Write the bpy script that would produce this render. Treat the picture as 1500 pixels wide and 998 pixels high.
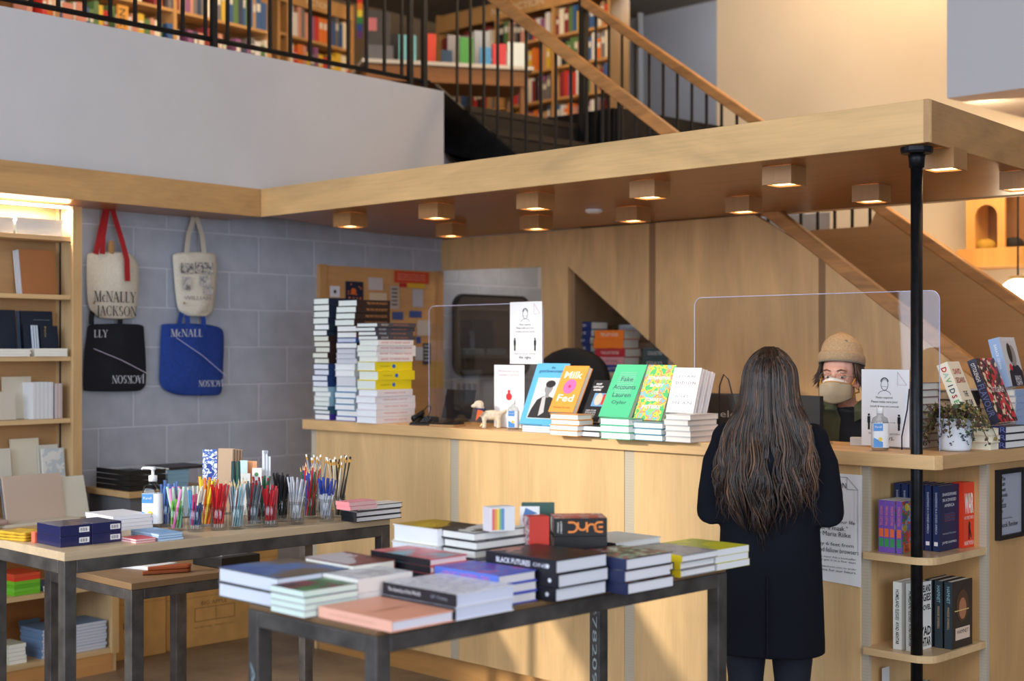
import bpy, math, random
from mathutils import Vector, Matrix, Euler, noise
R = math.radians
random.seed(7)
scene = bpy.context.scene
for o in list(bpy.data.objects): bpy.data.objects.remove(o)
COL = scene.collection

# ---------------------------------------------------------------- camera
CAM_H = 1.57; FPX = 2083.33; PX0 = 750.0; HOR = 511.0
A0 = R(45.1)
FWD = Vector((-math.cos(A0), math.sin(A0), 0)); RGT = Vector((math.sin(A0), math.cos(A0), 0))
cam_d = bpy.data.cameras.new('camera'); cam = bpy.data.objects.new('camera', cam_d); COL.objects.link(cam)
cam_d.sensor_fit = 'HORIZONTAL'; cam_d.sensor_width = 36; cam_d.lens = 50; cam_d.clip_end = 80; cam_d.clip_start = .05
cam_d.shift_y = (HOR - 499.0) / 1500.0
cam.location = (0, 0, CAM_H); cam.rotation_euler = (R(90), 0, math.atan2(FWD.y, FWD.x) - R(90))
cam_d.dof.use_dof = True; cam_d.dof.focus_distance = 5.25; cam_d.dof.aperture_fstop = 2.1; cam_d.dof.aperture_blades = 9
scene.camera = cam
vs = scene.view_settings
vs.view_transform = 'Standard'; vs.look = 'None'; vs.gamma = 1; vs.use_curve_mapping = False; vs.exposure = 0.16

# ---------------------------------------------------------------- world, sun, area lamps standing in for daylight
world = bpy.data.worlds.new('world'); scene.world = world; world.use_nodes = True
wn = world.node_tree.nodes['Background']; wn.inputs[0].default_value = (.80, .88, 1.0, 1); wn.inputs[1].default_value = .16

def light(name, kind, loc, energy, color, target=None, **kw):
    d = bpy.data.lights.new(name, kind); d.energy = energy; d.color = color
    for k, v in kw.items(): setattr(d, k, v)
    o = bpy.data.objects.new(name, d); COL.objects.link(o); o.location = loc
    if target is not None:
        o.rotation_euler = (Vector(target) - Vector(loc)).to_track_quat('-Z', 'Y').to_euler()
    return o
SUN_DIR = Vector((.27, 1, -.30)).normalized()
sun = light('sun', 'SUN', (-7, -8, 8), 2.4, (1, .91, .76), angle=R(2.2))
sun.rotation_euler = SUN_DIR.to_track_quat('-Z', 'Y').to_euler()
FRONT_Y = -3.0
# added area lamp as front daylight, before the solid wall behind the camera
light('window_daylight', 'AREA', (-3.3, FRONT_Y + .12, 2.6), 370, (.74, .86, 1.0), target=(-3.3, 5, 1.9), shape='RECTANGLE', size=7.5, size_y=3.2)
light('side_daylight', 'AREA', (3.6, .6, 2.0), 200, (.78, .87, 1.0), target=(-5, 3.4, 1.0), shape='RECTANGLE', size=5, size_y=2.6)  # added area lamp in open space, brightens the block wall
light('upper_daylight', 'AREA', (1.2, .5, 5.6), 120, (1, .93, .84), target=(-4.2, 5, 2.0), shape='RECTANGLE', size=4, size_y=4)
WARM = (1.0, .62, .30)

# ---------------------------------------------------------------- pixel -> place helpers (1500 x 998 frame)
def _ray(px, py):
    d = FWD + RGT * ((px - PX0) / FPX); d.z = (HOR - py) / FPX; return d
def atz(px, py, z):
    r = _ray(px, py); t = (z - CAM_H) / r.z; return Vector((r.x*t, r.y*t, z))
def aty(px, py, y):
    r = _ray(px, py); t = y / r.y; return Vector((r.x*t, y, CAM_H + r.z*t))
def atx(px, py, x):
    r = _ray(px, py); t = x / r.x; return Vector((x, r.y*t, CAM_H + r.z*t))
def atd(px, py, d):
    r = _ray(px, py); return Vector((r.x*d, r.y*d, CAM_H + r.z*d))
def atpl(px, py, p0, p1):
    r = _ray(px, py); nx, ny = p1[1]-p0[1], p0[0]-p1[0]
    t = (nx*p0[0] + ny*p0[1]) / (nx*r.x + ny*r.y); return Vector((r.x*t, r.y*t, CAM_H + r.z*t))

# ---------------------------------------------------------------- materials
def lin(c):
    c = c / 255.0
    return c/12.92 if c <= .04045 else ((c+.055)/1.055)**2.4
def rgb(c): return (lin(c[0]), lin(c[1]), lin(c[2]), 1)
_M = {}
def mat(c, rough=.55, metal=0.0, var=0.0, scale=30, spec=.4, emit=None, es=1.0, alpha=None, coat=0):
    key = ('p', tuple(c), rough, metal, var, scale, spec, emit, es, coat)
    if key in _M: return _M[key]
    m = bpy.data.materials.new('plain_%d_%d_%d' % tuple(int(q) for q in c[:3])); m.use_nodes = True
    nt = m.node_tree; b = nt.nodes['Principled BSDF']
    b.inputs['Base Color'].default_value = rgb(c); b.inputs['Roughness'].default_value = rough
    b.inputs['Metallic'].default_value = metal; b.inputs['Specular IOR Level'].default_value = spec
    b.inputs['Coat Weight'].default_value = coat
    if emit:
        b.inputs['Emission Color'].default_value = rgb(emit); b.inputs['Emission Strength'].default_value = es
    if var:
        n = nt.nodes.new('ShaderNodeTexNoise'); n.inputs['Scale'].default_value = scale; n.inputs['Detail'].default_value = 4
        t = nt.nodes.new('ShaderNodeTexCoord'); nt.links.new(t.outputs['Object'], n.inputs['Vector'])
        r = nt.nodes.new('ShaderNodeValToRGB'); nt.links.new(n.outputs['Fac'], r.inputs[0])
        r.color_ramp.elements[0].position = .3; r.color_ramp.elements[1].position = .7
        r.color_ramp.elements[0].color = rgb([q*(1-var) for q in c]); r.color_ramp.elements[1].color = rgb([min(255, q*(1+var*.5)) for q in c])
        nt.links.new(r.outputs[0], b.inputs['Base Color'])
    _M[key] = m; return m
def wood(c, axis='z', rough=.42, contrast=.10, scale=1.0, name='birch_plywood'):
    key = ('w', tuple(c), axis, rough, contrast, scale)
    if key in _M: return _M[key]
    m = bpy.data.materials.new(name); m.use_nodes = True; nt = m.node_tree; b = nt.nodes['Principled BSDF']
    b.inputs['Roughness'].default_value = rough; b.inputs['Specular IOR Level'].default_value = .4
    t = nt.nodes.new('ShaderNodeTexCoord'); mp = nt.nodes.new('ShaderNodeMapping'); nt.links.new(t.outputs['Object'], mp.inputs[0])
    s = [3.4*scale]*3; s['xyz'.index(axis)] = .75*scale; mp.inputs['Scale'].default_value = s
    n = nt.nodes.new('ShaderNodeTexNoise'); n.inputs['Scale'].default_value = 1.5; n.inputs['Detail'].default_value = 6; n.inputs['Distortion'].default_value = 1.3
    nt.links.new(mp.outputs[0], n.inputs['Vector'])
    mp2 = nt.nodes.new('ShaderNodeMapping'); nt.links.new(t.outputs['Object'], mp2.inputs[0])
    s2 = [60*scale]*3; s2['xyz'.index(axis)] = 2.5*scale; mp2.inputs['Scale'].default_value = s2
    n2 = nt.nodes.new('ShaderNodeTexNoise'); n2.inputs['Scale'].default_value = 1.6; n2.inputs['Detail'].default_value = 3
    nt.links.new(mp2.outputs[0], n2.inputs['Vector'])
    mx = nt.nodes.new('ShaderNodeMath'); mx.operation = 'MULTIPLY_ADD'; nt.links.new(n2.outputs['Fac'], mx.inputs[0]); mx.inputs[1].default_value = .3
    nt.links.new(n.outputs['Fac'], mx.inputs[2])
    r = nt.nodes.new('ShaderNodeValToRGB'); nt.links.new(mx.outputs[0], r.inputs[0])
    e = r.color_ramp.elements; e[0].position = .42; e[1].position = .86
    e[0].color = rgb([q*(1-contrast) for q in c]); e[1].color = rgb([min(255, q*(1+contrast*.35)) for q in c])
    nt.links.new(r.outputs[0], b.inputs['Base Color'])
    _M[key] = m; return m
def plyedge(c=(196, 172, 138), axis='z', n=9):
    """layered plywood edge: thin bands across `axis`"""
    key = ('e', tuple(c), axis, n)
    if key in _M: return _M[key]
    m = bpy.data.materials.new('plywood_edge'); m.use_nodes = True; nt = m.node_tree; b = nt.nodes['Principled BSDF']
    b.inputs['Roughness'].default_value = .6
    t = nt.nodes.new('ShaderNodeTexCoord'); w = nt.nodes.new('ShaderNodeTexWave'); w.bands_direction = axis.upper()
    w.inputs['Scale'].default_value = 28; w.inputs['Distortion'].default_value = .6; w.inputs['Detail'].default_value = 2
    nt.links.new(t.outputs['Object'], w.inputs['Vector'])
    r = nt.nodes.new('ShaderNodeValToRGB'); nt.links.new(w.outputs['Fac'], r.inputs[0])
    r.color_ramp.elements[0].color = rgb([q*.965 for q in c]); r.color_ramp.elements[1].color = rgb(c)
    nt.links.new(r.outputs[0], b.inputs['Base Color']); _M[key] = m; return m
def art(cols, scale=14, stops=None, kind='noise', rough=.35, seed=0):
    """printed cover picture: patches of several colours"""
    key = ('a', tuple(map(tuple, cols)), scale, kind, rough, seed)
    if key in _M: return _M[key]
    m = bpy.data.materials.new('printed_cover'); m.use_nodes = True; nt = m.node_tree; b = nt.nodes['Principled BSDF']
    b.inputs['Roughness'].default_value = rough
    t = nt.nodes.new('ShaderNodeTexCoord'); mp = nt.nodes.new('ShaderNodeMapping'); nt.links.new(t.outputs['Object'], mp.inputs[0])
    mp.inputs['Location'].default_value = (seed*1.7, seed*.9, seed*.4)
    if kind == 'voronoi':
        n = nt.nodes.new('ShaderNodeTexVoronoi'); n.inputs['Scale'].default_value = scale; src = nt.nodes.new('ShaderNodeSeparateColor')
        nt.links.new(mp.outputs[0], n.inputs['Vector']); nt.links.new(n.outputs['Color'], src.inputs[0]); out = src.outputs[0]
    else:
        n = nt.nodes.new('ShaderNodeTexNoise'); n.inputs['Scale'].default_value = scale; n.inputs['Detail'].default_value = 3
        nt.links.new(mp.outputs[0], n.inputs['Vector']); out = n.outputs['Fac']
    r = nt.nodes.new('ShaderNodeValToRGB'); nt.links.new(out, r.inputs[0]); r.color_ramp.interpolation = 'CONSTANT' if kind != 'soft' else 'LINEAR'
    k = len(cols); lo, hi = (.0, 1.0) if kind == 'voronoi' else (.36, .66)
    while len(r.color_ramp.elements) < k: r.color_ramp.elements.new(.5)
    for i, c in enumerate(cols):
        r.color_ramp.elements[i].position = lo + (hi-lo)*i/k if i else 0
        r.color_ramp.elements[i].color = rgb(c)
    nt.links.new(r.outputs[0], b.inputs['Base Color']); _M[key] = m; return m
def glass(c=(235, 245, 250), rough=.02, alpha=.16):
    """thin clear sheet: transparent, with a sharp reflection that grows at grazing angles"""
    key = ('g', tuple(c), rough, alpha)
    if key in _M: return _M[key]
    m = bpy.data.materials.new('clear_acrylic'); m.use_nodes = True; nt = m.node_tree; nt.nodes.clear()
    out = nt.nodes.new('ShaderNodeOutputMaterial'); tr = nt.nodes.new('ShaderNodeBsdfTransparent'); gl = nt.nodes.new('ShaderNodeBsdfGlossy')
    mx = nt.nodes.new('ShaderNodeMixShader'); lw = nt.nodes.new('ShaderNodeLayerWeight'); lw.inputs['Blend'].default_value = .5
    pw = nt.nodes.new('ShaderNodeMath'); pw.operation = 'POWER'; pw.inputs[1].default_value = 3.0; ma = nt.nodes.new('ShaderNodeMath'); ma.operation = 'MULTIPLY_ADD'
    ma.inputs[1].default_value = .25 + alpha*1.2; ma.inputs[2].default_value = .02 + alpha*.12
    tr.inputs[0].default_value = rgb([255*(1-.3*alpha)]*3); gl.inputs['Roughness'].default_value = rough; gl.inputs['Color'].default_value = rgb(c)
    nt.links.new(lw.outputs['Facing'], pw.inputs[0]); nt.links.new(pw.outputs[0], ma.inputs[0]); nt.links.new(ma.outputs[0], mx.inputs[0])
    nt.links.new(tr.outputs[0], mx.inputs[1]); nt.links.new(gl.outputs[0], mx.inputs[2]); nt.links.new(mx.outputs[0], out.inputs[0])
    _M[key] = m; return m

WOODC = (222, 184, 132)
W_V = wood(WOODC, 'z'); W_X = wood((224, 186, 132), 'x'); W_Y = wood((214, 174, 120), 'y')
EDGE = plyedge()
STEEL = mat((96, 92, 90), .42, .5, .22, 14)
STEEL_D = mat((34, 35, 39), .45, .7, .25, 14)
BLACK = mat((16, 16, 18), .5)
WHITE = mat((238, 238, 240), .6)
PAPER = mat((240, 240, 244), .75)

# ---------------------------------------------------------------- mesh builder and objects
class B:
    def __init__(s): s.v = []; s.f = []; s.m = []
    def add(s, vs, fs, m=0):
        k = len(s.v); s.v += [tuple(p) for p in vs]
        for f in fs: s.f.append([i+k for i in f]); s.m.append(m)
        return s
    def hexa(s, p, m=0):  # 4 bottom ccw, 4 top
        return s.add(p, [(3,2,1,0),(4,5,6,7),(0,1,5,4),(1,2,6,5),(2,3,7,6),(3,0,4,7)], m)
    def box(s, x0, x1, y0, y1, z0, z1, m=0):
        return s.hexa([(x0,y0,z0),(x1,y0,z0),(x1,y1,z0),(x0,y1,z0),(x0,y0,z1),(x1,y0,z1),(x1,y1,z1),(x0,y1,z1)], m)
    def prism(s, poly, f0, f1, m=0):  # poly list of 2d; f0/f1 map (a,b)->3d
        n = len(poly); a = [f0(*q) for q in poly]; b = [f1(*q) for q in poly]
        return s.add(a+b, [list(range(n))[::-1], list(range(n, 2*n))] + [(i, (i+1) % n, n+(i+1) % n, n+i) for i in range(n)], m)
    def slab(s, poly, z0, z1, m=0):
        return s.prism(poly, lambda x, y: (x, y, z0), lambda x, y: (x, y, z1), m)
    def rings(s, rs, m=0, caps=True, closed=False):
        n = len(rs[0]); k = len(s.v)
        for r in rs: s.v += [tuple(p) for p in r]
        L = len(rs)
        for j in range(L if closed else L-1):
            for i in range(n):
                a = k+j*n; b = k+((j+1) % L)*n
                s.f.append([a+i, a+(i+1) % n, b+(i+1) % n, b+i]); s.m.append(m)
        if caps and not closed:
            s.f.append([k+i for i in range(n)][::-1]); s.m.append(m)
            s.f.append([k+(L-1)*n+i for i in range(n)]); s.m.append(m)
        return s
    def tube(s, path, rad, n=8, m=0, caps=True, flat=1.0):
        path = [Vector(p) for p in path]; rs = []
        if not hasattr(rad, '__len__'): rad = [rad]*len(path)
        up = None
        for i, p in enumerate(path):
            t = (path[min(i+1, len(path)-1)] - path[max(i-1, 0)])
            if t.length < 1e-9: t = Vector((0, 0, 1))
            t.normalize()
            if up is None: up = Vector((0, 0, 1)) if abs(t.z) < .9 else Vector((1, 0, 0))
            a = up - t*up.dot(t)
            if a.length < 1e-6: a = Vector((1, 0, 0)) - t*t.x
            a.normalize(); b = t.cross(a); up = a
            rs.append([p + a*(math.cos(q*2*math.pi/n)*rad[i]*flat) + b*(math.sin(q*2*math.pi/n)*rad[i]) for q in range(n)])
        return s.rings(rs, m, caps)
    def lathe(s, prof, n=16, c=(0, 0, 0), m=0, caps=True):
        return s.rings([[(c[0]+r*math.cos(2*math.pi*i/n), c[1]+r*math.sin(2*math.pi*i/n), c[2]+z) for i in range(n)] for r, z in prof], m, caps)
    def ell(s, c, r, n=14, k=9, m=0, rot=None):
        c = Vector(c); rs = []
        for j in range(1, k):
            th = math.pi*j/k
            rs.append([(r[0]*math.sin(th)*math.cos(2*math.pi*i/n), r[1]*math.sin(th)*math.sin(2*math.pi*i/n), -r[2]*math.cos(th)) for i in range(n)])
        pts = [[(rot @ Vector(p) if rot else Vector(p)) + c for p in rr] for rr in rs]
        return s.rings(pts, m)
    def obj(s, name, mats, parent=None, smooth=False, bevel=0, subsurf=0, remesh=0, smoothit=0):
        me = bpy.data.meshes.new(name); me.from_pydata(s.v, [], s.f)
        if not isinstance(mats, (list, tuple)): mats = [mats]
        for m in mats: me.materials.append(m)
        if len(mats) > 1: me.polygons.foreach_set('material_index', s.m)
        if smooth: me.polygons.foreach_set('use_smooth', [True]*len(me.polygons))
        me.update()
        o = bpy.data.objects.new(name, me); COL.objects.link(o); o.parent = parent
        if remesh:
            md = o.modifiers.new('r', 'REMESH'); md.mode = 'VOXEL'; md.voxel_size = remesh; md.use_smooth_shade = True
        if smoothit:
            md = o.modifiers.new('s', 'SMOOTH'); md.iterations = smoothit; md.factor = .5
        if bevel:
            md = o.modifiers.new('b', 'BEVEL'); md.width = bevel; md.segments = 2; md.limit_method = 'ANGLE'
        if subsurf:
            md = o.modifiers.new('ss', 'SUBSURF'); md.levels = md.render_levels = subsurf
        return o
def tag(o, label=None, cat=None, group=None, kind=None):
    if label: o['label'] = label
    if cat: o['category'] = cat
    if group: o['group'] = group
    if kind: o['kind'] = kind
    return o
def thing(name, label, cat, loc=(0, 0, 0), rz=0, group=None, rot=None):
    o = bpy.data.objects.new(name, None); COL.objects.link(o); o.location = loc
    o.rotation_euler = rot if rot is not None else (0, 0, rz); o.empty_display_size = .05
    return tag(o, label, cat, group)
def struct(name, b, mats, parent=None, **kw):
    o = b.obj(name, mats, parent, **kw); o['kind'] = 'structure' if parent is None else o.get('kind', '')
    if parent is not None: del o['kind']
    return o
ORD = ['first', 'second', 'third', 'fourth', 'fifth', 'sixth', 'seventh', 'eighth', 'ninth', 'tenth', 'eleventh', 'twelfth', 'thirteenth', 'fourteenth', 'fifteenth', 'sixteenth', 'seventeenth', 'eighteenth', 'nineteenth', 'twentieth']

_T = {}
def text_mesh(s, align='CENTER', bold=0.0, shear=0.0, space=1.0):
    key = (s, align, bold, shear, space)
    if key in _T: return _T[key]
    cu = bpy.data.curves.new('t', 'FONT'); cu.body = s; cu.align_x = align; cu.align_y = 'CENTER'; cu.size = 1.0
    cu.offset = bold; cu.shear = shear; cu.space_character = space; cu.resolution_u = 2; cu.space_line = .95
    ob = bpy.data.objects.new('t', cu); me = bpy.data.meshes.new_from_object(ob)
    bpy.data.objects.remove(ob); bpy.data.curves.remove(cu)
    vs = [tuple(v.co) for v in me.vertices]; fs = [tuple(p.vertices) for p in me.polygons]; bpy.data.meshes.remove(me)
    xs = [v[0] for v in vs] or [0, 1]; ys = [v[1] for v in vs] or [0, 1]
    _T[key] = (vs, fs, min(xs), max(xs), min(ys), max(ys)); return _T[key]
def lettering(s, m, parent, o, xd, yd, height=None, width=None, name='lettering', align='CENTER', bold=0.0, shear=0.0, space=1.0, lift=.0005, depth=.0004):
    """flat printed letters; o = local centre, xd/yd = reading and up directions"""
    vs, fs, x0, x1, y0, y1 = text_mesh(s, align, bold, shear, space)
    if not vs: return None
    xd = Vector(xd).normalized(); yd = Vector(yd).normalized(); nz = xd.cross(yd); o = Vector(o)
    sx = (width/(x1-x0)) if width else None; sy = (height/(y1-y0)) if height else None
    if sx is None: sx = sy
    if sy is None: sy = sx
    cx, cy = (x0+x1)/2, (y0+y1)/2
    if align == 'LEFT': cx = x0
    b = B(); b.add([o + xd*((v[0]-cx)*sx) + yd*((v[1]-cy)*sy) + nz*lift for v in vs], fs)
    return b.obj(name, m, parent)

# ================================================================ STRUCTURE
def skew(x, y): return (x - .11*(y - 4.47), y)        # canopy and block wall run slightly out of square
CT = 1.2                       # counter top height
# floor
fl = bpy.data.materials.new('brown_concrete_floor'); fl.use_nodes = True; nt = fl.node_tree; b_ = nt.nodes['Principled BSDF']
t_ = nt.nodes.new('ShaderNodeTexCoord'); n_ = nt.nodes.new('ShaderNodeTexNoise'); n_.inputs['Scale'].default_value = 1.6; n_.inputs['Detail'].default_value = 8; n_.inputs['Roughness'].default_value = .65
nt.links.new(t_.outputs['Object'], n_.inputs['Vector']); r_ = nt.nodes.new('ShaderNodeValToRGB'); nt.links.new(n_.outputs['Fac'], r_.inputs[0])
r_.color_ramp.elements[0].position = .33; r_.color_ramp.elements[1].position = .7
r_.color_ramp.elements[0].color = rgb((92, 78, 66)); r_.color_ramp.elements[1].color = rgb((160, 140, 118))
nt.links.new(r_.outputs[0], b_.inputs['Base Color']); b_.inputs['Roughness'].default_value = .38
struct('floor', B().box(-14, 8, FRONT_Y, 14, -.1, 0), fl)
# front wall behind the photographer: solid but for the one sun opening
WALLW = mat((214, 214, 216), .85, var=.03, scale=3)
fw = B(); y0, y1 = FRONT_Y - .2, FRONT_Y
SX0, SX1, SZ0, SZ1 = -6.95, -5.35, 1.9, 4.15        # unseen opening, placed to shape the sun patch on the counter
OPEN = [(SX0, SX1, SZ0, SZ1)]
fw.box(-14, SX0, y0, y1, 0, 6.2); fw.box(SX1, 8, y0, y1, 0, 6.2); fw.box(SX0, SX1, y0, y1, 0, SZ0); fw.box(SX0, SX1, y0, y1, SZ1, 6.2)
struct('wall_front', fw, WALLW)
wf = B()
for a, b, c, d in ((SX0, SX0+.05, SZ0, SZ1), (SX1-.05, SX1, SZ0, SZ1), (SX0, SX1, SZ0, SZ0+.05), (SX0, SX1, SZ1-.05, SZ1)): wf.box(a, b, y0+.05, y0+.12, c, d)
struct('window_1', wf, STEEL_D)
for k_ in range(5):      # added frames on the solid wall behind the front area lamp
    xa_ = -7.0 + k_*1.5; wf = B()
    for a, b, c, d in ((0, .06, 1.0, 4.2), (1.4, 1.46, 1.0, 4.2), (.06, 1.4, 1.0, 1.06), (.06, 1.4, 4.14, 4.2), (.06, 1.4, 2.6, 2.64)): wf.box(xa_+a, xa_+b, FRONT_Y+.002, FRONT_Y+.06, c, d)
    if k_: struct('window_%d' % (k_+1), wf, STEEL_D)
struct('ceiling', B().box(-14, 8, FRONT_Y-.2, 14, 6.2, 6.4), mat((150, 146, 140), .9))

# --- concrete block wall on the left, block by block
BW0, BW1 = Vector((-6.545, 2.0, 0)), Vector((-6.885, 6.3, 0))
bdir = (BW1 - BW0).normalized(); bang = math.atan2(bdir.y, bdir.x); bn = Vector((bdir.y, -bdir.x, 0))  # towards the room
BLK = mat((172, 178, 192), .8, var=.05, scale=9); MORT = mat((196, 200, 212), .9)
wl = B(); BE = BW1 + bdir*1.33; q = [BW0, BE, BE - bn*.2, BW0 - bn*.2]
wl.slab([(p.x, p.y) for p in q], 0, 2.9)
wall_left = struct('wall_left', wl, MORT)
def block_mesh(L):
    o = B().box(.004, L-.004, -.004, .0025, .004, .206)
    return o
_bm = {}
def put_block(p, L, parent, ang, m, zrot=0):
    if (L, m.name) not in _bm:
        o = block_mesh(L).obj('concrete_block', m, parent, bevel=.002); _bm[(L, m.name)] = o.data
    else:
        o = bpy.data.objects.new('concrete_block', _bm[(L, m.name)]); COL.objects.link(o); o.parent = parent
        md = o.modifiers.new('b', 'BEVEL'); md.width = .002; md.segments = 2
    o.location = p; o.rotation_euler = (0, 0, ang)
for k in range(12):
    z = -.10 + k*.21
    off = (k % 2)*.21
    s = -.2 + off
    while s < 5.1:
        L = .42
        if s >= 0 and not (z + .2 < .05): put_block(BW0 + bdir*(s+.42) + Vector((0, 0, z)), L, wall_left, bang + math.pi, BLK)
        s += .42
# --- white drywall parapet of the mezzanine above the fascia
MZ = 3.15
PW0, PW1 = Vector((-6.18, 1.0, 0)), Vector((-6.455, 5.885, 0))
PWm = mat((206, 205, 208), .85, var=.02, scale=2)
pw = B(); qd = (PW1-PW0).normalized(); qn = Vector((qd.y, -qd.x, 0))
pw.slab([(p.x, p.y) for p in (PW0, PW1, PW1 - qn*.14, PW0 - qn*.14)], 2.40, MZ)
struct('wall_parapet', pw, PWm)
# mezzanine floor and stair opening edge
MF = mat((70, 62, 54), .7)
struct('floor_mezzanine', B().slab([(-6.3, 1.0), (-6.58, 5.885), (-6.95, 6.2), (-6.95, 7.38), (-6.35, 7.38), (-6.35, 14), (-14, 14), (-14, 1.0)], 2.95, MZ), MF)
e = B(); e.box(-9.0, -6.34, 7.34, 7.38, 2.9, MZ+.06); e.box(-6.35, -6.31, 7.38, 9.5, 2.9, MZ+.06)
struct('trim_1', e, STEEL_D)
# far walls
GREY = mat((150, 152, 162), .85); BEIGE = mat((226, 206, 178), .85, var=.02, scale=1.5)
struct('wall_back', B().box(-10.3, 2, 11.0, 11.2, 0, 6.2), GREY)
struct('wall_mezzanine_back', B().box(-13, -10.3, 11.0, 11.2, 2.9, 6.2), mat((120, 112, 102), .9))
struct('wall_mezzanine_left', B().slab([(-10.2, 0), (-10.9, 11), (-11.1, 11), (-10.4, 0)], 2.9, 6.2), mat((150, 130, 105), .9))
struct('ceiling_mezzanine', B().box(-13, -6.9, .5, 11, 4.9, 5.0), mat((132, 122, 110), .9))
# pipe on the grey wall
struct('trim_2', B().tube([aty(938, 0, 10.9) + Vector((0, 0, 1)), aty(938, 200, 10.9)], .03, 8), mat((170, 172, 180), .5))
bp0, bp1 = aty(1050, 100, 8.6), aty(1385, 100, 8.6)
struct('wall_beige', B().box(bp0.x, bp1.x+.9, 8.6, 8.75, 0, 6.2).box(bp1.x+.75, bp1.x+.9, 8.75, 11, 0, 6.2), BEIGE)
g0 = aty(1387, 144, 7.45)
struct('wall_upper_right', B().box(g0.x, 2, 7.45, 8.6, g0.z, 6.2), mat((206, 206, 212), .85))

# --- canopy over the counter
CB, CTP = 2.28, 2.43
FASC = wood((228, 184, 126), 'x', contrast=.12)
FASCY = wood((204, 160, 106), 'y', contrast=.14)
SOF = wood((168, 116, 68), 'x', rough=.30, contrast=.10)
cn = bpy.data.objects.new('trim_canopy', None); COL.objects.link(cn); cn['kind'] = 'structure'
A_ = skew(-6.365, 4.47); Bq = (-2.433, 4.47); Cq = skew(-2.433, 6.36); Dq = skew(-6.365, 6.36)
# soffit and top
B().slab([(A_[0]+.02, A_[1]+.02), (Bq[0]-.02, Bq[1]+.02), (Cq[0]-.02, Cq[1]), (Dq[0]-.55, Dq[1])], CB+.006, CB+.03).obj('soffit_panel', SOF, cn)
L0, L1 = (-6.02, 1.2), A_
lw0 = (L0[0]-.52, L0[1]); lw1 = (L1[0]-.45, L1[1]+.03)
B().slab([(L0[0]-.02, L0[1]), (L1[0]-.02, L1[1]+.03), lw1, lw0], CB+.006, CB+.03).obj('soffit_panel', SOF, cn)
B().slab([(A_[0]+.03, A_[1]+.025), (Bq[0]-.025, Bq[1]+.025), (Cq[0]-.03, Cq[1]-.005), (Dq[0]+.03, Dq[1]-.005)], CTP-.05, CTP-.012).obj('top_panel', W_X, cn)
def board(p0, p1, th, z0, z1, m, name='fascia_board'):
    d = Vector((p1[0]-p0[0], p1[1]-p0[1])).normalized(); n = Vector((-d.y, d.x))*th
    return B().slab([p0, p1, (p1[0]+n.x, p1[1]+n.y), (p0[0]+n.x, p0[1]+n.y)], z0, z1).obj(name, m, cn, bevel=.002)
board(A_, Bq, .02, CB, CTP, FASC)
board(Bq, Cq, .02, CB, CTP, wood((190, 142, 90), 'y', contrast=.14))  # same wood coloured darker, standing in for dimmer light on this side
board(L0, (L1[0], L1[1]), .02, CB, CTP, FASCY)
board((Cq[0], Cq[1]), (Dq[0]-.5, Dq[1]), .02, CB, CTP, FASC)

# --- downlights: wooden boxes with a lit opening (2 x 6)
LENS = mat((255, 214, 150), .4, emit=(255, 206, 140), es=6)
WBOX = wood((170, 122, 74), 'z', contrast=.12)
k = 0
for row, yy in ((0, 4.716), (1, 5.524)):
    for i in range(6):
        xx = -2.51 - i*.679 - (.093 if row else 0)
        nm = 'front' if row == 0 else 'back'
        t = thing('ceiling_light', '%s wooden box downlight from the right in the %s row under the canopy' % (ORD[i], nm), 'light', (xx, yy, CB), math.atan(.11)*1.0, 'box downlights under the canopy')
        s = .063; bx = B()
        for (x0, x1, y0, y1) in ((-s, s, -s, -s+.012), (-s, s, s-.012, s), (-s, -s+.012, -s+.012, s-.012), (s-.012, s, -s+.012, s-.012)): bx.box(x0, x1, y0, y1, -.068, .004)
        bx.obj('housing', WBOX, t)
        B().box(-s+.013, s-.013, -s+.013, s-.013, -.062, -.056).obj('diffuser', LENS, t)
        l = light('downlight_bulb', 'SPOT', (0, 0, -.072), 8.0, WARM, spot_size=R(115), spot_blend=.7, shadow_soft_size=.05); l.parent = t
sd = thing('smoke_detector', 'small round white ceiling disc between the box downlights', 'smoke detector', atz(870, 307, CB+.004))
B().lathe([(.045, 0), (.045, -.012), (.03, -.02)], 18).obj('body', WHITE, sd)
# --- steel post through counter and canopy
pt = thing('steel_post', 'black steel pipe post holding up the canopy corner', 'post', (-2.516, 4.536, 0))
B().lathe([(.021, 0), (.021, CB)], 16).obj('pipe', mat((28, 29, 33), .38, .6, .3, 40), pt, smooth=True)
B().lathe([(.026, CB-.075), (.028, CB-.045), (.03, CB-.03)], 16).obj('collar', STEEL_D, pt, smooth=True)
B().lathe([(.052, CB-.026), (.056, CB-.018), (.056, CB-.004)], 20).obj('flange', STEEL_D, pt, smooth=False)

# --- counter: plywood panels, plinth, worktop
ct = thing('service_counter', 'long plywood service counter with pale seamed front panels', 'counter', (0, 0, 0))
PF = 4.53; seams = [-6.0, -4.922, -3.851, -2.716]
edges = [(-5.955, -4.925), (-4.865, -3.855), (-3.80, -2.735)]
for a, b in edges: B().box(a, b, PF, PF+.02, .115, CT-.05).obj('front_panel', W_V, ct, bevel=.001)
for a, b in ((-6.0, -5.955), (-4.925, -4.865), (-3.855, -3.80), (-2.735, -2.705)):
    B().box(a, b, PF+.004, PF+.022, .115, CT-.05).obj('seam_strip', plyedge((190, 178, 158), 'z'), ct)
B().box(-5.97, -2.5, PF+.03, PF+.05, 0, .115).obj('plinth', wood((190, 140, 84), 'x'), ct)
B().box(-6.0, -5.98, PF+.022, 4.9, 0, CT-.05).obj('end_panel', W_V, ct)
B().box(-5.98, -2.75, 4.88, 4.9, 0, CT-.05).obj('rear_panel', W_V, ct)
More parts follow.
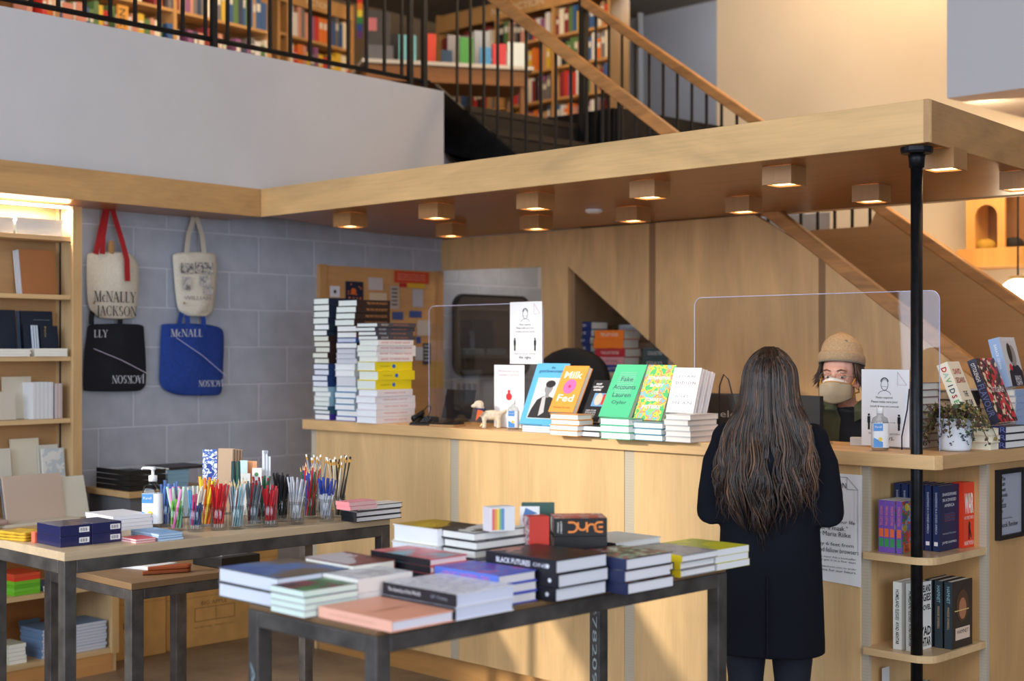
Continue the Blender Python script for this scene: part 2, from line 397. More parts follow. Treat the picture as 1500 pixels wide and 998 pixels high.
# niche at the corner (open shelves) and right wing
NX, NY = -2.715, 4.945
B().box(NX-.02, NX, PF+.022, NY+.0, 0, CT-.05).obj('niche_panel', W_V, ct)
B().box(NX, -2.45, NY-.02, NY-.002, 0, CT-.05).obj('niche_back_panel', wood((200, 158, 106), 'z'), ct)
B().box(-2.475, -2.452, NY, 6.2, .02, CT-.05).obj('side_panel', wood((204, 160, 108), 'z'), ct)
B().box(-2.478, -2.449, NY-.021, NY+.001, 0, CT-.05).obj('seam_strip', plyedge((190, 178, 158), 'z'), ct)
for zz in (.84, .497, .15):
    r0 = .07; X1, Y0s = -2.452, 4.512; poly = [(NX, Y0s)]
    for j in range(7):
        an = -math.pi/2 + j*math.pi/12; poly.append((X1-r0+r0*math.cos(an), Y0s+r0+r0*math.sin(an)))
    poly += [(X1, NY-.02), (NX, NY-.02)]
    B().slab(poly, zz-.026, zz).obj('niche_shelf', [wood((214, 180, 134), 'x', rough=.25)], ct, bevel=.001)
    
wt = thing('counter_worktop', 'thick birch worktop running along the counter and around the corner', 'worktop', (0, 0, 0))
WT = wood((226, 184, 130), 'x', contrast=.12); WTY = wood((208, 166, 116), 'y', contrast=.12)
B().slab([(-6.035, 4.5), (-2.43, 4.5), (-2.415, 4.535), (-2.80, 4.935), (-6.035, 4.935)], CT-.05, CT).obj('slab', WT, wt, bevel=.002)
B().slab([(-2.431, 4.5), (-2.39, 6.2), (-2.80, 6.2), (-2.80, 4.94)], CT-.05, CT-.0005).obj('slab', WTY, wt, bevel=.002)

# --- stair wall of plywood behind the counter
SY = 6.25
st = bpy.data.objects.new('wall_stair', None); COL.objects.link(st); st['kind'] = 'structure'
SW = wood((222, 178, 124), 'z', contrast=.12)
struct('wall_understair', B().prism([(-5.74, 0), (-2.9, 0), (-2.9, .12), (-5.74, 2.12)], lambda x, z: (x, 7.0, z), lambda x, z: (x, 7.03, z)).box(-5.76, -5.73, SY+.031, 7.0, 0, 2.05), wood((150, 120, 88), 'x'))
def xz(poly, y0, y1, m, name, parent, **kw):
    return B().prism(poly, lambda x, z: (x, y0, z), lambda x, z: (x, y1, z), 0).obj(name, m, parent, **kw)
def rz_(x): return 1.68 + (-3.495 - x)*.715       # underside of the near hand rail
X = lambda px: aty(px, 400, SY).x
xz([(-7.1, 2.085), (X(832), 2.065), (X(832), CB), (-7.1, CB)], SY, SY+.03, SW, 'plywood_panel', st)
xz([(X(793), 0), (X(832), 0), (X(832), 2.064), (X(793), 2.07)], SY, SY+.03, SW, 'plywood_panel', st)
tz = lambda x: 2.063 - (x - X(832))*.716
xz([(X(832)+.001, 2.063), (X(951), tz(X(951))), (X(951), CB), (X(832)+.001, CB)], SY-.004, SY+.03, SW, 'plywood_panel', st)
xz([(X(951)+.001, tz(X(951))), (X(960), tz(X(960))), (X(960), CB), (X(951)+.001, CB)], SY+.002, SY+.03, plyedge((150, 112, 74)), 'seam_strip', st)
x2 = X(832) + 2.063/.716
xz([(X(960)+.001, tz(X(960))), (X(1199), tz(X(1199))), (X(1199), rz_(X(1199))), (X(1105), CB), (X(960)+.001, CB)], SY, SY+.03, SW, 'plywood_panel', st)
xz([(X(1199)+.001, tz(X(1199))), (X(1209), tz(X(1209))), (X(1209), rz_(X(1209))), (X(1199)+.001, rz_(X(1199)))], SY+.002, SY+.03, plyedge((150, 112, 74)), 'seam_strip', st)
xz([(X(1209)+.001, tz(X(1209))), (x2, 0), (-1.35, 0), (-1.35, rz_(-1.35)), (X(1209)+.001, rz_(X(1209)))], SY, SY+.03, SW, 'plywood_panel', st)
# black stringer and treads
xz([(-6.95, 3.31), (-5.2, 3.31-1.75*.71), (-5.2, 2.4), (-6.24, 2.4), (-6.85, 2.85), (-6.95, 2.85)], SY, SY+.03, STEEL_D, 'steel_stringer', st)
for k in range(8):
    x0 = -6.9 + k*.25; z0 = 3.13 - k*.178
    B().box(x0, x0+.27, SY+.03, 7.33, z0-.04, z0).obj('tread', mat((52, 42, 34), .7), st)
    B().box(x0+.25, x0+.262, SY+.03, 7.33, z0-.178, z0-.04).obj('riser', mat((40, 33, 28), .7), st)
# far parapet of the lower flight
FY = 7.3
rzf = lambda x: 2.40 + (-4.29 - x)*.700
xz([(-4.75, 2.28), (-4.35, 2.28), (-4.29, 2.40), (-1.2, rzf(-1.2)), (-1.2, 0), (-4.75, 0)], FY, FY+.03, wood((190, 142, 92), 'x', contrast=.1), 'plywood_panel', st)

# railings
def railing(name, label, y, x0, x1, zf, low, h, bx, railmat):
    t = thing(name, label, 'railing', (x0, y, zf(x0)))
    o = Vector((x0, y, zf(x0)))
    w = .028
    pts = [Vector((x, y, zf(x))) - o for x in (x0, x1)]
    b = B()
    def sec(p): return [p+Vector((0, -w, -h)), p+Vector((0, w, -h)), p+Vector((0, w, 0)), p+Vector((0, -w, 0))]
    b.rings([sec(pts[0]), sec(pts[1])]); b.obj('handrail', railmat, t, bevel=.008)
    for x in bx:
        B().box(x-.007-o.x, x+.007-o.x, -.007, .007, low(x)-o.z, zf(x)-h-o.z+.01).obj('baluster', BLACK, t)
    return t
RAILW = wood((196, 138, 82), 'x', contrast=.2, scale=2)
nb = [aty(px, 100, SY+.03).x for px in (729, 754, 779, 799, 820, 842, 863, 886)] 
nb = [-6.75 + i*.125 for i in range(15)]
railing('stair_railing', 'near wooden stair handrail on thin black balusters above the canopy', SY+.02, -6.95, -1.3, lambda x: 1.745 + (-3.495-x)*.715, lambda x: max(CTP, 3.29-(x+6.95)*.71), .085, nb, RAILW)
fb = [-6.6 + i*.118 for i in range(20)]
def flow(x): return 2.25 if x > -4.9 else max(2.3, 3.2-(x+6.9)*.68)
railing('stair_railing', 'far wooden stair handrail on black balusters against the grey wall', FY+.02, -6.6, -1.2, lambda x: 2.42 + (-4.29-x)*.690, flow, .075, fb, RAILW)
B().box(-6.62, -6.57, FY-.005, FY+.045, 2.95, 4.05).obj('newel_post', BLACK, bpy.data.objects['stair_railing.001']).location = (6.6, -FY-.02, -(2.42 + (-4.29+6.6)*.690))
# mezzanine guard rail on the parapet
mr = thing('mezzanine_railing', 'long black steel guard rail along the mezzanine edge', 'railing', (0, 0, 0))
def mp(s): p = PW0 + qd*s - qn*.07; return p
Ltot = (PW1-PW0).length
b = B(); b.tube([mp(0)+Vector((0, 0, MZ+.055)), mp(Ltot-.05)+Vector((0, 0, MZ+.055))], .014, 4); b.obj('bottom_rail', BLACK, mr)
b = B(); b.tube([mp(0)+Vector((0, 0, MZ+1.0)), mp(Ltot-.05)+Vector((0, 0, MZ+1.0))], .02, 6); b.obj('top_rail', BLACK, mr)
s = 1.6
while s < Ltot-.28:
    p = mp(s); B().box(p.x-.008, p.x+.008, p.y-.008, p.y+.008, MZ+.05, MZ+1.0).obj('baluster', BLACK, mr); s += .143
for s in (Ltot-.22, Ltot-.10, (atpl(313, 60, mp(0), mp(4))-mp(0)).xy.length):
    p = mp(s); B().box(p.x-.015, p.x+.015, p.y-.015, p.y+.015, MZ, MZ+1.02).obj('newel_post', BLACK, mr)
# room behind the opening: block wall
wb = struct('wall_backroom', B().box(-9.0, -5.0, 7.62, 7.8, 0, 2.45), MORT)
BLK2 = mat((196, 190, 182), .8, var=.05, scale=8)
for k in range(3, 12):
    for i in range(9):
        put_block(Vector((-8.8 + (i+1)*.42 + (k % 2)*.21, 7.62, -.1 + k*.21)), .42, wb, math.pi, BLK2)
struct('ceiling_backroom', B().box(-9.2, -6.15, SY+.03, 7.62, 2.42, 2.45), mat((150, 140, 128), .9))
struct('wall_backroom_right', B().box(-9.2, -9.0, SY, 7.8, 0, 2.45), MORT)
light('backroom_lamp', 'AREA', (-6.4, 6.9, 2.40), 4, (1, .85, .68), target=(-6.6, 7.0, 0), shape='RECTANGLE', size=.9, size_y=.3)

# warm lamps of the mezzanine then added lamps that brighten the back right walls
for i, p in enumerate(((-7.6, 3.6, 4.7), (-7.8, 5.6, 4.7), (-8.0, 8.0, 4.75))):
    light('mezzanine_lamp', 'AREA', p, 17, (1, .72, .42), target=(p[0]-.9, p[1]+.5, 3), shape='DISK', size=.7)
light('stairwell_lamp', 'AREA', (-4.6, 7.9, 5.2), 58, (1, .74, .45), target=(-5.2, 8.6, 3), shape='DISK', size=.8)  # added without a fixture, warms and brightens the beige wall
light('back_wall_lamp', 'AREA', (-7.7, 9.9, 4.8), 17, (1, .97, .93), target=(-8.8, 11, 3.5), shape='DISK', size=.6)  # added without a fixture, lifts the grey wall behind the stairs

# ================================================================ BOOK BUILDER
def stacklabel(desc, i, n, where):
    k = n-1-i; pos = 'topmost' if k == 0 else ('lowest' if i == 0 else ORD[k] + ' from top')
    for lab in ('%s, %s of %d %s' % (desc, pos, n, where), '%s, %s, %s' % (desc, pos, where)):
        if len(lab.split()) <= 16: return lab
    return lab
PAGE = (238, 233, 220)
def cshape(w, h, t, bt, over, spine_m=0, art_m=1, back_m=0):
    """hard cover: two boards and a spine; local x from spine to fore edge, y up the book, z thickness"""
    b = B()
    b.box(0, w, 0, h, 0, bt, back_m)
    b.box(0, w, 0, h, t-bt, t, 0)
    b.m[-5] = art_m            # top face of the front board
    b.box(0, bt, 0, h, bt, t-bt, spine_m)
    for i, f in enumerate(b.f):  # spine-side faces take the spine colour
        if all(abs(b.v[j][0]) < 1e-6 for j in f): b.m[i] = spine_m
    return b
def book(loc, w, h, t, cover, label, rz=0, spine=None, page=PAGE, front=None, rot=None, group='books', hard=True, name='book', cat='book', back=None, parts=True):
    t_ = thing(name, label, cat, loc, rz, group, rot)
    cm = cover if not isinstance(cover, tuple) else mat(cover, .42)
    sm = cm if spine is None else (spine if not isinstance(spine, tuple) else mat(spine, .42))
    fm = cm if front is None else (front if not isinstance(front, tuple) else mat(front, .38))
    bt = .0026 if hard else .0007; ov = .003 if hard else .0003
    cshape(w, h, t, bt, ov, 2, 1, 0).obj('cover', [cm, fm, sm], t_)
    pm = page if not isinstance(page, tuple) else mat(page, .8)
    B().box(bt, w-ov, ov, h-ov, bt, t-bt).obj('pages', pm, t_)
    return t_
def front_text(bk, s, w, h, u, v, hgt, col, width=None, bold=.0, **kw):
    """lettering on the front cover; u across from spine, v up, fractions"""
    t = bk['t_']
    return lettering(s, mat(col, .5), bk, (u*w, v*h, t), (1, 0, 0), (0, 1, 0), hgt, width, bold=bold, **kw)
def spine_text(bk, s, h, t, v, hgt, col, width=None, **kw):
    return lettering(s, mat(col, .5), bk, (0, v*h, t/2), (0, -1, 0), (0, 0, 1), hgt, width, **kw)

def length_x(p, px):
    """extent towards -x from p so that the far end lands on pixel column px"""
    k = (px - PX0)/FPX   # u = k d
    # d = x*FWD.x + p.y*FWD.y ; u = x*RGT.x + p.y*RGT.y
    x = (k*p.y*FWD.y - p.y*RGT.y) / (RGT.x - k*FWD.x)
    return p.x - x
def length_y(p, px):
    k = (px - PX0)/FPX
    y = (k*p.x*FWD.x - p.x*RGT.x) / (RGT.y - k*FWD.y)
    return y - p.y
def place(p, Lx, Ly, side):
    """origin, rz, w, h of a flat book whose nearest corner is p and whose spine faces `side`"""
    if side == '-y': return Vector((p.x, p.y, p.z)), math.pi/2, Ly, Lx
    if side == '+x': return Vector((p.x, p.y+Ly, p.z)), math.pi, Lx, Ly
    if side == '-x': return Vector((p.x-Lx, p.y, p.z)), 0, Lx, Ly
    return Vector((p.x-Lx, p.y+Ly, p.z)), -math.pi/2, Ly, Lx
def stack(corner, pxl, pxr, z0, n, t, side, desc, where, cover, jit=.006, Lx=None, Ly=None, group='stacked books', ret=None, **kw):
    """a pile of n alike books; corner = pixel of the pile's nearest bottom corner on height z0"""
    p = atz(corner[0], corner[1], z0)
    Lx = Lx or length_x(p, pxl); Ly = Ly or length_y(p, pxr); out = []
    for i in range(n):
        j = jit if i < n-1 else jit*.5
        dx, dy = (random.uniform(-j, j), random.uniform(-j, j)) if n > 1 else (0, 0)
        o, rz, w, h = place(p + Vector((dx, dy, i*(t+.0006))), Lx, Ly, side)
        if n == 1: lab = '%s %s' % (desc, where)
        else:
            lab = stacklabel(desc, i, n, where)
        bk = book(o, w, h, t, cover, lab, rz + random.uniform(-.018, .018)*(n > 1), group=group, **kw)
        bk['t_'] = t; out.append((bk, w, h))
    return out
def pile(x0, x1, y0, y1, z0, n, t, side, desc, where, cover, jit=.004, group='stacked books', twist=.012, **kw):
    """n alike books lying on each other, given as a box on the table"""
    out = []
    for i in range(n):
        dx, dy = (random.uniform(-jit, jit), random.uniform(-jit, jit)) if n > 1 else (0, 0)
        o, rz, w, h = place(Vector((x1+dx, y0+dy, z0 + .0004 + i*(t+.0006))), x1-x0, y1-y0, side)
        if n == 1: lab = '%s %s' % (desc, where)
        else:
            lab = stacklabel(desc, i, n, where)
        bk = book(o, w, h, t, cover, lab, rz + random.uniform(-twist, twist)*(n > 1), group=group, **kw)
        bk['t_'] = t; out.append((bk, w, h))
    return out
def done_books():
    for o in bpy.data.objects:
        if 't_' in o: del o['t_']

# ================================================================ TABLES
def steel_table(label, x0, x1, y0, y1, z, leg=.042, top=.026, topmat=None, inset=0.0):
    t = thing('steel_frame_table', label, 'table', ((x0+x1)/2, (y0+y1)/2, 0), 0, 'steel frame display tables')
    cx, cy = (x0+x1)/2, (y0+y1)/2; a, b = (x1-x0)/2, (y1-y0)/2; zf = z - top
    B().box(-a+inset, a-inset, -b+inset, b-inset, zf, z).obj('tabletop', topmat, t, bevel=.002)
    for sx in (-1, 1):
        for sy in (-1, 1):
            xa, xb = sorted((sx*a, sx*(a-leg))); ya, yb = sorted((sy*b, sy*(b-leg)))
            B().box(xa, xb, ya, yb, 0, zf-.0005).obj('leg', STEEL, t, bevel=.003)
    for sy in (-1, 1):
        ya, yb = sorted((sy*b, sy*(b-leg))); B().box(-a+leg, a-leg, ya, yb, zf-.042, zf-.0005).obj('frame_rail', STEEL, t, bevel=.003)
    for sx in (-1, 1):
        xa, xb = sorted((sx*a, sx*(a-leg))); B().box(xa, xb, -b+leg, b-leg, zf-.042, zf-.0005).obj('frame_rail', STEEL, t, bevel=.003)
    return t
TAB = .925
tn = steel_table('near black steel table piled with colourful books', -3.01, -2.505, 2.075, 3.41, TAB, topmat=wood((120, 92, 64), 'y'), top=.012, inset=.002)
CHALK = mat((170, 178, 180), .9)
lettering('#7820934-Q', CHALK, tn, (-.2525+.0211, .6675-.042, .55), (0, 0, -1), (1, 0, 0), .022, .46)
lettering('MTO LANAI', mat((92, 90, 88), .8), tn, (.2525, -.40, TAB-.034), (0, -1, 0), (0, 0, 1), .024, .26)
lettering('ANSTYK', mat((130, 146, 156), .8), tn, (-.2525+.021, -.6675, .60), (0, 0, -1), (1, 0, 0), .02, .36)
lettering('WOKST', mat((120, 146, 156), .8), tn, (.2525-.021, -.6675, .62), (0, 0, -1), (1, 0, 0), .02, .30)
TM = .926
tm = steel_table('long steel table with plywood top holding pen jars', -4.69, -4.165, 2.18, 3.52, TM, topmat=[wood((206, 182, 150), 'y')], top=.028)
TL = .66
tl = steel_table('low steel table with dull wooden top behind the pen table', -5.64, -4.93, 2.86, 3.52, TL, leg=.055, topmat=wood((150, 118, 84), 'x'), top=.026)

# ---------------------------------------------------------------- books on the near table
NT = 'books on the near steel table'
W = 'on the near table'
G = dict(group=NT)
pile(-3.155, -2.895, 2.085, 2.31, TAB, 2, .0375, '+y', 'big art book with brown and blue cover', 'at the left table corner', (96, 92, 84), front=art([(66, 60, 46), (120, 100, 82), (84, 122, 186), (58, 92, 168)], 4, kind='soft', seed=3), page=(222, 226, 240), **G)
pile(-3.094, -2.885, 2.318, 2.462, TAB, 2, .042, '+y', 'art book with dark red picture cover', 'behind the blue art books', (120, 60, 56), front=art([(210, 200, 205), (140, 62, 58), (96, 40, 40)], 9, seed=5), **G)
pile(-2.885, -2.75, 2.055, 2.22, TAB, 4, .0155, '+y', 'slim magazine with green and purple cover', 'beside the peach book', (92, 50, 122), front=art([(96, 150, 84), (60, 110, 60), (130, 40, 46), (40, 30, 36)], 7, seed=2), page=(220, 236, 226), hard=False, **G)
r = pile(-2.742, -2.47, 2.092, 2.284, TAB, 1, .026, '-y', 'peach coloured hardback lying alone', 'at the near corner of the table', (247, 172, 142), spine=(248, 186, 164), page=(226, 224, 236), **G)
bk, w, h = r[0]
for i in range(3): front_text(bk, ('COLLECTED', 'LETTERS', 'EDITIONS')[i], w, h, .38+.16*i, .45, .012, (222, 158, 132), width=.09)
spine_text(bk, 'the collected letters and poems', h, .026, .52, .007, (214, 168, 152), width=.17)
r = pile(-2.733, -2.465, 2.288, 2.486, TAB, 2, .031, '-y', 'white patterned book with black spine', 'beside the peach book', (232, 233, 242), spine=(30, 30, 38), front=art([(232, 233, 244), (206, 206, 222), (232, 233, 244), (240, 240, 248)], 34, seed=1), page=(214, 218, 240), **G)
bk, w, h = r[1]; spine_text(bk, 'The Anarchy of the World', h, .031, .70, .013, (236, 236, 240), width=.12); spine_text(bk, 'GP  Penney', h, .031, .22, .010, (150, 156, 172), width=.06)
pile(-2.892, -2.752, 2.226, 2.405, TAB, 2, .0365, '+y', 'plain white thick paperback', 'beside the art books', (226, 224, 226), front=art([(226, 228, 234), (196, 196, 204), (230, 230, 236)], 16, seed=4), page=(236, 228, 222), hard=False, **G)
pile(-3.012, -2.768, 2.472, 2.606, TAB, 5, .0185, '-y', 'hardback with yellow to red cover', 'behind the white paperbacks', (214, 84, 84), spine=(28, 24, 30), front=art([(226, 196, 66), (226, 120, 130), (206, 60, 62), (120, 180, 196)], 5, kind='soft', seed=6), page=(238, 216, 214), **G)
pile(-3.118, -2.93, 2.642, 2.80, TAB, 3, .0475, '+y', 'thick white novel with yellow black cover', 'at the near table far left', (235, 235, 236), front=art([(222, 188, 40), (200, 164, 40), (50, 46, 36)], 6, seed=8), page=(238, 240, 246), **G)
pile(-2.925, -2.792, 2.66, 2.862, TAB, 6, .0235, '+y', 'black and white hardback', 'behind the blue illustrated books', (30, 30, 34), front=art([(236, 238, 236), (230, 230, 228), (238, 238, 236), (234, 234, 232), (70, 70, 70)], 7, seed=9), page=(238, 236, 230), **G)
r = pile(-2.762, -2.527, 2.49, 2.628, TAB, 3, .0255, '-y', 'blue and purple illustrated hardback', 'between the patterned and black books', (66, 84, 190), spine=(92, 118, 210), front=art([(66, 88, 206), (120, 84, 200), (84, 110, 214), (196, 84, 176)], 12, seed=3), page=(228, 224, 226), **G)
spine_text(r[2][0], 'MAGIC LANTERN  THE', r[2][2], .0255, .5, .011, (220, 110, 170), width=.17)
r = pile(-2.722, -2.465, 2.634, 2.832, TAB, 3, .0352, '-y', 'large black book with dark cover portrait', 'mid near table', (20, 19, 22), spine=(24, 24, 34), front=art([(20, 19, 21), (34, 26, 26), (30, 24, 26), (196, 128, 110)], 8, seed=12), page=(224, 226, 236), **G)
for (bk, w, h) in r[2:]: spine_text(bk, 'BLACK FUTURES', h, .0352, .60, .014, (236, 236, 244), width=.125, bold=.02); spine_text(bk, 'ONE', h, .0352, .22, .010, (220, 220, 230), width=.05)
for (bk, w, h) in r: B().ell((0, .03, .0176), (.0006, .006, .006), 10, 6).obj('emblem', mat((230, 232, 240), .5), bk)
pile(-2.60, -2.412, 2.842, 3.035, TAB, 3, .0312, '-y', 'cookbook with dark colourful vegetable cover', 'beside the large black books', (40, 24, 20), spine=(40, 48, 86), front=art([(30, 26, 26), (40, 34, 32), (170, 40, 50), (70, 150, 130), (210, 200, 190)], 34, seed=7), page=(232, 232, 240), **G)
pile(-2.62, -2.50, 3.05, 3.15, TAB, 2, .022, '+y', 'small cream hardback', 'between cookbooks and yellow spined books', (60, 56, 50), front=(90, 84, 76), page=(236, 228, 214), **G)
r = pile(-2.705, -2.487, 3.166, 3.332, TAB, 3, .0205, '-y', 'grey hardback with bright yellow spine', 'near the far end of the table', (150, 146, 146), spine=(244, 214, 38), front=art([(160, 156, 160), (176, 172, 178), (150, 146, 150)], 9, seed=2), page=(240, 240, 242), **G)
for bk, w, h in r: spine_text(bk, 'FRAGMENTS', h, .0205, .45, .009, (60, 54, 30), width=.12)
pile(-2.70, -2.49, 3.345, 3.505, TAB, 3, .0195, '+y', 'white paged book with yellow cover', 'at the table far end', (214, 206, 60), front=art([(226, 220, 40), (190, 196, 60), (226, 214, 60)], 6, seed=3), page=(236, 238, 244), hard=False, **G)
pile(-2.90, -2.72, 3.16, 3.37, TAB, 3, .025, '-y', 'white novel with dark spine', 'at the far back of the near table', (226, 222, 218), spine=(40, 38, 44), page=(240, 240, 236), **G)
# two thick black and orange novels facing the camera, on a low base pile
pile(-2.79, -2.625, 2.86, 3.03, TAB, 2, .034, '+y', 'dark plain hardback', 'under the black novels', (46, 40, 40), **G)
for i in range(2):
    zz = TAB + .0705 + i*.0515
    o = Vector((-2.655, 2.945, zz)) ; an = R(45+4+90)
    # spine faces the camera: local -x towards the camera
    d = Vector((math.cos(R(-41)), math.sin(R(-41)), 0))
    rz = R(-41) + math.pi
    n_ = Vector((math.cos(rz+math.pi/2), math.sin(rz+math.pi/2), 0))
    base = Vector((-2.665, 2.945, zz)) - n_*.075
    ORANGE = (214, 78, 40)
    bk = book(base, .118, .15, .05, (24, 18, 18), 'thick black novel with orange lettered spine, %s of two' % ('lower', 'upper')[i], rz, spine=(20, 17, 18), front=art([(206, 60, 38), (206, 60, 38), (226, 205, 196), (214, 84, 50)], 20, seed=5) if i else None, group=NT)
    if i:
        bm = mat((240, 140, 60), .45)
        def arc(cy, cz, r, a0, a1, tails):
            b = B(); n = 9; w = .0055
            pts = [(cy + math.cos(R(a0+(a1-a0)*j/n))*r, cz + math.sin(R(a0+(a1-a0)*j/n))*r) for j in range(n+1)]
            (dx, dz) = tails; pts = [(pts[0][0]+dx, pts[0][1]+dz)] + pts + [(pts[-1][0]+dx, pts[-1][1]+dz)]
            P = []
            for j, (y, z) in enumerate(pts):
                q0 = pts[max(j-1, 0)]; q1 = pts[min(j+1, len(pts)-1)]; tx, tz_ = q1[0]-q0[0], q1[1]-q0[1]; l = math.hypot(tx, tz_); P.append(((-.0006, y-tz_/l*w/2, z+tx/l*w/2), (-.0006, y+tz_/l*w/2, z-tx/l*w/2)))
            v = [q for pr in P for q in pr]; b.add(v, [(2*j, 2*j+1, 2*j+3, 2*j+2) for j in range(len(P)-1)]); return b.obj('lettering', bm, bk)
        # four strokes of the same bent bar, turned: reading from high y to low y
        arc(.098, .025, .0135, 90, 270, (.012, 0))
        arc(.070, .029, .0120, 180, 360, (0, .010))
        arc(.044, .021, .0120, 0, 180, (0, -.010))
        arc(.022, .025, .0135, 90, -90, (-.010, 0))
        B().box(-.0007, -.0003, .012, .024, .0225, .0275).obj('lettering', bm, bk)
        lettering('FRANK', mat((240, 236, 230), .5), bk, (0, .138, .025), (0, 0, 1), (0, 1, 0), .005, .030)
        lettering('HERBERT', mat((240, 236, 230), .5), bk, (0, .129, .025), (0, 0, 1), (0, 1, 0), .005, .034)
# upright things behind the black books
cam_rz = math.atan2(RGT.y, RGT.x)
def upright(px0, px1, ptop, d, z0, t, cover, label, cat='book', name='book', turn=0, lean=0, front=None, page=(244, 242, 236), group=None, spine=None, hard=True):
    """book standing upright facing the camera (front towards it)"""
    p = atd((px0+px1)/2, ptop, d); w = (px1-px0)/FPX*d; h = (p.z - z0)/math.cos(lean)
    rot = Matrix.Rotation(cam_rz+turn, 4, 'Z') @ Matrix.Rotation(math.pi/2 - lean, 4, 'X')
    o = Vector((p.x, p.y, z0)) - Vector((math.cos(cam_rz+turn), math.sin(cam_rz+turn), 0))*(w/2)
    if lean: o -= Vector((-math.sin(cam_rz+turn), math.cos(cam_rz+turn), 0))*0
    bk = book(o, w, h, t, cover, label, rot=rot.to_euler(), front=front, page=page, group=group, spine=spine, cat=cat, name=name, hard=hard)
    bk['t_'] = t
    return bk, w, h
upright(764, 812, 736, 4.14, TAB, .016, (66, 96, 88), 'slim dark green book standing upright behind the red box', group=NT)
def carton(name, label, cat, px0, px1, ptop, d, z0, depth, mats, turn=0):
    p = atd((px0+px1)/2, ptop, d); w = (px1-px0)/FPX*d; t = thing(name, label, cat, (p.x, p.y, z0), cam_rz+turn)
    b = B().box(-w/2, w/2, 0, depth, 0, p.z-z0); b.m = [0, 1, 2, 3, 4, 5][:6]; b.m = [0, 0, 1, 0, 0, 2]
    b.obj('carton', mats, t, bevel=.001); return t, w, p.z-z0
t, w, h = carton('card_box', 'bright red card box with floral white side', 'box', 774, 806, 757, 3.97, TAB, .05, [mat((214, 62, 48), .5), mat((214, 62, 48), .5), art([(240, 236, 236), (200, 60, 90), (240, 238, 236), (150, 70, 120)], 60, seed=2)], turn=.35)
t, w, h = carton('card_box', 'white card box with rainbow striped end', 'box', 716, 757, 743, 3.88, TAB+6*.0241+.002, .045, [WHITE, WHITE, mat((236, 226, 230), .6)], turn=.5)
for i, c in enumerate(((236, 120, 120), (246, 170, 90), (250, 220, 110), (120, 190, 150), (110, 150, 210))):
    B().box(-w/2+.005+i*.0075, -w/2+.0125+i*.0075, -.0006, -.0001, .004, h-.004).obj('stripe', mat(c, .6), t)
cd = thing('greeting_card', 'white card with blue triangles leaning on green book', 'card', atd(776, 760, 4.085).xy.to_3d() + Vector((0, 0, TAB+.1)), cam_rz)
cz_ = atd(776, 742, 4.085).z - TAB - .1
B().box(-.028, .028, -.001, .001, -.1, cz_).obj('card', WHITE, cd)
B().add([(-.02, -.0016, cz_-.03), (.022, -.0016, cz_-.02), (-.012, -.0016, cz_-.004)], [(0, 1, 2)]).obj('triangle', mat((90, 130, 180), .6), cd)

# ================================================================ LEFT TABLE: jars, pens and small stock
JAR = glass((225, 238, 242), .04, .13)
def jar(px, py, label, r=.030, h=.084):
    p = atz(px, py, TM); t = thing('glass_jar', label, 'jar', p, 0, 'pen jars on the plywood table')
    B().lathe([(r*.9, .0005), (r, .008), (r, h*.72), (r*.86, h*.84), (r*.88, h), (r*.84, h), (r*.82, h*.84), (r*.94, h*.7), (r*.94, .01), (r*.5, .006)], 18).obj('glass', JAR, t, smooth=True)
    B().lathe([(r*.9, h*.86), (r*.92, h*.88), (r*.9, h*.9)], 18, caps=False).obj('thread', JAR, t, smooth=True)
    return p
def pen(p, r, L, cols, label, group, kind='pen', tip='down', spread=.9, thick=.0036, cat=None, slot=(0, 1)):
    """one pen leaning in the jar at p"""
    k_, n_tot = slot; a = k_*2.39996 + random.uniform(-.08, .08); f = math.sqrt((k_+.5)/n_tot); rb, rt = .0195*f, .0228*f*spread
    p0 = Vector((math.cos(a)*rb, math.sin(a)*rb, .010)); p1 = Vector((math.cos(a+.75)*rt, math.sin(a+.75)*rt, .084)); d = (p1-p0).normalized()
    L = L*random.uniform(.93, 1.05); bd = B(); e = p0 + d*L
    n = 6
    if kind == 'pencil':
        bd.tube([p0, e - d*.022], thick*.85, n, 0); bd.tube([e-d*.022, e-d*.010], thick*.95, n, 1); bd.tube([e-d*.010, e], thick*.9, n, 2)
    elif kind == 'sharp':
        bd.tube([p0, e - d*.022], thick*.85, n, 0); bd.tube([e-d*.022, e-d*.006], [thick*.85, thick*.3], n, 1); bd.tube([e-d*.006, e], [thick*.3, .0003], n, 2)
    elif kind == 'marker':
        bd.tube([p0, p0+d*L*.55], thick*1.3, n, 0); bd.tube([p0+d*L*.55, e], [thick*1.4, thick*1.3], n, 1)
    else:
        bd.tube([p0, p0+d*.014], [.0008, thick*.8], n, 2); bd.tube([p0+d*.014, p0+d*L*.62], thick, n, 0); bd.tube([p0+d*L*.62, e], thick*1.12, n, 1)
    o = bd.obj('pencil' if kind in ('pencil', 'sharp') else 'pen', [mat(c, .4, m) for c, m in cols], None); o.location = p
    tag(o, label, cat or ('pencil' if kind in ('pencil', 'sharp') else 'pen'), group); return o
S = lambda *c: [(q, .0) for q in c]
SIL = (190, 192, 196)
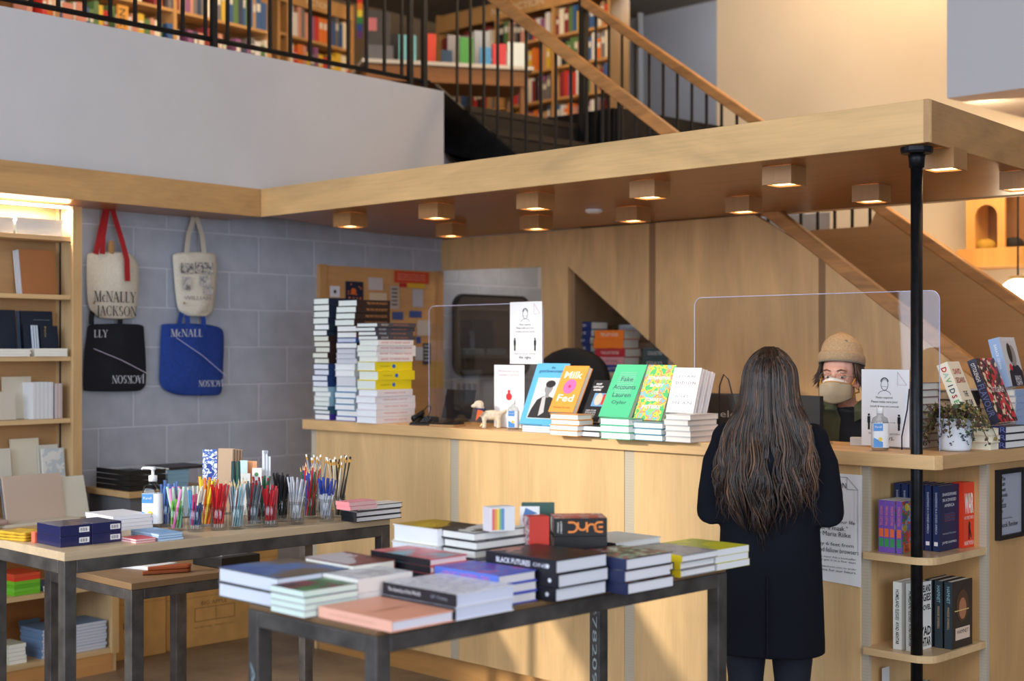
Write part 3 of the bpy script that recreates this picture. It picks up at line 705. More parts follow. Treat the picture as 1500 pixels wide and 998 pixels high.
JARS = [  # px, py, jar words, list of (kind, length, colours, count, words)
 (258, 778, 'glass jar of pink and green pens, nearest the pump bottle', [('marker', .145, S((120, 190, 150), (190, 226, 206), SIL), 3, 'pale green'), ('marker', .15, S((214, 110, 170), (226, 150, 200), SIL), 3, 'pink'), ('pen', .10, S((110, 190, 70), (110, 190, 70), SIL), 3, 'bright green')]),
 (287, 779, 'glass jar of blue and crimson pens beside red jar', [('pen', .145, S((40, 70, 120), (210, 205, 190), SIL), 5, 'navy'), ('pen', .13, S((196, 40, 110), (200, 60, 120), SIL), 3, 'crimson'), ('pen', .135, S((80, 150, 200), (80, 150, 200), SIL), 2, 'sky blue')]),
 (321, 777, 'glass jar crowded with bright red pens', [('pen', .150, S((206, 32, 40), (196, 24, 34), (220, 200, 200)), 10, 'bright red')]),
 (347, 775, 'glass jar of light blue and white pencils', [('sharp', .168, S((150, 196, 212), (226, 200, 150), (110, 160, 190)), 6, 'light blue'), ('sharp', .165, S((226, 226, 230), (226, 200, 150), (120, 120, 120)), 4, 'white'), ('sharp', .16, S((150, 90, 100), (226, 200, 150), (100, 60, 70)), 2, 'mauve')]),
 (371, 772, 'glass jar of grey pens behind dark red tops', [('pen', .15, S((120, 130, 140), (100, 112, 124), SIL), 8, 'slate grey'), ('pen', .15, S((130, 30, 40), (150, 30, 44), SIL), 3, 'dark red')]),
 (396, 772, 'glass jar of short red pens', [('pen', .135, S((190, 26, 44), (182, 30, 44), SIL), 7, 'ruby red')]),
 (434, 768, 'glass jar of silver grey mechanical pens', [('pen', .158, S((206, 208, 214), (180, 186, 200), (150, 150, 150)), 9, 'silver grey')]),
 (478, 764, 'glass jar of blue and white pens', [('pen', .15, S((206, 212, 226), (40, 66, 160), (180, 180, 186)), 9, 'blue and white')]),
 (246, 771, 'jar of blue felt pens just behind pump bottle', [('marker', .15, S((80, 120, 196), (100, 140, 210), SIL), 6, 'cornflower blue')]),
 (304, 771, 'glass jar of orange and yellow markers', [('marker', .165, S((240, 120, 40), (246, 130, 40), SIL), 6, 'orange'), ('marker', .168, S((244, 214, 50), (246, 220, 70), SIL), 4, 'yellow')]),
 (384, 766, 'glass jar of dark green and maroon pens', [('pen', .158, S((40, 96, 70), (40, 96, 70), SIL), 4, 'dark green'), ('pen', .16, S((150, 34, 48), (150, 34, 48), SIL), 4, 'maroon')]),
 (412, 764, 'jar packed with black pens', [('pen', .165, S((24, 24, 28), (20, 20, 24), (120, 120, 120)), 11, 'black')]),
 (455, 759, 'jar of long red and blue pencils', [('sharp', .205, S((206, 50, 46), (226, 190, 140), (206, 50, 46)), 5, 'long red'), ('sharp', .19, S((50, 84, 180), (226, 190, 140), (50, 84, 180)), 6, 'long blue'), ('sharp', .185, S((44, 110, 70), (226, 190, 140), (44, 110, 70)), 3, 'long green')]),
 (497, 758, 'jar of tall pencils with gold ferrules', [('pencil', .222, S((206, 196, 176), (196, 142, 50), (240, 236, 230)), 8, 'pale gold topped'), ('pencil', .222, S((30, 28, 28), (196, 142, 50), (30, 28, 28)), 5, 'black gold topped')]),
 (466, 754, 'rear jar of silver pencils with white erasers', [('pencil', .222, S((150, 160, 176), (196, 142, 50), (238, 236, 232)), 8, 'silver gold topped')]),
]
for px, py, jl, sets in JARS:
    p = jar(px, py, jl); todo = []
    for kind, L, cols, n, words in sets:
        noun = 'pencil' if kind in ('pencil', 'sharp') else ('felt pen' if kind == 'marker' else 'pen')
        lab = '%s %s standing in the %s' % (words, noun, jl.split(',')[0])
        if len(lab.split()) > 16: lab = ' '.join(lab.split()[:16])
        todo += [(L, cols, lab, words + ' pens in one jar', kind)]*int(n*1.6)
    random.shuffle(todo); nt_ = len(todo)
    for k_, (L, cols, lab, grp, kind) in enumerate(todo): pen(p, .030, L, cols, lab, grp, kind, spread=1.05, slot=(k_, nt_), thick=.0036 if nt_ < 14 else .0030)
def pump_bottle(p, s, label, pump=True):
    t = thing('sanitizer_bottle', label, 'bottle', p, cam_rz)
    CL = glass((230, 240, 246), .05, .35)
    def rr(w, d, z, n=20): return [(w*abs(math.cos(a))**.6*(1 if math.cos(a) > 0 else -1), d*abs(math.sin(a))**.6*(1 if math.sin(a) > 0 else -1), z) for a in [2*math.pi*i/n for i in range(n)]]
    b = B(); b.rings([rr(.030*s, .019*s, .001), rr(.033*s, .021*s, .006*s), rr(.033*s, .021*s, .11*s), rr(.028*s, .018*s, .128*s), rr(.012*s, .012*s, .138*s), rr(.012*s, .012*s, .146*s)]); b.obj('bottle_body', CL, t, smooth=True)
    lb = B(); lb.rings([rr(.0336*s, .0215*s, .012*s), rr(.0336*s, .0215*s, .108*s)], caps=False); lb.obj('label_sleeve', mat((236, 240, 246), .4), t, smooth=True)
    y = -.0222*s
    B().box(-.03*s, .006*s, y-.0002, y, .078*s, .107*s).obj('blue_band', mat((84, 150, 222), .4), t)
    B().add([(-.03*s, y-.0003, .014*s), (.006*s, y-.0003, .014*s), (.006*s, y-.0003, .034*s), (-.03*s, y-.0003, .052*s)], [(0, 1, 2, 3)]).obj('blue_wave', mat((84, 150, 222), .4), t)
    B().prism([(math.cos(i*.5236)*.008*s-.004*s, math.sin(i*.5236)*.008*s+.045*s) for i in range(12)], lambda a, z: (a, y-.0006, z), lambda a, z: (a, y, z)).obj('yellow_seal', mat((236, 206, 70), .4), t)
    lettering('Purell', WHITE, t, (-.012*s, y-.0003, .094*s), (1, 0, 0), (0, 0, 1), .008*s, .026*s)
    for i in range(8): B().box(.010*s, .030*s, y+.0020*s, y+.0021*s, (.10-.011*i)*s, (.103-.011*i)*s).obj('fine_print', mat((150, 160, 176), .5), t) if i < 0 else None
    if pump:
        c = B(); c.lathe([(.014*s, .146*s), (.014*s, .164*s), (.005*s, .166*s), (.005*s, .182*s), (.009*s, .183*s), (.009*s, .19*s)], 14); c.tube([(.006*s, 0, .188*s), (-.032*s, 0, .188*s), (-.036*s, 0, .184*s)], [.0055*s, .004*s, .003*s], 8); c.obj('pump', mat((240, 242, 244), .35), t, smooth=True)
    else:
        B().lathe([(.0125*s, .146*s), (.0135*s, .148*s), (.0135*s, .166*s), (.011*s, .17*s)], 14).obj('cap', mat((242, 244, 246), .35), t, smooth=True)
    return t
pump_bottle(atz(224, 772, TM), 1.13, 'clear pump bottle of hand sanitizer beside the pen jars')
# navy boxes, notebooks, paper
def simple(name, label, cat, b, m, part='body', loc=(0, 0, 0), rz=0, group=None, **kw):
    t = thing(name, label, cat, loc, rz, group); b.obj(part, m, t, **kw); return t
p0 = atz(88, 803, TM); lx = length_x(p0, 54); ly1 = length_y(p0, 133); NAVY = mat((34, 38, 84), .28, coat=.4)
for i in range(4):
    col, lev = i % 2, i//2
    y0 = p0.y + col*(ly1+.004)
    lab = '%s navy card box with barcode sticker in the %s pile' % (('lower', 'upper')[lev], ('near', 'far')[col])
    t = thing('card_box', lab, 'box', (p0.x, y0, TM+.0005+lev*.0345), 0, 'navy boxes on the plywood table')
    B().box(-lx, 0, 0, ly1, 0, .034).obj('carton', NAVY, t, bevel=.0015)
    st_ = B().box(0, .0004, ly1*.62, ly1*.95, .009, .026).obj('barcode_sticker', WHITE, t)
    bb = B()
    for j in range(8): bb.box(.0004, .0007, ly1*(.66+.03*j), ly1*(.66+.03*j+(.010 if j % 3 else .018)), .012, .023)
    bb.obj('barcode', mat((40, 40, 60), .6), t)
stack((199, 797), 178, 228, TM, 2, .007, '+y', 'thin red notebook', 'beside the navy boxes', (214, 44, 60), jit=.003, group='notebooks on plywood table', hard=False, page=(236, 200, 200))
stack((233, 793.5), 192, 268, TM, 3, .0075, '+y', 'light blue notebook', 'in front of the pump bottle', (120, 168, 220), jit=.003, group='notebooks on plywood table', hard=False, page=(190, 214, 236))
stack((168, 779), 126, 214, TM, 4, .0125, '+y', 'white paper pad', 'behind the navy boxes', (228, 230, 240), jit=.003, Ly=.15, group='paper pads', hard=False, page=(236, 238, 246))
def cloth(name, label, px, py, w, d, h, m, seed, n=10):
    p = Vector(px) if py is None else atz(px, py, TM); N = 12
    t = thing(name, label, 'cloth', p, .3)
    for L in range(3):
        rs = []
        z0 = L*h/3
        def pt(i, j, top):
            u, v = i/N-.5, j/N-.5
            k = noise.noise(Vector((u*4+seed+L, v*4, L*1.7)))
            return (u*w*(1+.08*k), v*d*(1+.1*k), z0 + (h/3*.92 + .004*k if top else 0.001) )
        vs = [pt(i, j, 0) for j in range(N+1) for i in range(N+1)] + [pt(i, j, 1) for j in range(N+1) for i in range(N+1)]
        M_ = (N+1)*(N+1); fs = []
        for j in range(N):
            for i in range(N):
                a = j*(N+1)+i; fs += [(a, a+N+1, a+N+2, a+1), (M_+a, M_+a+1, M_+a+N+2, M_+a+N+1)]
        ed = [i for i in range(N+1)] + [(j+1)*(N+1)-1 for j in range(1, N+1)] + [N*(N+1)+i for i in range(N-1, -1, -1)] + [j*(N+1) for j in range(N-1, 0, -1)]
        for q in range(len(ed)): a, c = ed[q], ed[(q+1) % len(ed)]; fs.append((a, c, c+M_, a+M_))
        B().add(vs, fs).obj('fold', m, t, smooth=True)
    return t
cloth('folded_cloth', 'folded mustard yellow cloth at the table corner', 33, 790, .13, .10, .030, mat((212, 168, 46), .9, var=.1, scale=60), 3)
cloth('folded_cloth', 'crumpled pale blue cloth behind the navy boxes', (-4.53, 2.42, TM), None, .13, .07, .03, mat((206, 220, 236), .9, var=.05, scale=40), 8)
simple('eraser_block', 'small orange block beside the yellow cloth', 'block', B().box(-.012, .012, -.01, .01, 0, .036), mat((240, 110, 84), .6), loc=atz(52, 795, TM), bevel=.003)
# upright stationery behind the jars
US = dict(group='upright stationery')
def leaner(px0, px1, ptop, d, t, cover, label, front=None, turn=0, z0=TM, lean=.06, **kw): return upright(px0, px1, ptop, d, z0, t, cover, label, front=front, turn=turn, lean=lean, **kw)
leaner(297, 318, 659, 5.62, .012, (216, 120, 70), 'notebook with blue abstract pattern and orange border', front=art([(40, 70, 160), (226, 230, 240), (60, 100, 190), (236, 238, 244)], 40, seed=4), group='upright stationery', turn=.1)
leaner(313, 324, 668, 5.68, .014, (36, 54, 84), 'slim navy notebook behind the patterned notebook', group='upright stationery', turn=.1)
for i in range(4):
    bk, w, h = leaner(319+i*5.5, 342+i*4, 657.5+.6*i, 5.60+i*.028, .016, (176, 146, 118), 'kraft brown notebook with dark lettering, %s in the upright row' % ORD[i], group='upright stationery', turn=-.25)
    if i == 0: front_text(bk, 'SUN NOTE', w, h, .5, .30, .006, (60, 50, 44), width=w*.6)
for px, c, wd, nm in ((342, (30, 66, 70), 6, 'dark teal'), (349, (40, 80, 70), 6, 'bottle green')):
    q = atd(px, 676, 5.45); o = B().tube([(0, 0, .001), (0, 0, q.z-TM-.06), (0, 0, q.z-TM)], [.008, .0095, .008], 10).obj('marker_pen', mat(c, .35), None); o.location = (q.x, q.y, TM); tag(o, '%s marker standing behind the pen jars' % nm, 'pen', 'markers')
for i, (a, b_, c) in enumerate(((351, 362, (196, 222, 226)), (360, 369, (236, 160, 110)), (366, 376, (240, 176, 130)), (350, 366, (238, 240, 244)))):
    leaner(a, b_, (675, 676, 676, 694)[i], (5.55, 5.57, 5.6, 5.5)[i], .004, c, '%s card standing behind the jars' % ('pale aqua', 'orange', 'light orange', 'plain white')[i], cat='card', name='notecard', group='upright stationery', hard=False)
bk, w, h = leaner(369, 383, 686, 5.52, .005, (240, 241, 244), 'white card printed with a green leaf', cat='card', name='notecard', group='upright stationery', hard=False)
B().ell((w*.45, h*.86, .0055), (.008, .008, .0006), 10, 6).obj('leaf_print', mat((80, 140, 90), .6), bk)
q = atd(390, 660, 5.55); t = thing('ruler_set', 'clear plastic rulers standing with a metal clip', 'ruler', (q.x, q.y, TM), cam_rz)
for i in range(3): B().box(-.016+i*.011, -.006+i*.011, -.001+i*.003, .001+i*.003, 0, q.z-TM-.012*i).obj('ruler', mat((214, 220, 228), .3), t)
B().box(-.008, .008, -.004, -.001, q.z-TM-.012, q.z-TM).obj('clip', mat((170, 172, 178), .3, .9), t)
q = atd(377, 660, 5.7)
# white books with black spines and pink books at the far end
stack((522, 766), 500, 588, TM, 3, .0195, '-y', 'white paged book with black spine', 'at the pen table end', (40, 40, 44), spine=(34, 36, 42), front=(236, 236, 240), page=(240, 240, 244), group='books at the end of the pen table')
stack((512, 748.5), 492, 552, TM+.0610, 2, .0145, '-y', 'pink notebook', 'on top of the black spined books', (226, 140, 150), spine=(214, 130, 140), page=(236, 190, 190), group='books at the end of the pen table', hard=False)
# ---------------------------------------------------------------- low table: papers, pencil boxes, black tray
simple('paper_sheaf', 'loose white printed sheets on the low table', 'paper', B().box(-.09, .09, -.07, .07, 0, .006).box(-.07, .10, -.06, .09, .006, .012), PAPER, 'sheets', loc=(-5.28, 3.12, TL+.0005), rz=.3)
t = thing('pencil_box', 'brown pencils bundled on the low table edge', 'pencils', (-5.02, 3.06, TL), .25)
for i in range(7): B().tube([(-.07+.004*i, -.05+i*.014, .009), (.03-.003*i, .10+i*.006, .009)], .0085, 6).obj('pencil', mat((150, 76, 40), .5), t)
for i in range(5): B().tube([(-.06+.004*i, -.03+i*.014, .025), (.03-.003*i, .10+i*.008, .025)], .0085, 6).obj('pencil', mat((168, 84, 46), .5), t)
t = thing('tray_box', 'black tray with a white card on the low table', 'box', (-5.09, 3.42, TL), .05)
B().box(-.10, .10, -.12, .08, .001, .045).obj('tray', mat((20, 20, 22), .5), t, bevel=.003); B().box(-.06, .05, -.08, .05, .0455, .052).obj('white_card', WHITE, t)
simple('yellow_pencil', 'long yellow pencil lying behind the brown pencils', 'pencil', B().tube([(-.08, 0, .006), (.08, .02, .006)], .006, 6), mat((216, 170, 40), .5), loc=(-5.30, 3.36, TL), rz=1.0)

# ================================================================ BOOKCASE ON THE BLOCK WALL
def wallpt(y, out=0): 
    s = (y-BW0.y)/bdir.y; p = BW0 + bdir*s + bn*out; return p
O = wallpt(3.52); lrz = math.atan2(-bdir.y, -bdir.x)       # local x runs left along the wall, local y out into the room
case = thing('bookcase', 'tall plywood bookcase with a deep lower cabinet against the block wall', 'bookcase', (O.x, O.y, 0), lrz)
CW = 1.25; DU = .185; DB = .40; LW = wood((214, 180, 134), 'z'); LWX = wood((216, 182, 134), 'x')
B().box(.068, .09, .004, DU, .75, 2.27).obj('side_panel', LW, case)
B().box(.062, .115, DU, DU+.02, .7505, 2.27).obj('stile', wood((208, 170, 120), 'z'), case, bevel=.002)
B().box(.09, CW, .004, .014, .75, 2.27).obj('back_panel', wood((190, 148, 102), 'x'), case)
for y_ in (.05, DU-.02): B().box(.0902, .0925, y_, y_+.012, .78, 2.27).obj('shelf_track', mat((60, 60, 62), .5, .6), case)
SHZ = [2.12, 1.833, 1.532, 1.228, .935]
for z in SHZ: B().box(.093, CW, .014, DU-.002, z-.022, z).obj('shelf', LWX, case, bevel=.001)
B().box(0, .022, .004, DB, 0, .75).obj('side_panel', LW, case); B().box(-.003, .035, DB, DB+.02, 0.09, .75).obj('stile', wood((208, 170, 120), 'z'), case)
B().box(-.01, CW, .004, DB+.02, .728, .75).obj('ledge', LWX, case, bevel=.002)
B().box(.022, CW, .004, .014, 0, .728).obj('back_panel', wood((170, 112, 62), 'x'), case)
for z in (.43, .115): B().box(.022, CW, .014, DB+.008, z-.022, z).obj('shelf', LWX, case)
B().box(.022, CW, DB-.015, DB+.004, 0, .092).obj('kickboard', wood((206, 150, 90), 'x'), case)
t = thing('shelf_lamp', 'bright strip lamp hidden at the top of the bookcase', 'lamp', (O.x, O.y, 0), lrz)
B().box(.10, CW, DU-.05, DU-.03, 2.262, 2.272).obj('tube', mat((255, 248, 236), .4, emit=(255, 244, 226), es=14), t)
l = light('shelf_lamp_light', 'AREA', (.5, DU-.04, 2.255), 13, (1, .93, .82), shape='RECTANGLE', size=.9, size_y=.03); l.parent = t
Cm = Matrix.Translation((O.x, O.y, 0)) @ Matrix.Rotation(lrz, 4, 'Z'); Ci = Cm.inverted()
def sx(px, out):   # local x on the plane `out` metres from the wall seen at pixel column px
    a, c = wallpt(2, out), wallpt(5, out); return (Ci @ atpl(px, 500, a, c)).x
def facing(px0, px1, z0, h, out, t, cover, label, lean=.12, front=None, group='books and cards in the bookcase', cat='book', name='book', page=(240, 238, 232), hard=False, spine=None):
    """cover-out book or card on a shelf between two pixel columns, leaning back"""
    xa, xb = sx(px1, out), sx(px0, out); w = xb-xa
    # facing the room (+local y); seen from the room its left is +x
    rot = Cm.to_3x3() @ Matrix.Rotation(math.pi, 3, 'Z') @ Matrix.Rotation(math.pi/2-lean, 3, 'X')
    o = Cm @ Vector((xb, out - math.sin(lean)*0, z0+.0008))
    bk = book(o, w, h, t, cover, label, rot=rot.to_euler(), front=front, page=page, group=group, cat=cat, name=name, hard=hard, spine=spine); bk['t_'] = t
    return bk, w, h
def shelf_pile(px0, px1, z0, n, t, desc, where, cover, d0, dep, page=(240, 238, 230), hard=False, **kw):
    xa, xb = sx(px1, d0+dep), sx(px0, d0+dep)
    for i in range(n):
        o = Cm @ Vector((xb+random.uniform(-.003, .003), d0+dep+random.uniform(-.004, .002), z0+.0006+i*(t+.0004)))
        # pages face the room: spine on local +x side
        bk = book(o, xb-xa, dep, t, cover, stacklabel(desc, i, n, where), lrz+math.pi, page=page, group='piles in the bookcase', hard=hard, **kw)
def spines(pxs, z0, h, out, dep, cols, desc, where, page=(238, 236, 230), hv=.0, thick=None, hard=True):
    """row of books standing with spines to the room; pxs = pixel edges"""
    for i in range(len(pxs)-1):
        xa, xb = sx(pxs[i+1], out), sx(pxs[i], out); t = (xb-xa)*.94; c = cols[i % len(cols)]
        rot = Cm.to_3x3() @ Matrix(((0, 0, -1), (-1, 0, 0), (0, 1, 0)))
        hh = h*(1-random.uniform(0, hv)); o = Cm @ Vector((xb, out, z0+.0008))
        book(o, dep, hh, t, c, '%s, %s from the left %s' % (desc, ORD[i], where), rot=rot.to_euler(), page=page, group='books standing in the bookcase', hard=hard)
CREAM = (232, 228, 216); NV = (26, 38, 56)
# top shelf: white notebooks
shelf_pile(24, 92, SHZ[0], 9, .0085, 'white notebook', 'in the pile beside the bright lamp', (226, 232, 226), .02, .14, page=(236, 238, 234))
shelf_pile(-22, 20, SHZ[0], 8, .009, 'cream notebook', 'in the pile at the left on the top shelf', CREAM, .02, .14)
# second shelf: kraft notebooks
for i in range(4): facing(33+i*-3, 83-i*3, SHZ[1], .222-.002*i, .115-.017*i, .006, (168, 110, 66) if i == 0 else (226, 226, 232), ('kraft brown pad leaning cover out' if i == 0 else 'white pad, %s behind the kraft brown pad' % ORD[i-1]), lean=.16)
# third shelf: navy albums and cream pads
facing(-20, 24, SHZ[2], .225, .07, .010, NV, 'large navy album at the left on the navy shelf', lean=.1)
facing(27, 30, SHZ[2], .222, .08, .010, (60, 74, 96), 'narrow grey blue album between the navy albums', lean=.1)
bk, w, h = facing(31, 78, SHZ[2], .222, .07, .012, NV, 'large navy album with a pale line', lean=.1)
B().box(w*.4, w*.9, h*.8, h*.806, .0122, .0126).obj('foil_line', mat((150, 160, 172), .4), bk)
bk, w, h = facing(60, 86, SHZ[2], .150, .125, .008, (24, 36, 54), 'small navy notebook with gold lettering', lean=.14)
lettering('Paris', mat((190, 160, 96), .4), bk, (w*.3, h*.8, .008), (0, -1, 0), (1, 0, 0), .010, .05)
bk, w, h = facing(36, 47, SHZ[2], .155, .120, .008, (24, 36, 54), 'slim navy notebook left of the small one', lean=.14)
for i in range(3): facing(48+i*3.6, 50.5+i*3.6, SHZ[2], .152, .135, .004, (200, 214, 232), 'white edged slip, %s from the left before the navy albums' % ORD[i], lean=.14, cat='notepad', name='notepad')
shelf_pile(0, 45, SHZ[2], 3, .012, 'cream pad', 'in the left pile before the navy albums', CREAM, .145, .05)
shelf_pile(52, 99, SHZ[2], 3, .0125, 'ivory pad', 'in the right pile before the navy albums', (238, 234, 222), .145, .05)
# fourth shelf: wrapped cards and thin white spines
facing(4, 46, SHZ[3], .205, .06, .012, (206, 198, 180), 'tall beige card set in clear wrap', lean=.08, cat='card set', name='card_set')
facing(-16, 22, SHZ[3], .135, .12, .012, (206, 198, 184), 'short beige card set in front at the left', lean=.1, cat='card set', name='card_set')
spines([48 + i*3.0 for i in range(11)], SHZ[3], .178, .15, .12, [(226, 228, 232), (214, 216, 222)], 'thin white booklet', 'in the white row', hard=False)
spines([81, 83.5, 86, 88.5, 91.5], SHZ[3], .17, .15, .12, [(208, 196, 200), (196, 176, 170)], 'thin pinkish booklet', 'in the right row', hard=False)
# fifth shelf
facing(-18, 16, SHZ[4], .155, .10, .012, (214, 210, 196), 'wrapped cream card set at the far left of its shelf', cat='card set', name='card_set')
facing(17, 58, SHZ[4], .195, .06, .012, (224, 216, 196), 'tall cream card set in crinkled wrap', cat='card set', name='card_set')
facing(57, 86, SHZ[4], .160, .08, .010, (214, 212, 202), 'pale card set behind the white notecards', cat='card set', name='card_set')
facing(62, 94, SHZ[4], .145, .13, .012, (226, 226, 222), 'white notecard set with grey picture at the right', cat='card set', name='card_set', front=art([(226, 226, 222), (196, 204, 210), (228, 228, 226)], 10, seed=6))
# ledge
bk, w, h = facing(9, 94, .75, .225, .30, .016, (206, 184, 168), 'large pinkish beige album leaning on the ledge', lean=.22, hard=True)
facing(6, 30, .75, .215, .27, .010, (120, 128, 140), 'dark grey album behind the pinkish beige album', lean=.22)
facing(92, 130, .75, .205, .30, .010, (224, 220, 204), 'ivory card set leaning at the right of the ledge', lean=.28, cat='card set', name='card_set')
tb = simple('display_board', 'cream board lying along the front of the ledge', 'board', B().box(sx(112, .37), sx(2, .37), .318, .405, .7506, .764), mat((224, 216, 198), .7), loc=(O.x, O.y, 0), rz=lrz)
simple('folded_fabric', 'dusty pink folded fabric at the left of the ledge', 'fabric', B().box(sx(9, .38), sx(-20, .38), .325, .41, .765, .79), mat((190, 160, 150), .9), loc=(O.x, O.y, 0), rz=lrz, bevel=.012)
# lower cabinet shelves
for i in range(6):
    c = ((110, 190, 40), (120, 200, 60), (100, 180, 40), (120, 196, 50), (226, 70, 44), (220, 84, 50))[i]
    xa, xb = sx(58, .38), sx(20, .38)
    book(Cm @ Vector((xb, .385, .4306+i*.0165)), xb-xa, .18, .016, c, '%s pad, %s from the bottom of the red and green pile' % ('green' if i < 4 else 'red', ORD[i]), lrz+math.pi, page=c, group='piles in the lower cabinet', hard=False)
shelf_pile(63, 100, .43, 2, .012, 'blue printed folder', 'on the middle cabinet shelf', (90, 130, 176), .2, .17)
shelf_pile(104, 148, .43, 2, .010, 'pale grey folder', 'at the right of the middle cabinet shelf', (180, 192, 206), .2, .17)
shelf_pile(62, 156, .115, 9, .0145, 'blue grey catalogue', 'in the bottom cabinet pile', (110, 140, 176), .19, .19, page=(206, 210, 222))
shelf_pile(12, 38, .115, 5, .018, 'pale green paperback', 'in the small bottom cabinet pile', (196, 200, 176), .24, .14)
facing(36, 66, .115, .15, .16, .006, (70, 100, 120), 'thin teal booklet leaning behind the catalogues', lean=.4)

# ================================================================ CARDBOARD BOXES AND SIDE CABINET BY THE WALL
KRAFT = mat((196, 148, 84), .8, var=.06, scale=12); KPRINT = mat((120, 84, 44), .8)
def carton_floor(label, x0, x1, y0, y1, z0, z1):
    t = thing('cardboard_box', label, 'box', (x1, y0, z0), 0, 'cardboard boxes by the wall')
    B().box(x0-x1, 0, 0, y1-y0, .0005, z1-z0-.001).obj('carton', KRAFT, t, bevel=.003)
    B().box(x0-x1, .0008, 0, y1-y0, z1-z0-.052, z1-z0-.050).obj('flap_seam', mat((140, 100, 54), .8), t); return t, y1-y0, z1-z0
t, L, h = carton_floor('printed cardboard box on the floor against the block wall', -6.68, -6.462, 3.95, 4.475, 0, .312)
for i in range(5): 
    b = B(); z = .10+i*.03
    for a, c, d, e in ((0, .002, 0, .022), (.020, .022, 0, .022), (0, .022, 0, .002), (0, .022, .020, .022)): b.box(.0004, .0009, .10+a, .10+c, z+d, z+e)
    b.obj('printed_square', KPRINT, t)
b = B()
for a, c, d, e in ((.17, .42, .13, .133), (.17, .42, .20, .203), (.17, .173, .13, .20), (.30, .303, .13, .20), (.417, .42, .13, .20)): b.box(.0004, .0009, a, c, d, e)
b.obj('printed_diagram', KPRINT, t); lettering('BIG APPLE', KPRINT, t, (.0004, .29, .225), (0, 1, 0), (0, 0, 1), .022, .16)
lettering('No. 800-7200   MADE IN USA', KPRINT, t, (.0004, .29, .10), (0, 1, 0), (0, 0, 1), .008, .24)
t, L, h = carton_floor('cardboard box standing left beside the printed box', -6.655, -6.44, 3.56, 3.935, 0, .33)
lettering('BIG', KPRINT, t, (.0004, .17, .17), (0, 1, 0), (0, 0, 1), .03, .08)
carton_floor('flatter cardboard box stacked on the printed box', -6.685, -6.47, 4.02, 4.66, .3125, .475)
t = thing('wall_shelf', 'wooden wall shelf with grey drawer behind the pen table', 'shelf', (-6.36, 3.78, 0))
B().box(-.24, .20, -.22, .28, .845, .875).obj('shelf_board', wood((196, 160, 112), 'y'), t, bevel=.002)
B().box(-.24, .16, -.19, .25, .70, .845).obj('drawer', mat((96, 96, 100), .6), t)
for i in range(4):
    t = thing('document_tray', 'black plastic document tray, %s from the bottom by the wall' % ORD[i], 'tray', (-6.34, 3.68, .8755+i*.026), 0, 'black document trays')
    B().box(-.17, .15, -.10, .10, 0, .004).obj('base', BLACK, t); B().box(-.17, .15, -.10, -.094, .004, .022).obj('rim', BLACK, t); B().box(.144, .15, -.094, .10, .004, .022).obj('rim', BLACK, t)
pile(-6.40, -6.20, 3.80, 3.92, .8755, 4, .022, '+x', 'pale blue paged manual', 'beside the black document trays', (120, 160, 186), page=(210, 222, 232), group='manuals by the wall')
pile(-6.42, -6.19, 3.80, 4.03, .9665, 1, .012, '+x', 'flat black binder', 'lying across the pale blue manuals', (30, 32, 38), group='manuals by the wall')
q = atz(285, 757, TM); o = thing('gift_box', 'grey gift box with gold crest behind the pens', 'box', q, cam_rz+.3)
B().box(-.045, .045, 0, .03, .001, .115).obj('carton', mat((150, 166, 178), .5), o, bevel=.002)
B().box(.012, .03, -.0006, 0, .075, .10).obj('gold_crest', mat((170, 140, 80), .4), o)

# ================================================================ ON THE COUNTER
CG = 'books in the tall counter stacks'
def column(corner, L, Rr, items, where, side='+x', z0=CT, base=None, dims=None, plane=None, group=CG):
    """mixed pile; items = (n, t, cover, spine, page, words) from the bottom up"""
    p = base or atz(corner[0], corner[1], z0); Lx, Ly = dims or (length_x(p, L), length_y(p, Rr)); z = z0; tot = sum(i[0] for i in items); k = 0; out = []
    for n, t, cov, sp, pg, words in items:
        for i in range(n):
            f = random.uniform(.93, 1.03)
            o, rz, w, h = place(Vector((p.x+random.uniform(-.008, .006), p.y+random.uniform(-.006, .006), z+.0004)), Lx*f, Ly*f, side)
            lab = '%s, %s from the bottom %s' % (words, ORD[k] if k < 20 else '%dth' % (k+1), where)
            bk = book(o, w, h, t-.0006, cov, lab, rz+random.uniform(-.03, .03), spine=sp, page=pg, group=group); bk['t_'] = t-.0006
            out.append((bk, w, h)); z += t; k += 1
    return out
WP = (236, 238, 240); GP = (222, 230, 228)
cC = column((552, 621), 523, 608, [
    (5, .0335, (226, 220, 228), (232, 230, 236), (236, 240, 246), 'white hardback with pale pink spine'),
    (3, .046, (236, 214, 30), (240, 220, 30), GP, 'bright yellow hardback'),
    (4, .027, (226, 226, 226), (236, 232, 232), (226, 230, 224), 'white book with red lettering'),
    (4, .0212, (60, 58, 66), (74, 72, 80), (226, 230, 228), 'dark grey hardback')], 'of the front right counter stack')
for bk, w, h in cC:
    l = bk['label']; t = bk['t_']
    if 'yellow' in l:
        B().ell((0, h*.5, t/2), (.0006, .011, .011), 12, 6).obj('blue_emblem', mat((30, 110, 190), .5), bk); spine_text(bk, 'THE DEFINITIVE', h, t, .74, .006, (120, 110, 30), width=.06)
    elif 'red letter' in l: spine_text(bk, 'HOW TO READ NOW', h, t, .5, .010, (190, 60, 60), width=h*.8)
    elif 'dark grey' in l: spine_text(bk, 'GOOD', h, t, .82, .009, (226, 226, 226), width=.045); spine_text(bk, 'THE LIVING SEA', h, t, .4, .006, (206, 120, 80), width=.1)
    else: spine_text(bk, 'MEMORIAL DRIVE', h, t, .5, .007, (200, 120, 130), width=h*.6)
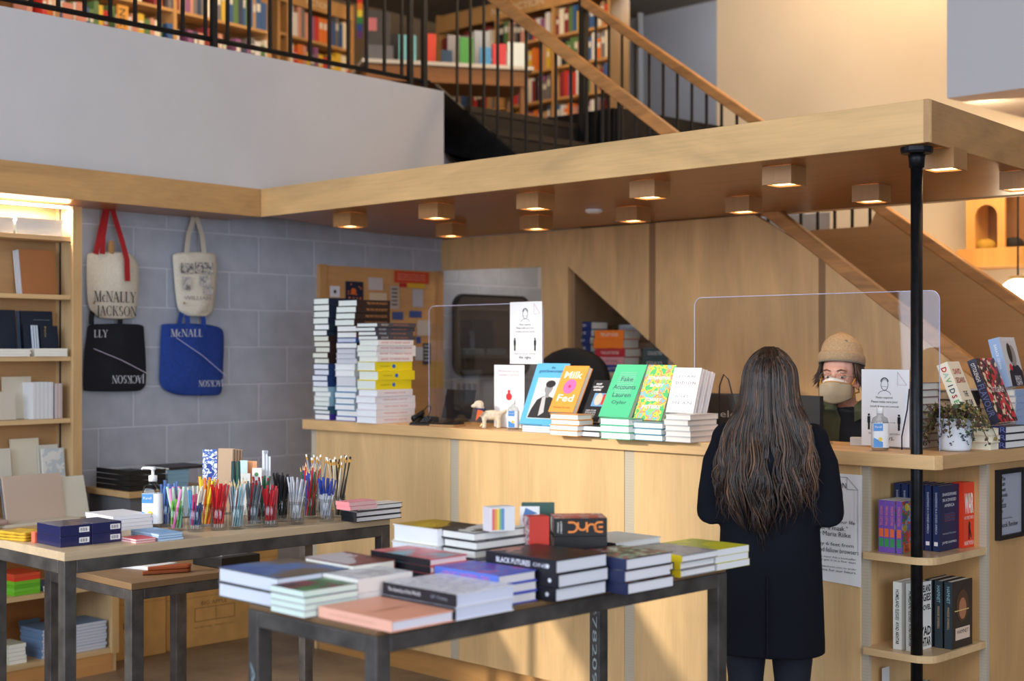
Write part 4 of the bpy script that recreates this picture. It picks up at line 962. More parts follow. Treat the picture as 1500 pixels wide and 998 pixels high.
cB = column((521, 618), 491, 573, [
    (1, .024, (96, 90, 180), (100, 96, 190), WP, 'violet paged hardback'),
    (5, .031, (60, 130, 180), (190, 206, 220), WP, 'white book with blue boards'),
    (1, .05, (210, 214, 222), None, (214, 216, 224), 'thick grey paged book'),
    (2, .032, (226, 228, 232), None, WP, 'white hardback'),
    (3, .026, (190, 192, 202), None, (206, 208, 218), 'pale grey paperback'),
    (1, .03, (34, 30, 30), (60, 40, 30), WP, 'cream book with black boards'),
    (1, .024, (40, 90, 170), None, (200, 206, 222), 'thin blue book'),
    (2, .031, (60, 44, 38), (96, 60, 44), WP, 'white paged book with brown boards'),
    (4, .033, (48, 40, 36), (48, 34, 30), (228, 236, 232), 'book with dark brown copper lettered spine')], 'of the middle counter stack')
cA = column((482, 616), 459, 524, [
    (1, .030, (60, 50, 140), (70, 50, 150), WP, 'white paged book with purple spine'),
    (2, .021, (60, 90, 80), (60, 96, 120), WP, 'white paged book with green boards'),
    (4, .025, (200, 206, 206), (150, 186, 206), (226, 232, 228), 'pale hardback'),
    (4, .030, (36, 56, 96), (36, 60, 110), (226, 230, 240), 'white paged book with navy spine'),
    (5, .029, (60, 42, 30), (50, 34, 30), (226, 228, 216), 'cream paged book with brown spine'),
    (2, .030, (34, 70, 66), (30, 44, 60), WP, 'hardback with dark green boards'),
    (4, .034, (22, 44, 48), (26, 40, 66), (230, 236, 232), 'white paged book with deep teal spine')], 'of the left counter stack')
for bk, w, h in cB:
    if 'copper' in bk['label']: spine_text(bk, 'THE LYING LIFE OF ADULTS', h, bk['t_'], .4, .012, (200, 140, 90), width=h*.62)

# --- pinboard on the block wall with its notes
def wallpl(out): return wallpt(2, out), wallpt(6.2, out)
def wp(px, py, out=.02): return atpl(px, py, *wallpl(out))
brz = math.atan2(bdir.y, bdir.x)
a, c = wp(467, 388), wp(640, 500)
t = thing('pinboard', 'large plywood pinboard on the block wall behind the counter stacks', 'pinboard', (a.x, a.y, 0), brz)
Wd = (Vector((c.x, c.y)) - Vector((a.x, a.y))).length
B().box(.05, Wd, 0, .018, 1.05, a.z).obj('board', wood((212, 160, 104), 'x'), t)
B().box(0, .052, -.012, .018, 1.05, a.z+.004).obj('stile', wood((200, 150, 96), 'z'), t); B().box(Wd-.002, Wd+.05, -.012, .018, 1.05, a.z+.004).obj('stile', wood((190, 140, 90), 'z'), t)
NOTES = [((155, 205, 210, 268), (226, 226, 236), 'small white note with a black dot'), ((235, 328, 185, 290), (34, 40, 62), 'navy poster with orange planets'), ((355, 430, 165, 230), (206, 196, 196), 'grey white square note'), ((360, 450, 245, 312), (222, 198, 166), 'beige letter with faint writing'),
         ((470, 515, 210, 330), (190, 176, 166), 'narrow list with black marks'), ((490, 670, 130, 192), (216, 74, 40), 'wide red orange banner notice'), ((518, 556, 195, 216), (196, 44, 44), 'small red label'), ((556, 650, 195, 219), (226, 180, 50), 'small yellow label'), ((585, 640, 226, 320), (186, 180, 186), 'pale photo print'),
         ((570, 632, 340, 375), (60, 86, 150), 'blue ticket at the right'), ((480, 536, 345, 386), (70, 90, 146), 'blue ticket at the left'), ((605, 628, 476, 510), (60, 84, 150), 'tiny blue ticket'), ((640, 680, 510, 620), (60, 60, 70), 'dark checked strip'), ((600, 640, 530, 600), (200, 200, 206), 'folded white slip'), ((610, 680, 390, 470), (206, 192, 180), 'curled beige sheet')]
for (x0, x1, y0, y1), col, lab in NOTES:
    a1 = wp(440+x0/3.565, 360+y0/3.565, .024); a2 = wp(440+x1/3.565, 360+y1/3.565, .024)
    w = (Vector((a2.x, a2.y))-Vector((a1.x, a1.y))).length; h = a1.z - wp(440+x0/3.565, 360+y1/3.565, .024).z
    t = thing('pinned_note', lab + ' on the pinboard', 'note', a1, brz, 'notes on the pinboard')
    B().box(0, w, -.0015, 0, -h, 0).obj('sheet', mat(col, .7), t)
    if 'navy' in lab:
        for i in range(14): B().ell((random.uniform(.1, .9)*w, -.0016, -random.uniform(.1, .9)*h), (.006, .0005, .006), 8, 5).obj('dot', mat((226, 120, 60), .6), t)
        B().ell((w*.45, -.0018, -h*.5), (.022, .0006, .022), 10, 6).obj('dot', mat((226, 110, 40), .6), t)
    elif 'dot' in lab: B().ell((w*.5, -.0018, -h*.5), (.012, .0006, .012), 10, 6).obj('dot', BLACK, t)
    elif 'banner' in lab: 
        for i in range(3): lettering('EMPLOYEES MUST WASH HANDS', mat((246, 200, 170), .7), t, (w/2, -.0016, -h*(.28+.22*i)), (1, 0, 0), (0, 0, 1), h*.1, w*.8)
    elif 'black marks' in lab or 'checked' in lab:
        for i in range(5): B().box(w*.15, w*.8, -.0019, -.0015, -h*(.1+.17*i)-h*.06, -h*(.1+.17*i)).obj('mark', mat((36, 34, 38) if 'black' in lab else (190, 190, 196), .7), t)
# --- back room: dark framed board, phone, switch plate
def rrect(w, h, r, n=6):
    P = []
    for cx, cy, s in ((w-r, r, -90), (w-r, h-r, 0), (r, h-r, 90), (r, r, 180)):
        for i in range(n+1): an = R(s+90*i/n); P.append((cx+r*math.cos(an), cy+r*math.sin(an)))
    return P
def onwall(x0, x1, y0, y1, out=.004):
    a_, c_ = wp(x0, y0, out), wp(x1, y0, out); return Vector((a_.x, a_.y, wp(x0, y1, out).z)), (c_.xy-a_.xy).length, a_.z - wp(x0, y1, out).z
q, W_, H_ = onwall(662, 772, 430, 552)
t = thing('wall_screen', 'dark wall screen with rounded frame in the back room', 'screen', q, brz)
B().prism(rrect(W_, H_, .09), lambda x, z: (x, -.03, z), lambda x, z: (x, -.002, z)).obj('frame', mat((24, 22, 24), .5), t)
B().prism([(x+.02, z+.02) for x, z in rrect(W_-.04, H_-.04, .08)], lambda x, z: (x, -.034, z), lambda x, z: (x, -.03, z)).obj('glass', mat((70, 63, 62), .3), t)
q, w, h = onwall(677, 692, 511, 541, .041); t = thing('wall_phone', 'black telephone handset hanging on the dark wall screen', 'phone', q, brz); B().box(0, w, -.03, 0, 0, h).obj('body', BLACK, t, bevel=.008)
q, w, h = onwall(662, 700, 556, 582); t = thing('switch_plate', 'grey four gang switch plate below the dark screen', 'switch', q, brz); B().box(0, w, -.016, -.001, 0, h).obj('plate', mat((170, 170, 176), .5), t, bevel=.003)
for i in range(4): B().box(w*(.12+.21*i), w*(.24+.21*i), -.02, -.016, h*.25, h*.75).obj('switch', mat((120, 122, 130), .5), t)

# --- clear acrylic guards
ACR = glass((232, 240, 250), .015, .085); ACE = mat((186, 190, 226), .25)
def guard(px0, px1, ptop, y, label):
    a, c = aty(px0, ptop, y), aty(px1, ptop, y); w = c.x-a.x; h = 1.78-CT
    t = thing('acrylic_guard', label, 'acrylic guard', (a.x, y, CT+.001), 0, 'sneeze guards on the counter')
    P = [(0, 0), (w, 0)] + [(w-.035+.035*math.cos(R(q)), h-.035+.035*math.sin(R(q))) for q in range(0, 91, 15)] + [(.035+.035*math.cos(R(q)), h-.035+.035*math.sin(R(q))) for q in range(90, 181, 15)]
    B().prism(P, lambda x, z: (x, 0, z), lambda x, z: (x, .004, z)).obj('sheet', ACR, t)
    e = B(); e.tube([(x, .002, z) for x, z in P[1:]+P[:1]], .0018, 5); e.obj('polished_edge', ACE, t)
    for q in (.30, .56):
        B().prism([(-.07, 0), (.07, 0), (.012, .05), (-.012, .05)], lambda yy, z: (w*q-.002, .002+yy, z), lambda yy, z: (w*q+.002, .002+yy, z)).obj('foot', glass((232, 240, 250), .02, .16), t)
    return t, w, h
GY = 4.72
guard(628, 795, 443, GY, 'clear acrylic guard standing at the left of the counter')
g2 = guard(1017, 1376, 432, GY, 'clear acrylic guard between the customer and the masked clerk')
# --- printed signs
INK = mat((50, 54, 66), .7); INKL = mat((130, 134, 160), .7)
def ring(cx, cz, rx, rz, a0, a1, w, y=-.0012, n=16):
    b = B(); P = []
    for i in range(n+1):
        an = R(a0+(a1-a0)*i/n); c, s_ = math.cos(an), math.sin(an)
        P += [(cx+c*(rx-w/2), y, cz+s_*(rz-w/2)), (cx+c*(rx+w/2), y, cz+s_*(rz+w/2))]
    return b.add(P, [(2*i, 2*i+1, 2*i+3, 2*i+2) for i in range(n)])
def mask_sign(px0, px1, py0, py1, y, label, lines, footer, tilt=0.0):
    a = aty(px0, py0, y); c = aty(px1, py1, y); w = c.x-a.x; h = a.z - aty(px0, py1, y).z
    t = thing('paper_sign', label, 'sign', (a.x, y, a.z-h))
    b = B(); n = 8
    vs = [(w*i/n, -.003*math.sin(math.pi*i/n), z) for z in (0, h) for i in range(n+1)] + [(w*i/n, -.003*math.sin(math.pi*i/n)+.0008, z) for z in (0, h) for i in range(n+1)]
    k = 2*(n+1); fs = [(i, i+1, n+2+i, n+1+i) for i in range(n)] + [(k+n+1+i, k+n+2+i, k+i+1, k+i) for i in range(n)]
    b.add(vs, fs); b.obj('sheet', PAPER, t)
    yy = -.0045
    for q in (ring(w*.5, h*.80, w*.075, w*.10, 0, 360, .0016, yy), ring(w*.5, h*.83, w*.078, w*.085, 10, 170, .004, yy), ring(w*.5, h*.765, w*.055, w*.05, 180, 360, .0016, yy), ring(w*.5, h*.655, w*.14, w*.10, 15, 165, .0016, yy)): q.obj('head_drawing', INK, t)
    b = B(); b.box(w*.435, w*.565, yy-.0002, yy, h*.775, h*.778); b.obj('mask_line', INK, t)
    for i, s in enumerate(lines): lettering(s, INK, t, (w*.5, yy, h*(.63-.055*i)), (1, 0, 0), (0, 0, 1), None, w*(.36, .56, .60)[i % 3])
    for px in (.17, .80):
        b = B(); b.ell((w*px, yy, h*.405), (w*.022, .0006, w*.026), 8, 5); b.box(w*(px-.03), w*(px+.03), yy-.0003, yy, h*.30, h*.385); b.box(w*(px-.02), w*(px+.02), yy-.0003, yy, h*.21, h*.30); b.obj('standing_figure', BLACK, t)
    b = B(); b.box(w*.28, w*.70, yy-.0003, yy, h*.308, h*.311); b.add([(w*.70, yy, h*.303), (w*.73, yy, h*.3095), (w*.70, yy, h*.316)], [(0, 1, 2)]); b.obj('arrow', INK, t)
    for i, s in enumerate(footer): lettering(s, INK, t, (w*.5, yy, h*(.16-.06*i)), (1, 0, 0), (0, 0, 1), None, w*(.66, .4)[i % 2])
    b = B()
    b.add([(w*.77, yy, h*.97), (w*.775, yy, h*.97), (w*.775, yy, h*.80), (w*.77, yy, h*.80)], [(0, 1, 2, 3)]); b.add([(w*.77, yy, h*.80), (w*.96, yy, h*.80), (w*.96, yy, h*.803), (w*.77, yy, h*.803)], [(0, 1, 2, 3)]); b.add([(w*.77, yy, h*.965), (w*.777, yy, h*.965), (w*.96, yy, h*.803), (w*.952, yy, h*.803)], [(0, 1, 2, 3)]); b.obj('page_corner', mat((170, 120, 130), .7), t)
    return t
mask_sign(747, 794, 443, 533, GY-.006, 'white mask notice hanging high on the left acrylic guard', ['Masks required.', 'Please make sure your', 'mouth & nose are covered.'], ['Please stay 6 feet apart and follow', 'the signs.'])
mask_sign(1262, 1332, 541, 652, GY-.006, 'white mask notice standing beside the black post', ['Masks required.', 'Please make sure your', 'mouth & nose are covered.'], ['Please keep distance and follow', 'arrows.'])
a = aty(724, 535, 4.66); c = aty(768, 603, 4.66); w = c.x-a.x; h = a.z-aty(724, 632, 4.66).z
t = thing('paper_sign', 'white sign with a small red figure on the counter', 'sign', (a.x, 4.66, CT+.001)); h = a.z-CT
B().box(0, w, 0, .001, .004, h).obj('sheet', PAPER, t); B().box(-.004, w+.004, .002, .004, 0, h*.6).obj('holder', glass((232, 240, 250), .02, .2), t)
for i, s in enumerate(('Did you know we have', 'a book for every mood?')): lettering(s, mat((170, 120, 130), .7), t, (w*.5, -.0003, h*(.90-.06*i)), (1, 0, 0), (0, 0, 1), None, w*.7)
B().prism([(w*(.5+.10*math.cos(i*.5)), h*(.50+.06*math.sin(i*.5))) for i in range(12)], lambda x, z: (x, -.001, z), lambda x, z: (x, 0, z)).obj('red_figure', mat((196, 40, 50), .6), t)
B().prism([(w*(.5+.045*math.cos(i*.5)), h*(.58+.03*math.sin(i*.5))) for i in range(12)], lambda x, z: (x, -.0012, z), lambda x, z: (x, 0, z)).obj('red_figure', mat((196, 40, 50), .6), t)
b = B()
for (x0, z0, x1, z1) in ((.05, .78, .3, .66), (.3, .66, .95, .80), (.05, .62, .5, .50), (.95, .8, .8, .45), (.3, .66, .25, .4), (.6, .5, .9, .4)):
    d = Vector((x1-x0, z1-z0)).normalized()*.006; b.add([(w*x0-d.y*w, -.0004, h*z0+d.x*h*.3), (w*x1-d.y*w, -.0004, h*z1+d.x*h*.3), (w*x1+d.y*w, -.0004, h*z1-d.x*h*.3), (w*x0+d.y*w, -.0004, h*z0-d.x*h*.3)], [(0, 1, 2, 3)])
b.obj('line_drawing', INKL, t)
pump_bottle(aty(1289, 658, 4.60).xy.to_3d()+Vector((0, 0, CT+.0005)), .92, 'hand sanitizer bottle standing before the right mask notice', pump=False)
pump_bottle(aty(752, 632, 4.60).xy.to_3d()+Vector((0, 0, CT+.0005)), .80, 'hand sanitizer bottle beside the blue magazine', pump=False)

# --- face-out books on the counter
SBG = 'face-out books on the counter'
def stand_book(BL, brpx, TL, t, cover, label, y0=4.565, right=False, TR=None, front=None, spine=None, page=(240, 240, 240), hard=True, z0=None):
    P = aty(BL[0], BL[1], y0); Q = aty(brpx, BL[1], y0); w = Q.x-P.x
    T = atx(TR[0], TR[1], Q.x) if right else atx(TL[0], TL[1], P.x)
    if z0 is not None: P.z = z0
    dy, dz = T.y-y0, T.z-P.z; h = math.hypot(dy, dz); lean = math.atan2(dy, dz)
    bk = book(P + Vector((0, 0, 0)), w, h, t, cover, label, rot=(math.pi/2-lean, 0, 0), front=front, spine=spine, page=page, group=SBG, hard=hard); bk['t_'] = t
    # small clear easel behind
    return bk, w, h, P, lean
def easel(P, w, h, lean, label, zb):
    t = thing('acrylic_easel', label, 'easel', (P.x+w/2, P.y, zb), 0, 'clear easels on the counter')
    A = glass((232, 240, 250), .02, .2); dz = P.z-zb; s, c = math.sin(lean), math.cos(lean); o = .0
    q = w*.35
    B().hexa([(-q, .004, dz-.004), (q, .004, dz-.004), (q, .006, dz-.004), (-q, .006, dz-.004), (-q, .004+h*.7*s, dz+h*.7*c), (q, .004+h*.7*s, dz+h*.7*c), (q, .006+h*.7*s, dz+h*.7*c), (-q, .006+h*.7*s, dz+h*.7*c)]).obj('back_plate', A, t)
    b = B(); b.box(-q, q, -.03, .006, dz-.005, dz-.003); b.box(-q, q, -.032, -.030, dz-.005, dz+.008); b.obj('lip', A, t)
def pxstack(corner, L, Rr, n, t, desc, where, cover, page=(240, 242, 242), Ly=None, z0=CT, **kw):
    return stack(corner, L, Rr, z0, n, t, '+y', desc, where, cover, jit=.003, group='low piles under the face-out books', page=page, Ly=Ly, **kw)
pxstack((846, 640), 805, 866, 4, .0225, 'white paged book with orange boards', 'under the orange novel', (236, 170, 110), Ly=.09)
pxstack((879, 641), 847, 900, 2, .023, 'white book with black boards', 'under the black paperback', (30, 30, 34), Ly=.09)
pxstack((922, 645), 879, 950, 3, .028, 'white book with green boards', 'under the green novel', (90, 190, 150), Ly=.09)
pxstack((970, 647), 924, 990, 3, .024, 'white book with teal boards', 'under the patterned novel', (100, 150, 170), Ly=.09)
pxstack((1010, 649), 973, 1051, 5, .0215, 'white hardback with grey boards', 'beside the waiting woman', (206, 204, 204), page=(236, 228, 222))
pile(aty(806, 636, 4.53).x-.17, aty(806, 636, 4.53).x, 4.53, 4.60, CT, 3, .009, '+y', 'blue edged magazine', 'lying under the blue magazine', (120, 190, 226), page=(226, 232, 240), group='low piles under the face-out books', hard=False)
z1 = CT+3*.0096+.001
bk, w, h, P, le = stand_book((761, 622), 808, (789, 533), .006, (92, 176, 226), 'bright blue fashion magazine with a monochrome portrait', hard=False, y0=4.575)
front_text(bk, 'the', w, h, .55, .93, .013, (40, 70, 100), lift=.0012); front_text(bk, 'gentlewoman', w, h, .5, .865, .02, (40, 70, 100), width=w*.72, lift=.0012)
def photo(bk, x0, x1, y0, y1, m, t, name='cover_photo'): return B().box(x0, x1, y0, y1, t, t+.0006).obj(name, m, bk)
t = .006; photo(bk, w*.18, w*.93, h*.10, h*.76, mat((214, 218, 222), .4), t)
def sil(bk, pts, m, z, name='portrait'): return B().prism(pts, lambda x, y: (x, y, z), lambda x, y: (x, y, z+.0005)).obj(name, m, bk)
DK = mat((34, 34, 38), .5); MG = mat((140, 140, 144), .5)
sil(bk, [(w*q[0], h*q[1]) for q in ((.20, .11), (.92, .11), (.92, .34), (.80, .44), (.66, .46), (.5, .46), (.34, .40), (.24, .25))], DK, t+.0007)
sil(bk, [(w*(.60+.12*math.cos(i*.5236)), h*(.585+.085*math.sin(i*.5236))) for i in range(12)], MG, t+.0009); sil(bk, [(w*(.62+.15*math.cos(i*.5236)), h*(.66+.06*math.sin(i*.5236))) for i in range(12)], DK, t+.0011)
sil(bk, [(w*q[0], h*q[1]) for q in ((.55, .44), (.67, .44), (.66, .52), (.55, .52))], MG, t+.0012); sil(bk, [(w*q[0], h*q[1]) for q in ((.48, .44), (.58, .46), (.66, .2), (.52, .14))], mat((190, 190, 194), .5), t+.0013)
easel(P, w, h, le, 'clear easel holding the blue magazine', CT)
bk, w, h, P, le = stand_book((808, 607), 844, (833, 540), .026, (242, 160, 70), 'orange novel with a pink disc on its cover', y0=4.575)
front_text(bk, 'Milk', w, h, .5, .80, .035, (250, 236, 214), width=w*.72, bold=.02); front_text(bk, 'Fed', w, h, .5, .30, .035, (250, 236, 214), width=w*.66, bold=.02); front_text(bk, 'Melissa Broder', w, h, .5, .10, .008, (120, 60, 40), width=w*.7)
sil(bk, [(w*.5+.036*math.cos(i*.349), h*.55+.036*math.sin(i*.349)) for i in range(18)], mat((240, 110, 176), .45), .0262); sil(bk, [(w*.5+.008*math.cos(i*.6), h*.55+.008*math.sin(i*.6)) for i in range(11)], mat((226, 60, 110), .45), .0270)
easel(P, w, h, le, 'clear easel holding the orange novel', CT+4*.0231)
bk, w, h, P, le = stand_book((852, 619), 879, None, .016, (30, 32, 38), 'black paperback with a pale statue head picture', right=True, TR=(901, 560), y0=4.575, hard=False)
for i, s in enumerate(('POST', 'CAPITALIST', 'DESIRE')): front_text(bk, s, w, h, .36, .90-.07*i, .009, (236, 236, 240), width=(w*.3, w*.56, w*.4)[i], bold=.03)
photo(bk, w*.30, w*.95, h*.36, h*.68, mat((110, 160, 206), .4), .016); sil(bk, [(w*(.6+.2*math.cos(i*.5236)), h*(.53+.15*math.sin(i*.5236))) for i in range(12)], mat((206, 190, 176), .5), .0168); photo(bk, w*.8, w*.95, h*.40, h*.66, mat((196, 60, 50), .4), .0164)
for i in range(4): front_text(bk, ('MARK FISHER', 'EDITED AND WITH', 'AN INTRODUCTION', 'BY MATT C.')[i], w, h, .42, .26-.05*i, .007, (226, 226, 230), width=w*.55)
easel(P, w, h, le, 'clear easel holding the black paperback', CT+2*.0236)
bk, w, h, P, le = stand_book((881, 614), 925, (909, 538), .024, (84, 196, 146), 'green novel with grey lettering', y0=4.575)
for i in range(13): photo(bk, w*.22, w*.78, h*(.84-.035*i), h*(.848-.035*i), mat((150, 200, 186), .5), .0242, 'rule_line')
for i, s in enumerate(('Fake', 'Accounts', 'Lauren', 'Oyler')): front_text(bk, s, w, h, .52, .72-.15*i, .022, (60, 92, 96), width=(w*.4, w*.74, w*.6, w*.5)[i], lift=.001)
easel(P, w, h, le, 'clear easel holding the green novel', CT+3*.0286)
bk, w, h, P, le = stand_book((932, 618), 973, (955, 538), .024, (150, 200, 120), 'novel covered with a green yellow and orange pattern', y0=4.575, front=art([(90, 190, 120), (246, 214, 80), (240, 150, 110), (110, 196, 206), (150, 210, 110)], 30, seed=11))
for i, s in enumerate(('DETRANSITION', 'BABY', 'A NOVEL', 'TORREY', 'PETERS')): front_text(bk, s, w, h, .52, .76-.13*i, .015, (246, 240, 230), width=(w*.8, w*.5, w*.25, w*.6, w*.66)[i], bold=.03, lift=.001)
easel(P, w, h, le, 'clear easel holding the patterned novel', CT+3*.0246)
for i in range(3):
    bk, w, h, P, le = stand_book((979+9*i, 606), 1019+8*i, (992+9*i, 540.5+3*i), .018, (236, 233, 236), 'white hardback with pale grey lettering, %s from the front of three' % ORD[i], y0=4.572+.032*i, page=(226, 222, 226))
    if i == 0:
        for j, s in enumerate(('JOAN', 'DIDION', 'WHAT I', 'MEAN')): front_text(bk, s, w, h, .52, (.80, .66, .36, .22)[j], .012, (104, 100, 114) if j < 2 else (140, 140, 160), width=(w*.6, w*.72, w*.6, w*.7)[j], space=1.3)
        easel(P, w, h, le, 'clear easel holding the white hardbacks', CT+5*.0221)

# --- small things: dog toy, phone cradle, tablet, laptop, till screen, cable, chair
q = aty(716, 628, 4.60); t = thing('toy_dog', 'small cream felt dog with orange scarf on the counter', 'toy', (q.x, 4.60, CT), cam_rz)
b = B(); b.ell((.012, 0, .062), (.048, .022, .024), 16, 10); b.ell((-.034, 0, .078), (.018, .016, .028), 12, 8); b.ell((-.046, 0, .112), (.024, .019, .019), 12, 8); b.ell((-.068, 0, .104), (.016, .011, .010), 10, 7)
for lx in (-.022, .044):
    for ly in (-.011, .011): b.tube([(lx, ly, .055), (lx+.002, ly, .025), (lx, ly, .001)], [.013, .010, .011], 8)
b.tube([(.055, 0, .072), (.078, 0, .082), (.085, 0, .09)], [.010, .007, .004], 8); b.ell((-.036, -.017, .108), (.009, .005, .017), 8, 6); b.ell((-.036, .017, .108), (.009, .005, .017), 8, 6)
b.obj('felt_body', mat((222, 208, 184), .95, var=.06, scale=120), t, smooth=True, remesh=.0045, smoothit=3)
B().lathe([(.020, .078), (.024, .086), (.021, .094)], 14, (-.036, 0, 0), caps=False).obj('collar', mat((40, 52, 90), .8), t)
B().add([(-.052, -.024, .088), (-.024, -.026, .082), (-.060, -.026, .034), (-.052, -.021, .088), (-.024, -.023, .082), (-.060, -.023, .034)], [(0, 1, 2), (5, 4, 3), (0, 2, 5, 3), (1, 4, 5, 2), (0, 3, 4, 1)]).obj('scarf', mat((230, 104, 50), .8), t)
B().ell((-.083, 0, .106), (.004, .005, .004), 8, 6).obj('nose', BLACK, t)
q = atz(588, 624, CT); t = thing('desk_phone', 'black desk phone on the counter beside the yellow books', 'phone', (q.x+.02, 4.585, CT), .35); t.scale = (.72, .72, .9)
B().hexa([(-.08, -.07, .001), (.08, -.07, .001), (.08, .07, .001), (-.08, .07, .001), (-.075, -.065, .012), (.075, -.065, .012), (.075, .065, .045), (-.075, .065, .045)]).obj('base', mat((26, 27, 30), .35), t, bevel=.004)
B().tube([(-.05, -.06, .036), (-.05, 0, .05), (-.05, .07, .06)], [.018, .013, .018], 10).obj('handset', mat((22, 22, 25), .4), t, smooth=True)
for i in range(12): B().box(.0+.02*(i % 3), .013+.02*(i % 3), -.05+.022*(i//3), -.037+.022*(i//3), .018+.008*(i//3), .024+.008*(i//3)).obj('key', mat((60, 62, 66), .5), t)
B().tube([(-.05, .05, .06), (-.02, .09, .10), (.02, .06, .095), (.03, .0, .04)], .003, 6).obj('cord', BLACK, t)
q = atz(622, 626, CT); t = thing('card_tablet', 'slim tablet on a tilted wooden stand beside the phone', 'tablet', (q.x+.02, 4.585, CT), .2); t.scale = (.8, .8, 1)
B().box(-.09, .09, -.06, .06, .001, .010).obj('stand', wood((190, 150, 100), 'x'), t); B().box(-.085, .085, -.055, .055, .0105, .019).obj('screen', mat((24, 24, 28), .2), t, bevel=.003)
a = aty(636, 582, 4.88); c = aty(676, 621, 4.88); t = thing('laptop', 'open black laptop on the counter behind the tablet', 'laptop', ((a.x+c.x)/2, 4.84, CT), .0)
w = (c.x-a.x)*1.05; B().box(-w/2, w/2, -.10, .09, .001, .014).obj('keyboard_deck', mat((34, 35, 40), .5), t, bevel=.003)
B().hexa([(-w/2, .094, .014), (w/2, .094, .014), (w/2, .10, .014), (-w/2, .10, .014), (-w/2, .134, .16), (w/2, .134, .16), (w/2, .14, .16), (-w/2, .14, .16)]).obj('screen', mat((28, 29, 34), .4), t)
a = aty(1038, 576, 5.12); c = aty(1201, 580, 5.12); w = c.x-a.x
t = thing('till_monitor', 'wide black till monitor behind the waiting woman', 'monitor', ((a.x+c.x)/2, 5.12, 0), 0)
B().box(-w/2, w/2, 0, .03, 1.02, a.z).obj('screen_back', mat((36, 38, 44), .5), t, bevel=.004); B().box(-.04, .04, .03, .06, .90, 1.2).obj('stand', BLACK, t); B().box(-.12, .12, -.04, .14, .879, .90).obj('foot', BLACK, t)
lettering('elo', mat((200, 204, 214), .5), t, (-w/2+.11, 0, a.z-.09), (1, 0, 0), (0, 0, 1), .03, .09)
P = [aty(x, y, 5.0) for x, y in ((1053, 640), (1053, 600), (1054, 565), (1060, 549), (1067, 556), (1076, 592), (1086, 640))]
o = B().tube(P, .0035, 6).obj('cable', BLACK, None, smooth=True); tag(o, 'thin black cable looping above the till monitor', 'cable')
dk = thing('till_desk', 'low plywood work desk behind the counter', 'desk', (-3.9, 5.2, 0)); B().box(-1.6, 1.1, -.28, .04, .85, .878).obj('desktop', W_X, dk); 
for a in (-1.58, 1.06):
    for b_ in (-.26, .0): B().box(a, a+.03, b_, b_+.03, 0, .85).obj('leg', STEEL_D, dk)
c = aty(838, 530, 5.75); t = thing('office_chair', 'black office chair with rounded back behind the counter', 'chair', (c.x, 5.75, 0), .2)
b = B(); rs = []
for i in range(15):
    v = math.sin(i/14*math.pi/2); z = .62 + v*(c.z-.62+.075); u = max(0, (z-(c.z-.10))/.175)
    hw = .235*max(.03, 1-min(1, u)**2.4)**.5; rs.append([(hw*math.cos(q*math.pi/5), .03*math.sin(q*math.pi/5)+.05*(1-v), z) for q in range(10)])
b.rings(rs); b.obj('backrest', mat((22, 22, 25), .75), t, smooth=True)
B().box(-.24, .24, -.25, .22, .45, .53).obj('seat', mat((24, 24, 27), .8), t, bevel=.03); B().box(-.03, .03, .02, .06, .48, .70).obj('back_bracket', BLACK, t); B().lathe([(.03, .08), (.03, .45)], 10).obj('column', STEEL_D, t)
for i in range(5): an = i*1.2566; B().tube([(0, 0, .09), (.26*math.cos(an), .26*math.sin(an), .06)], [.025, .018], 6).obj('base_arm', BLACK, t); B().ell((.26*math.cos(an), .26*math.sin(an), .028), (.028, .028, .028), 8, 6).obj('castor', BLACK, t)

# --- under the stairs: shelf with book stacks
t = thing('understair_shelf', 'plywood shelf under the stairs carrying book stacks', 'shelf', (-5.0, 6.62, 0)); B().box(-.72, 1.1, -.33, .36, 1.17, 1.2).obj('shelf_board', wood((150, 118, 84), 'x'), t); B().box(-.72, -.70, -.33, .36, 0, 1.17).obj('upright', wood((150, 118, 84), 'z'), t); B().box(.5, .52, -.33, .36, 0, 1.17).obj('upright', wood((150, 118, 84), 'z'), t)
def ustack(px0, px1, ptop, y, items, where, dep=.15):
    a, c = aty(px0, ptop, y), aty(px1, ptop, y); tot = a.z-1.2; sw = sum(i[0]*i[1] for i in items); z = 1.2005; k = 0; n = sum(i[0] for i in items)
    for cnt, wt_, col, words in items:
        for i in range(cnt):
            tt = tot*wt_/sw
            bk = book(Vector((c.x+random.uniform(-.006, .006), y+random.uniform(0, .01), z)), dep, c.x-a.x, tt-.001, col, '%s, %s from the bottom %s' % (words, ORD[k], where), math.pi/2+random.uniform(-.02, .02), group='books under the stairs', spine=col); bk['t_'] = tt-.001
            if tt > .018 and random.random() < .7: spine_text(bk, random.choice(['NEW STORIES', 'THE LAST HOUSE', 'COLLECTED', 'ESSAYS', 'A HISTORY']), c.x-a.x, tt-.001, .5, tt*.35, (226, 222, 214) if sum(col) < 430 else (70, 70, 80), width=(c.x-a.x)*.6)
            z += tt; k += 1
ustack(827, 864, 472, 6.34, [(2, 1, (206, 200, 190), 'cream hardback'), (2, 1, (190, 200, 204), 'grey white hardback'), (1, .9, (236, 170, 40), 'amber book'), (6, .85, (30, 44, 96), 'navy paperback')], 'of the left under-stair stack')
ustack(870, 913, 484, 6.34, [(2, .9, (60, 60, 66), 'dark grey book'), (1, 1, (206, 90, 100), 'rose book'), (1, 1.4, (50, 110, 190), 'blue book'), (1, 1.8, (216, 206, 170), 'cream and yellow book'), (1, 1.1, (40, 60, 140), 'deep blue book'), (1, 1.2, (214, 150, 156), 'pale pink book'), (1, 1.3, (180, 40, 50), 'red and white book'), (2, 1.4, (236, 120, 30), 'orange hardback')], 'of the middle under-stair stack')
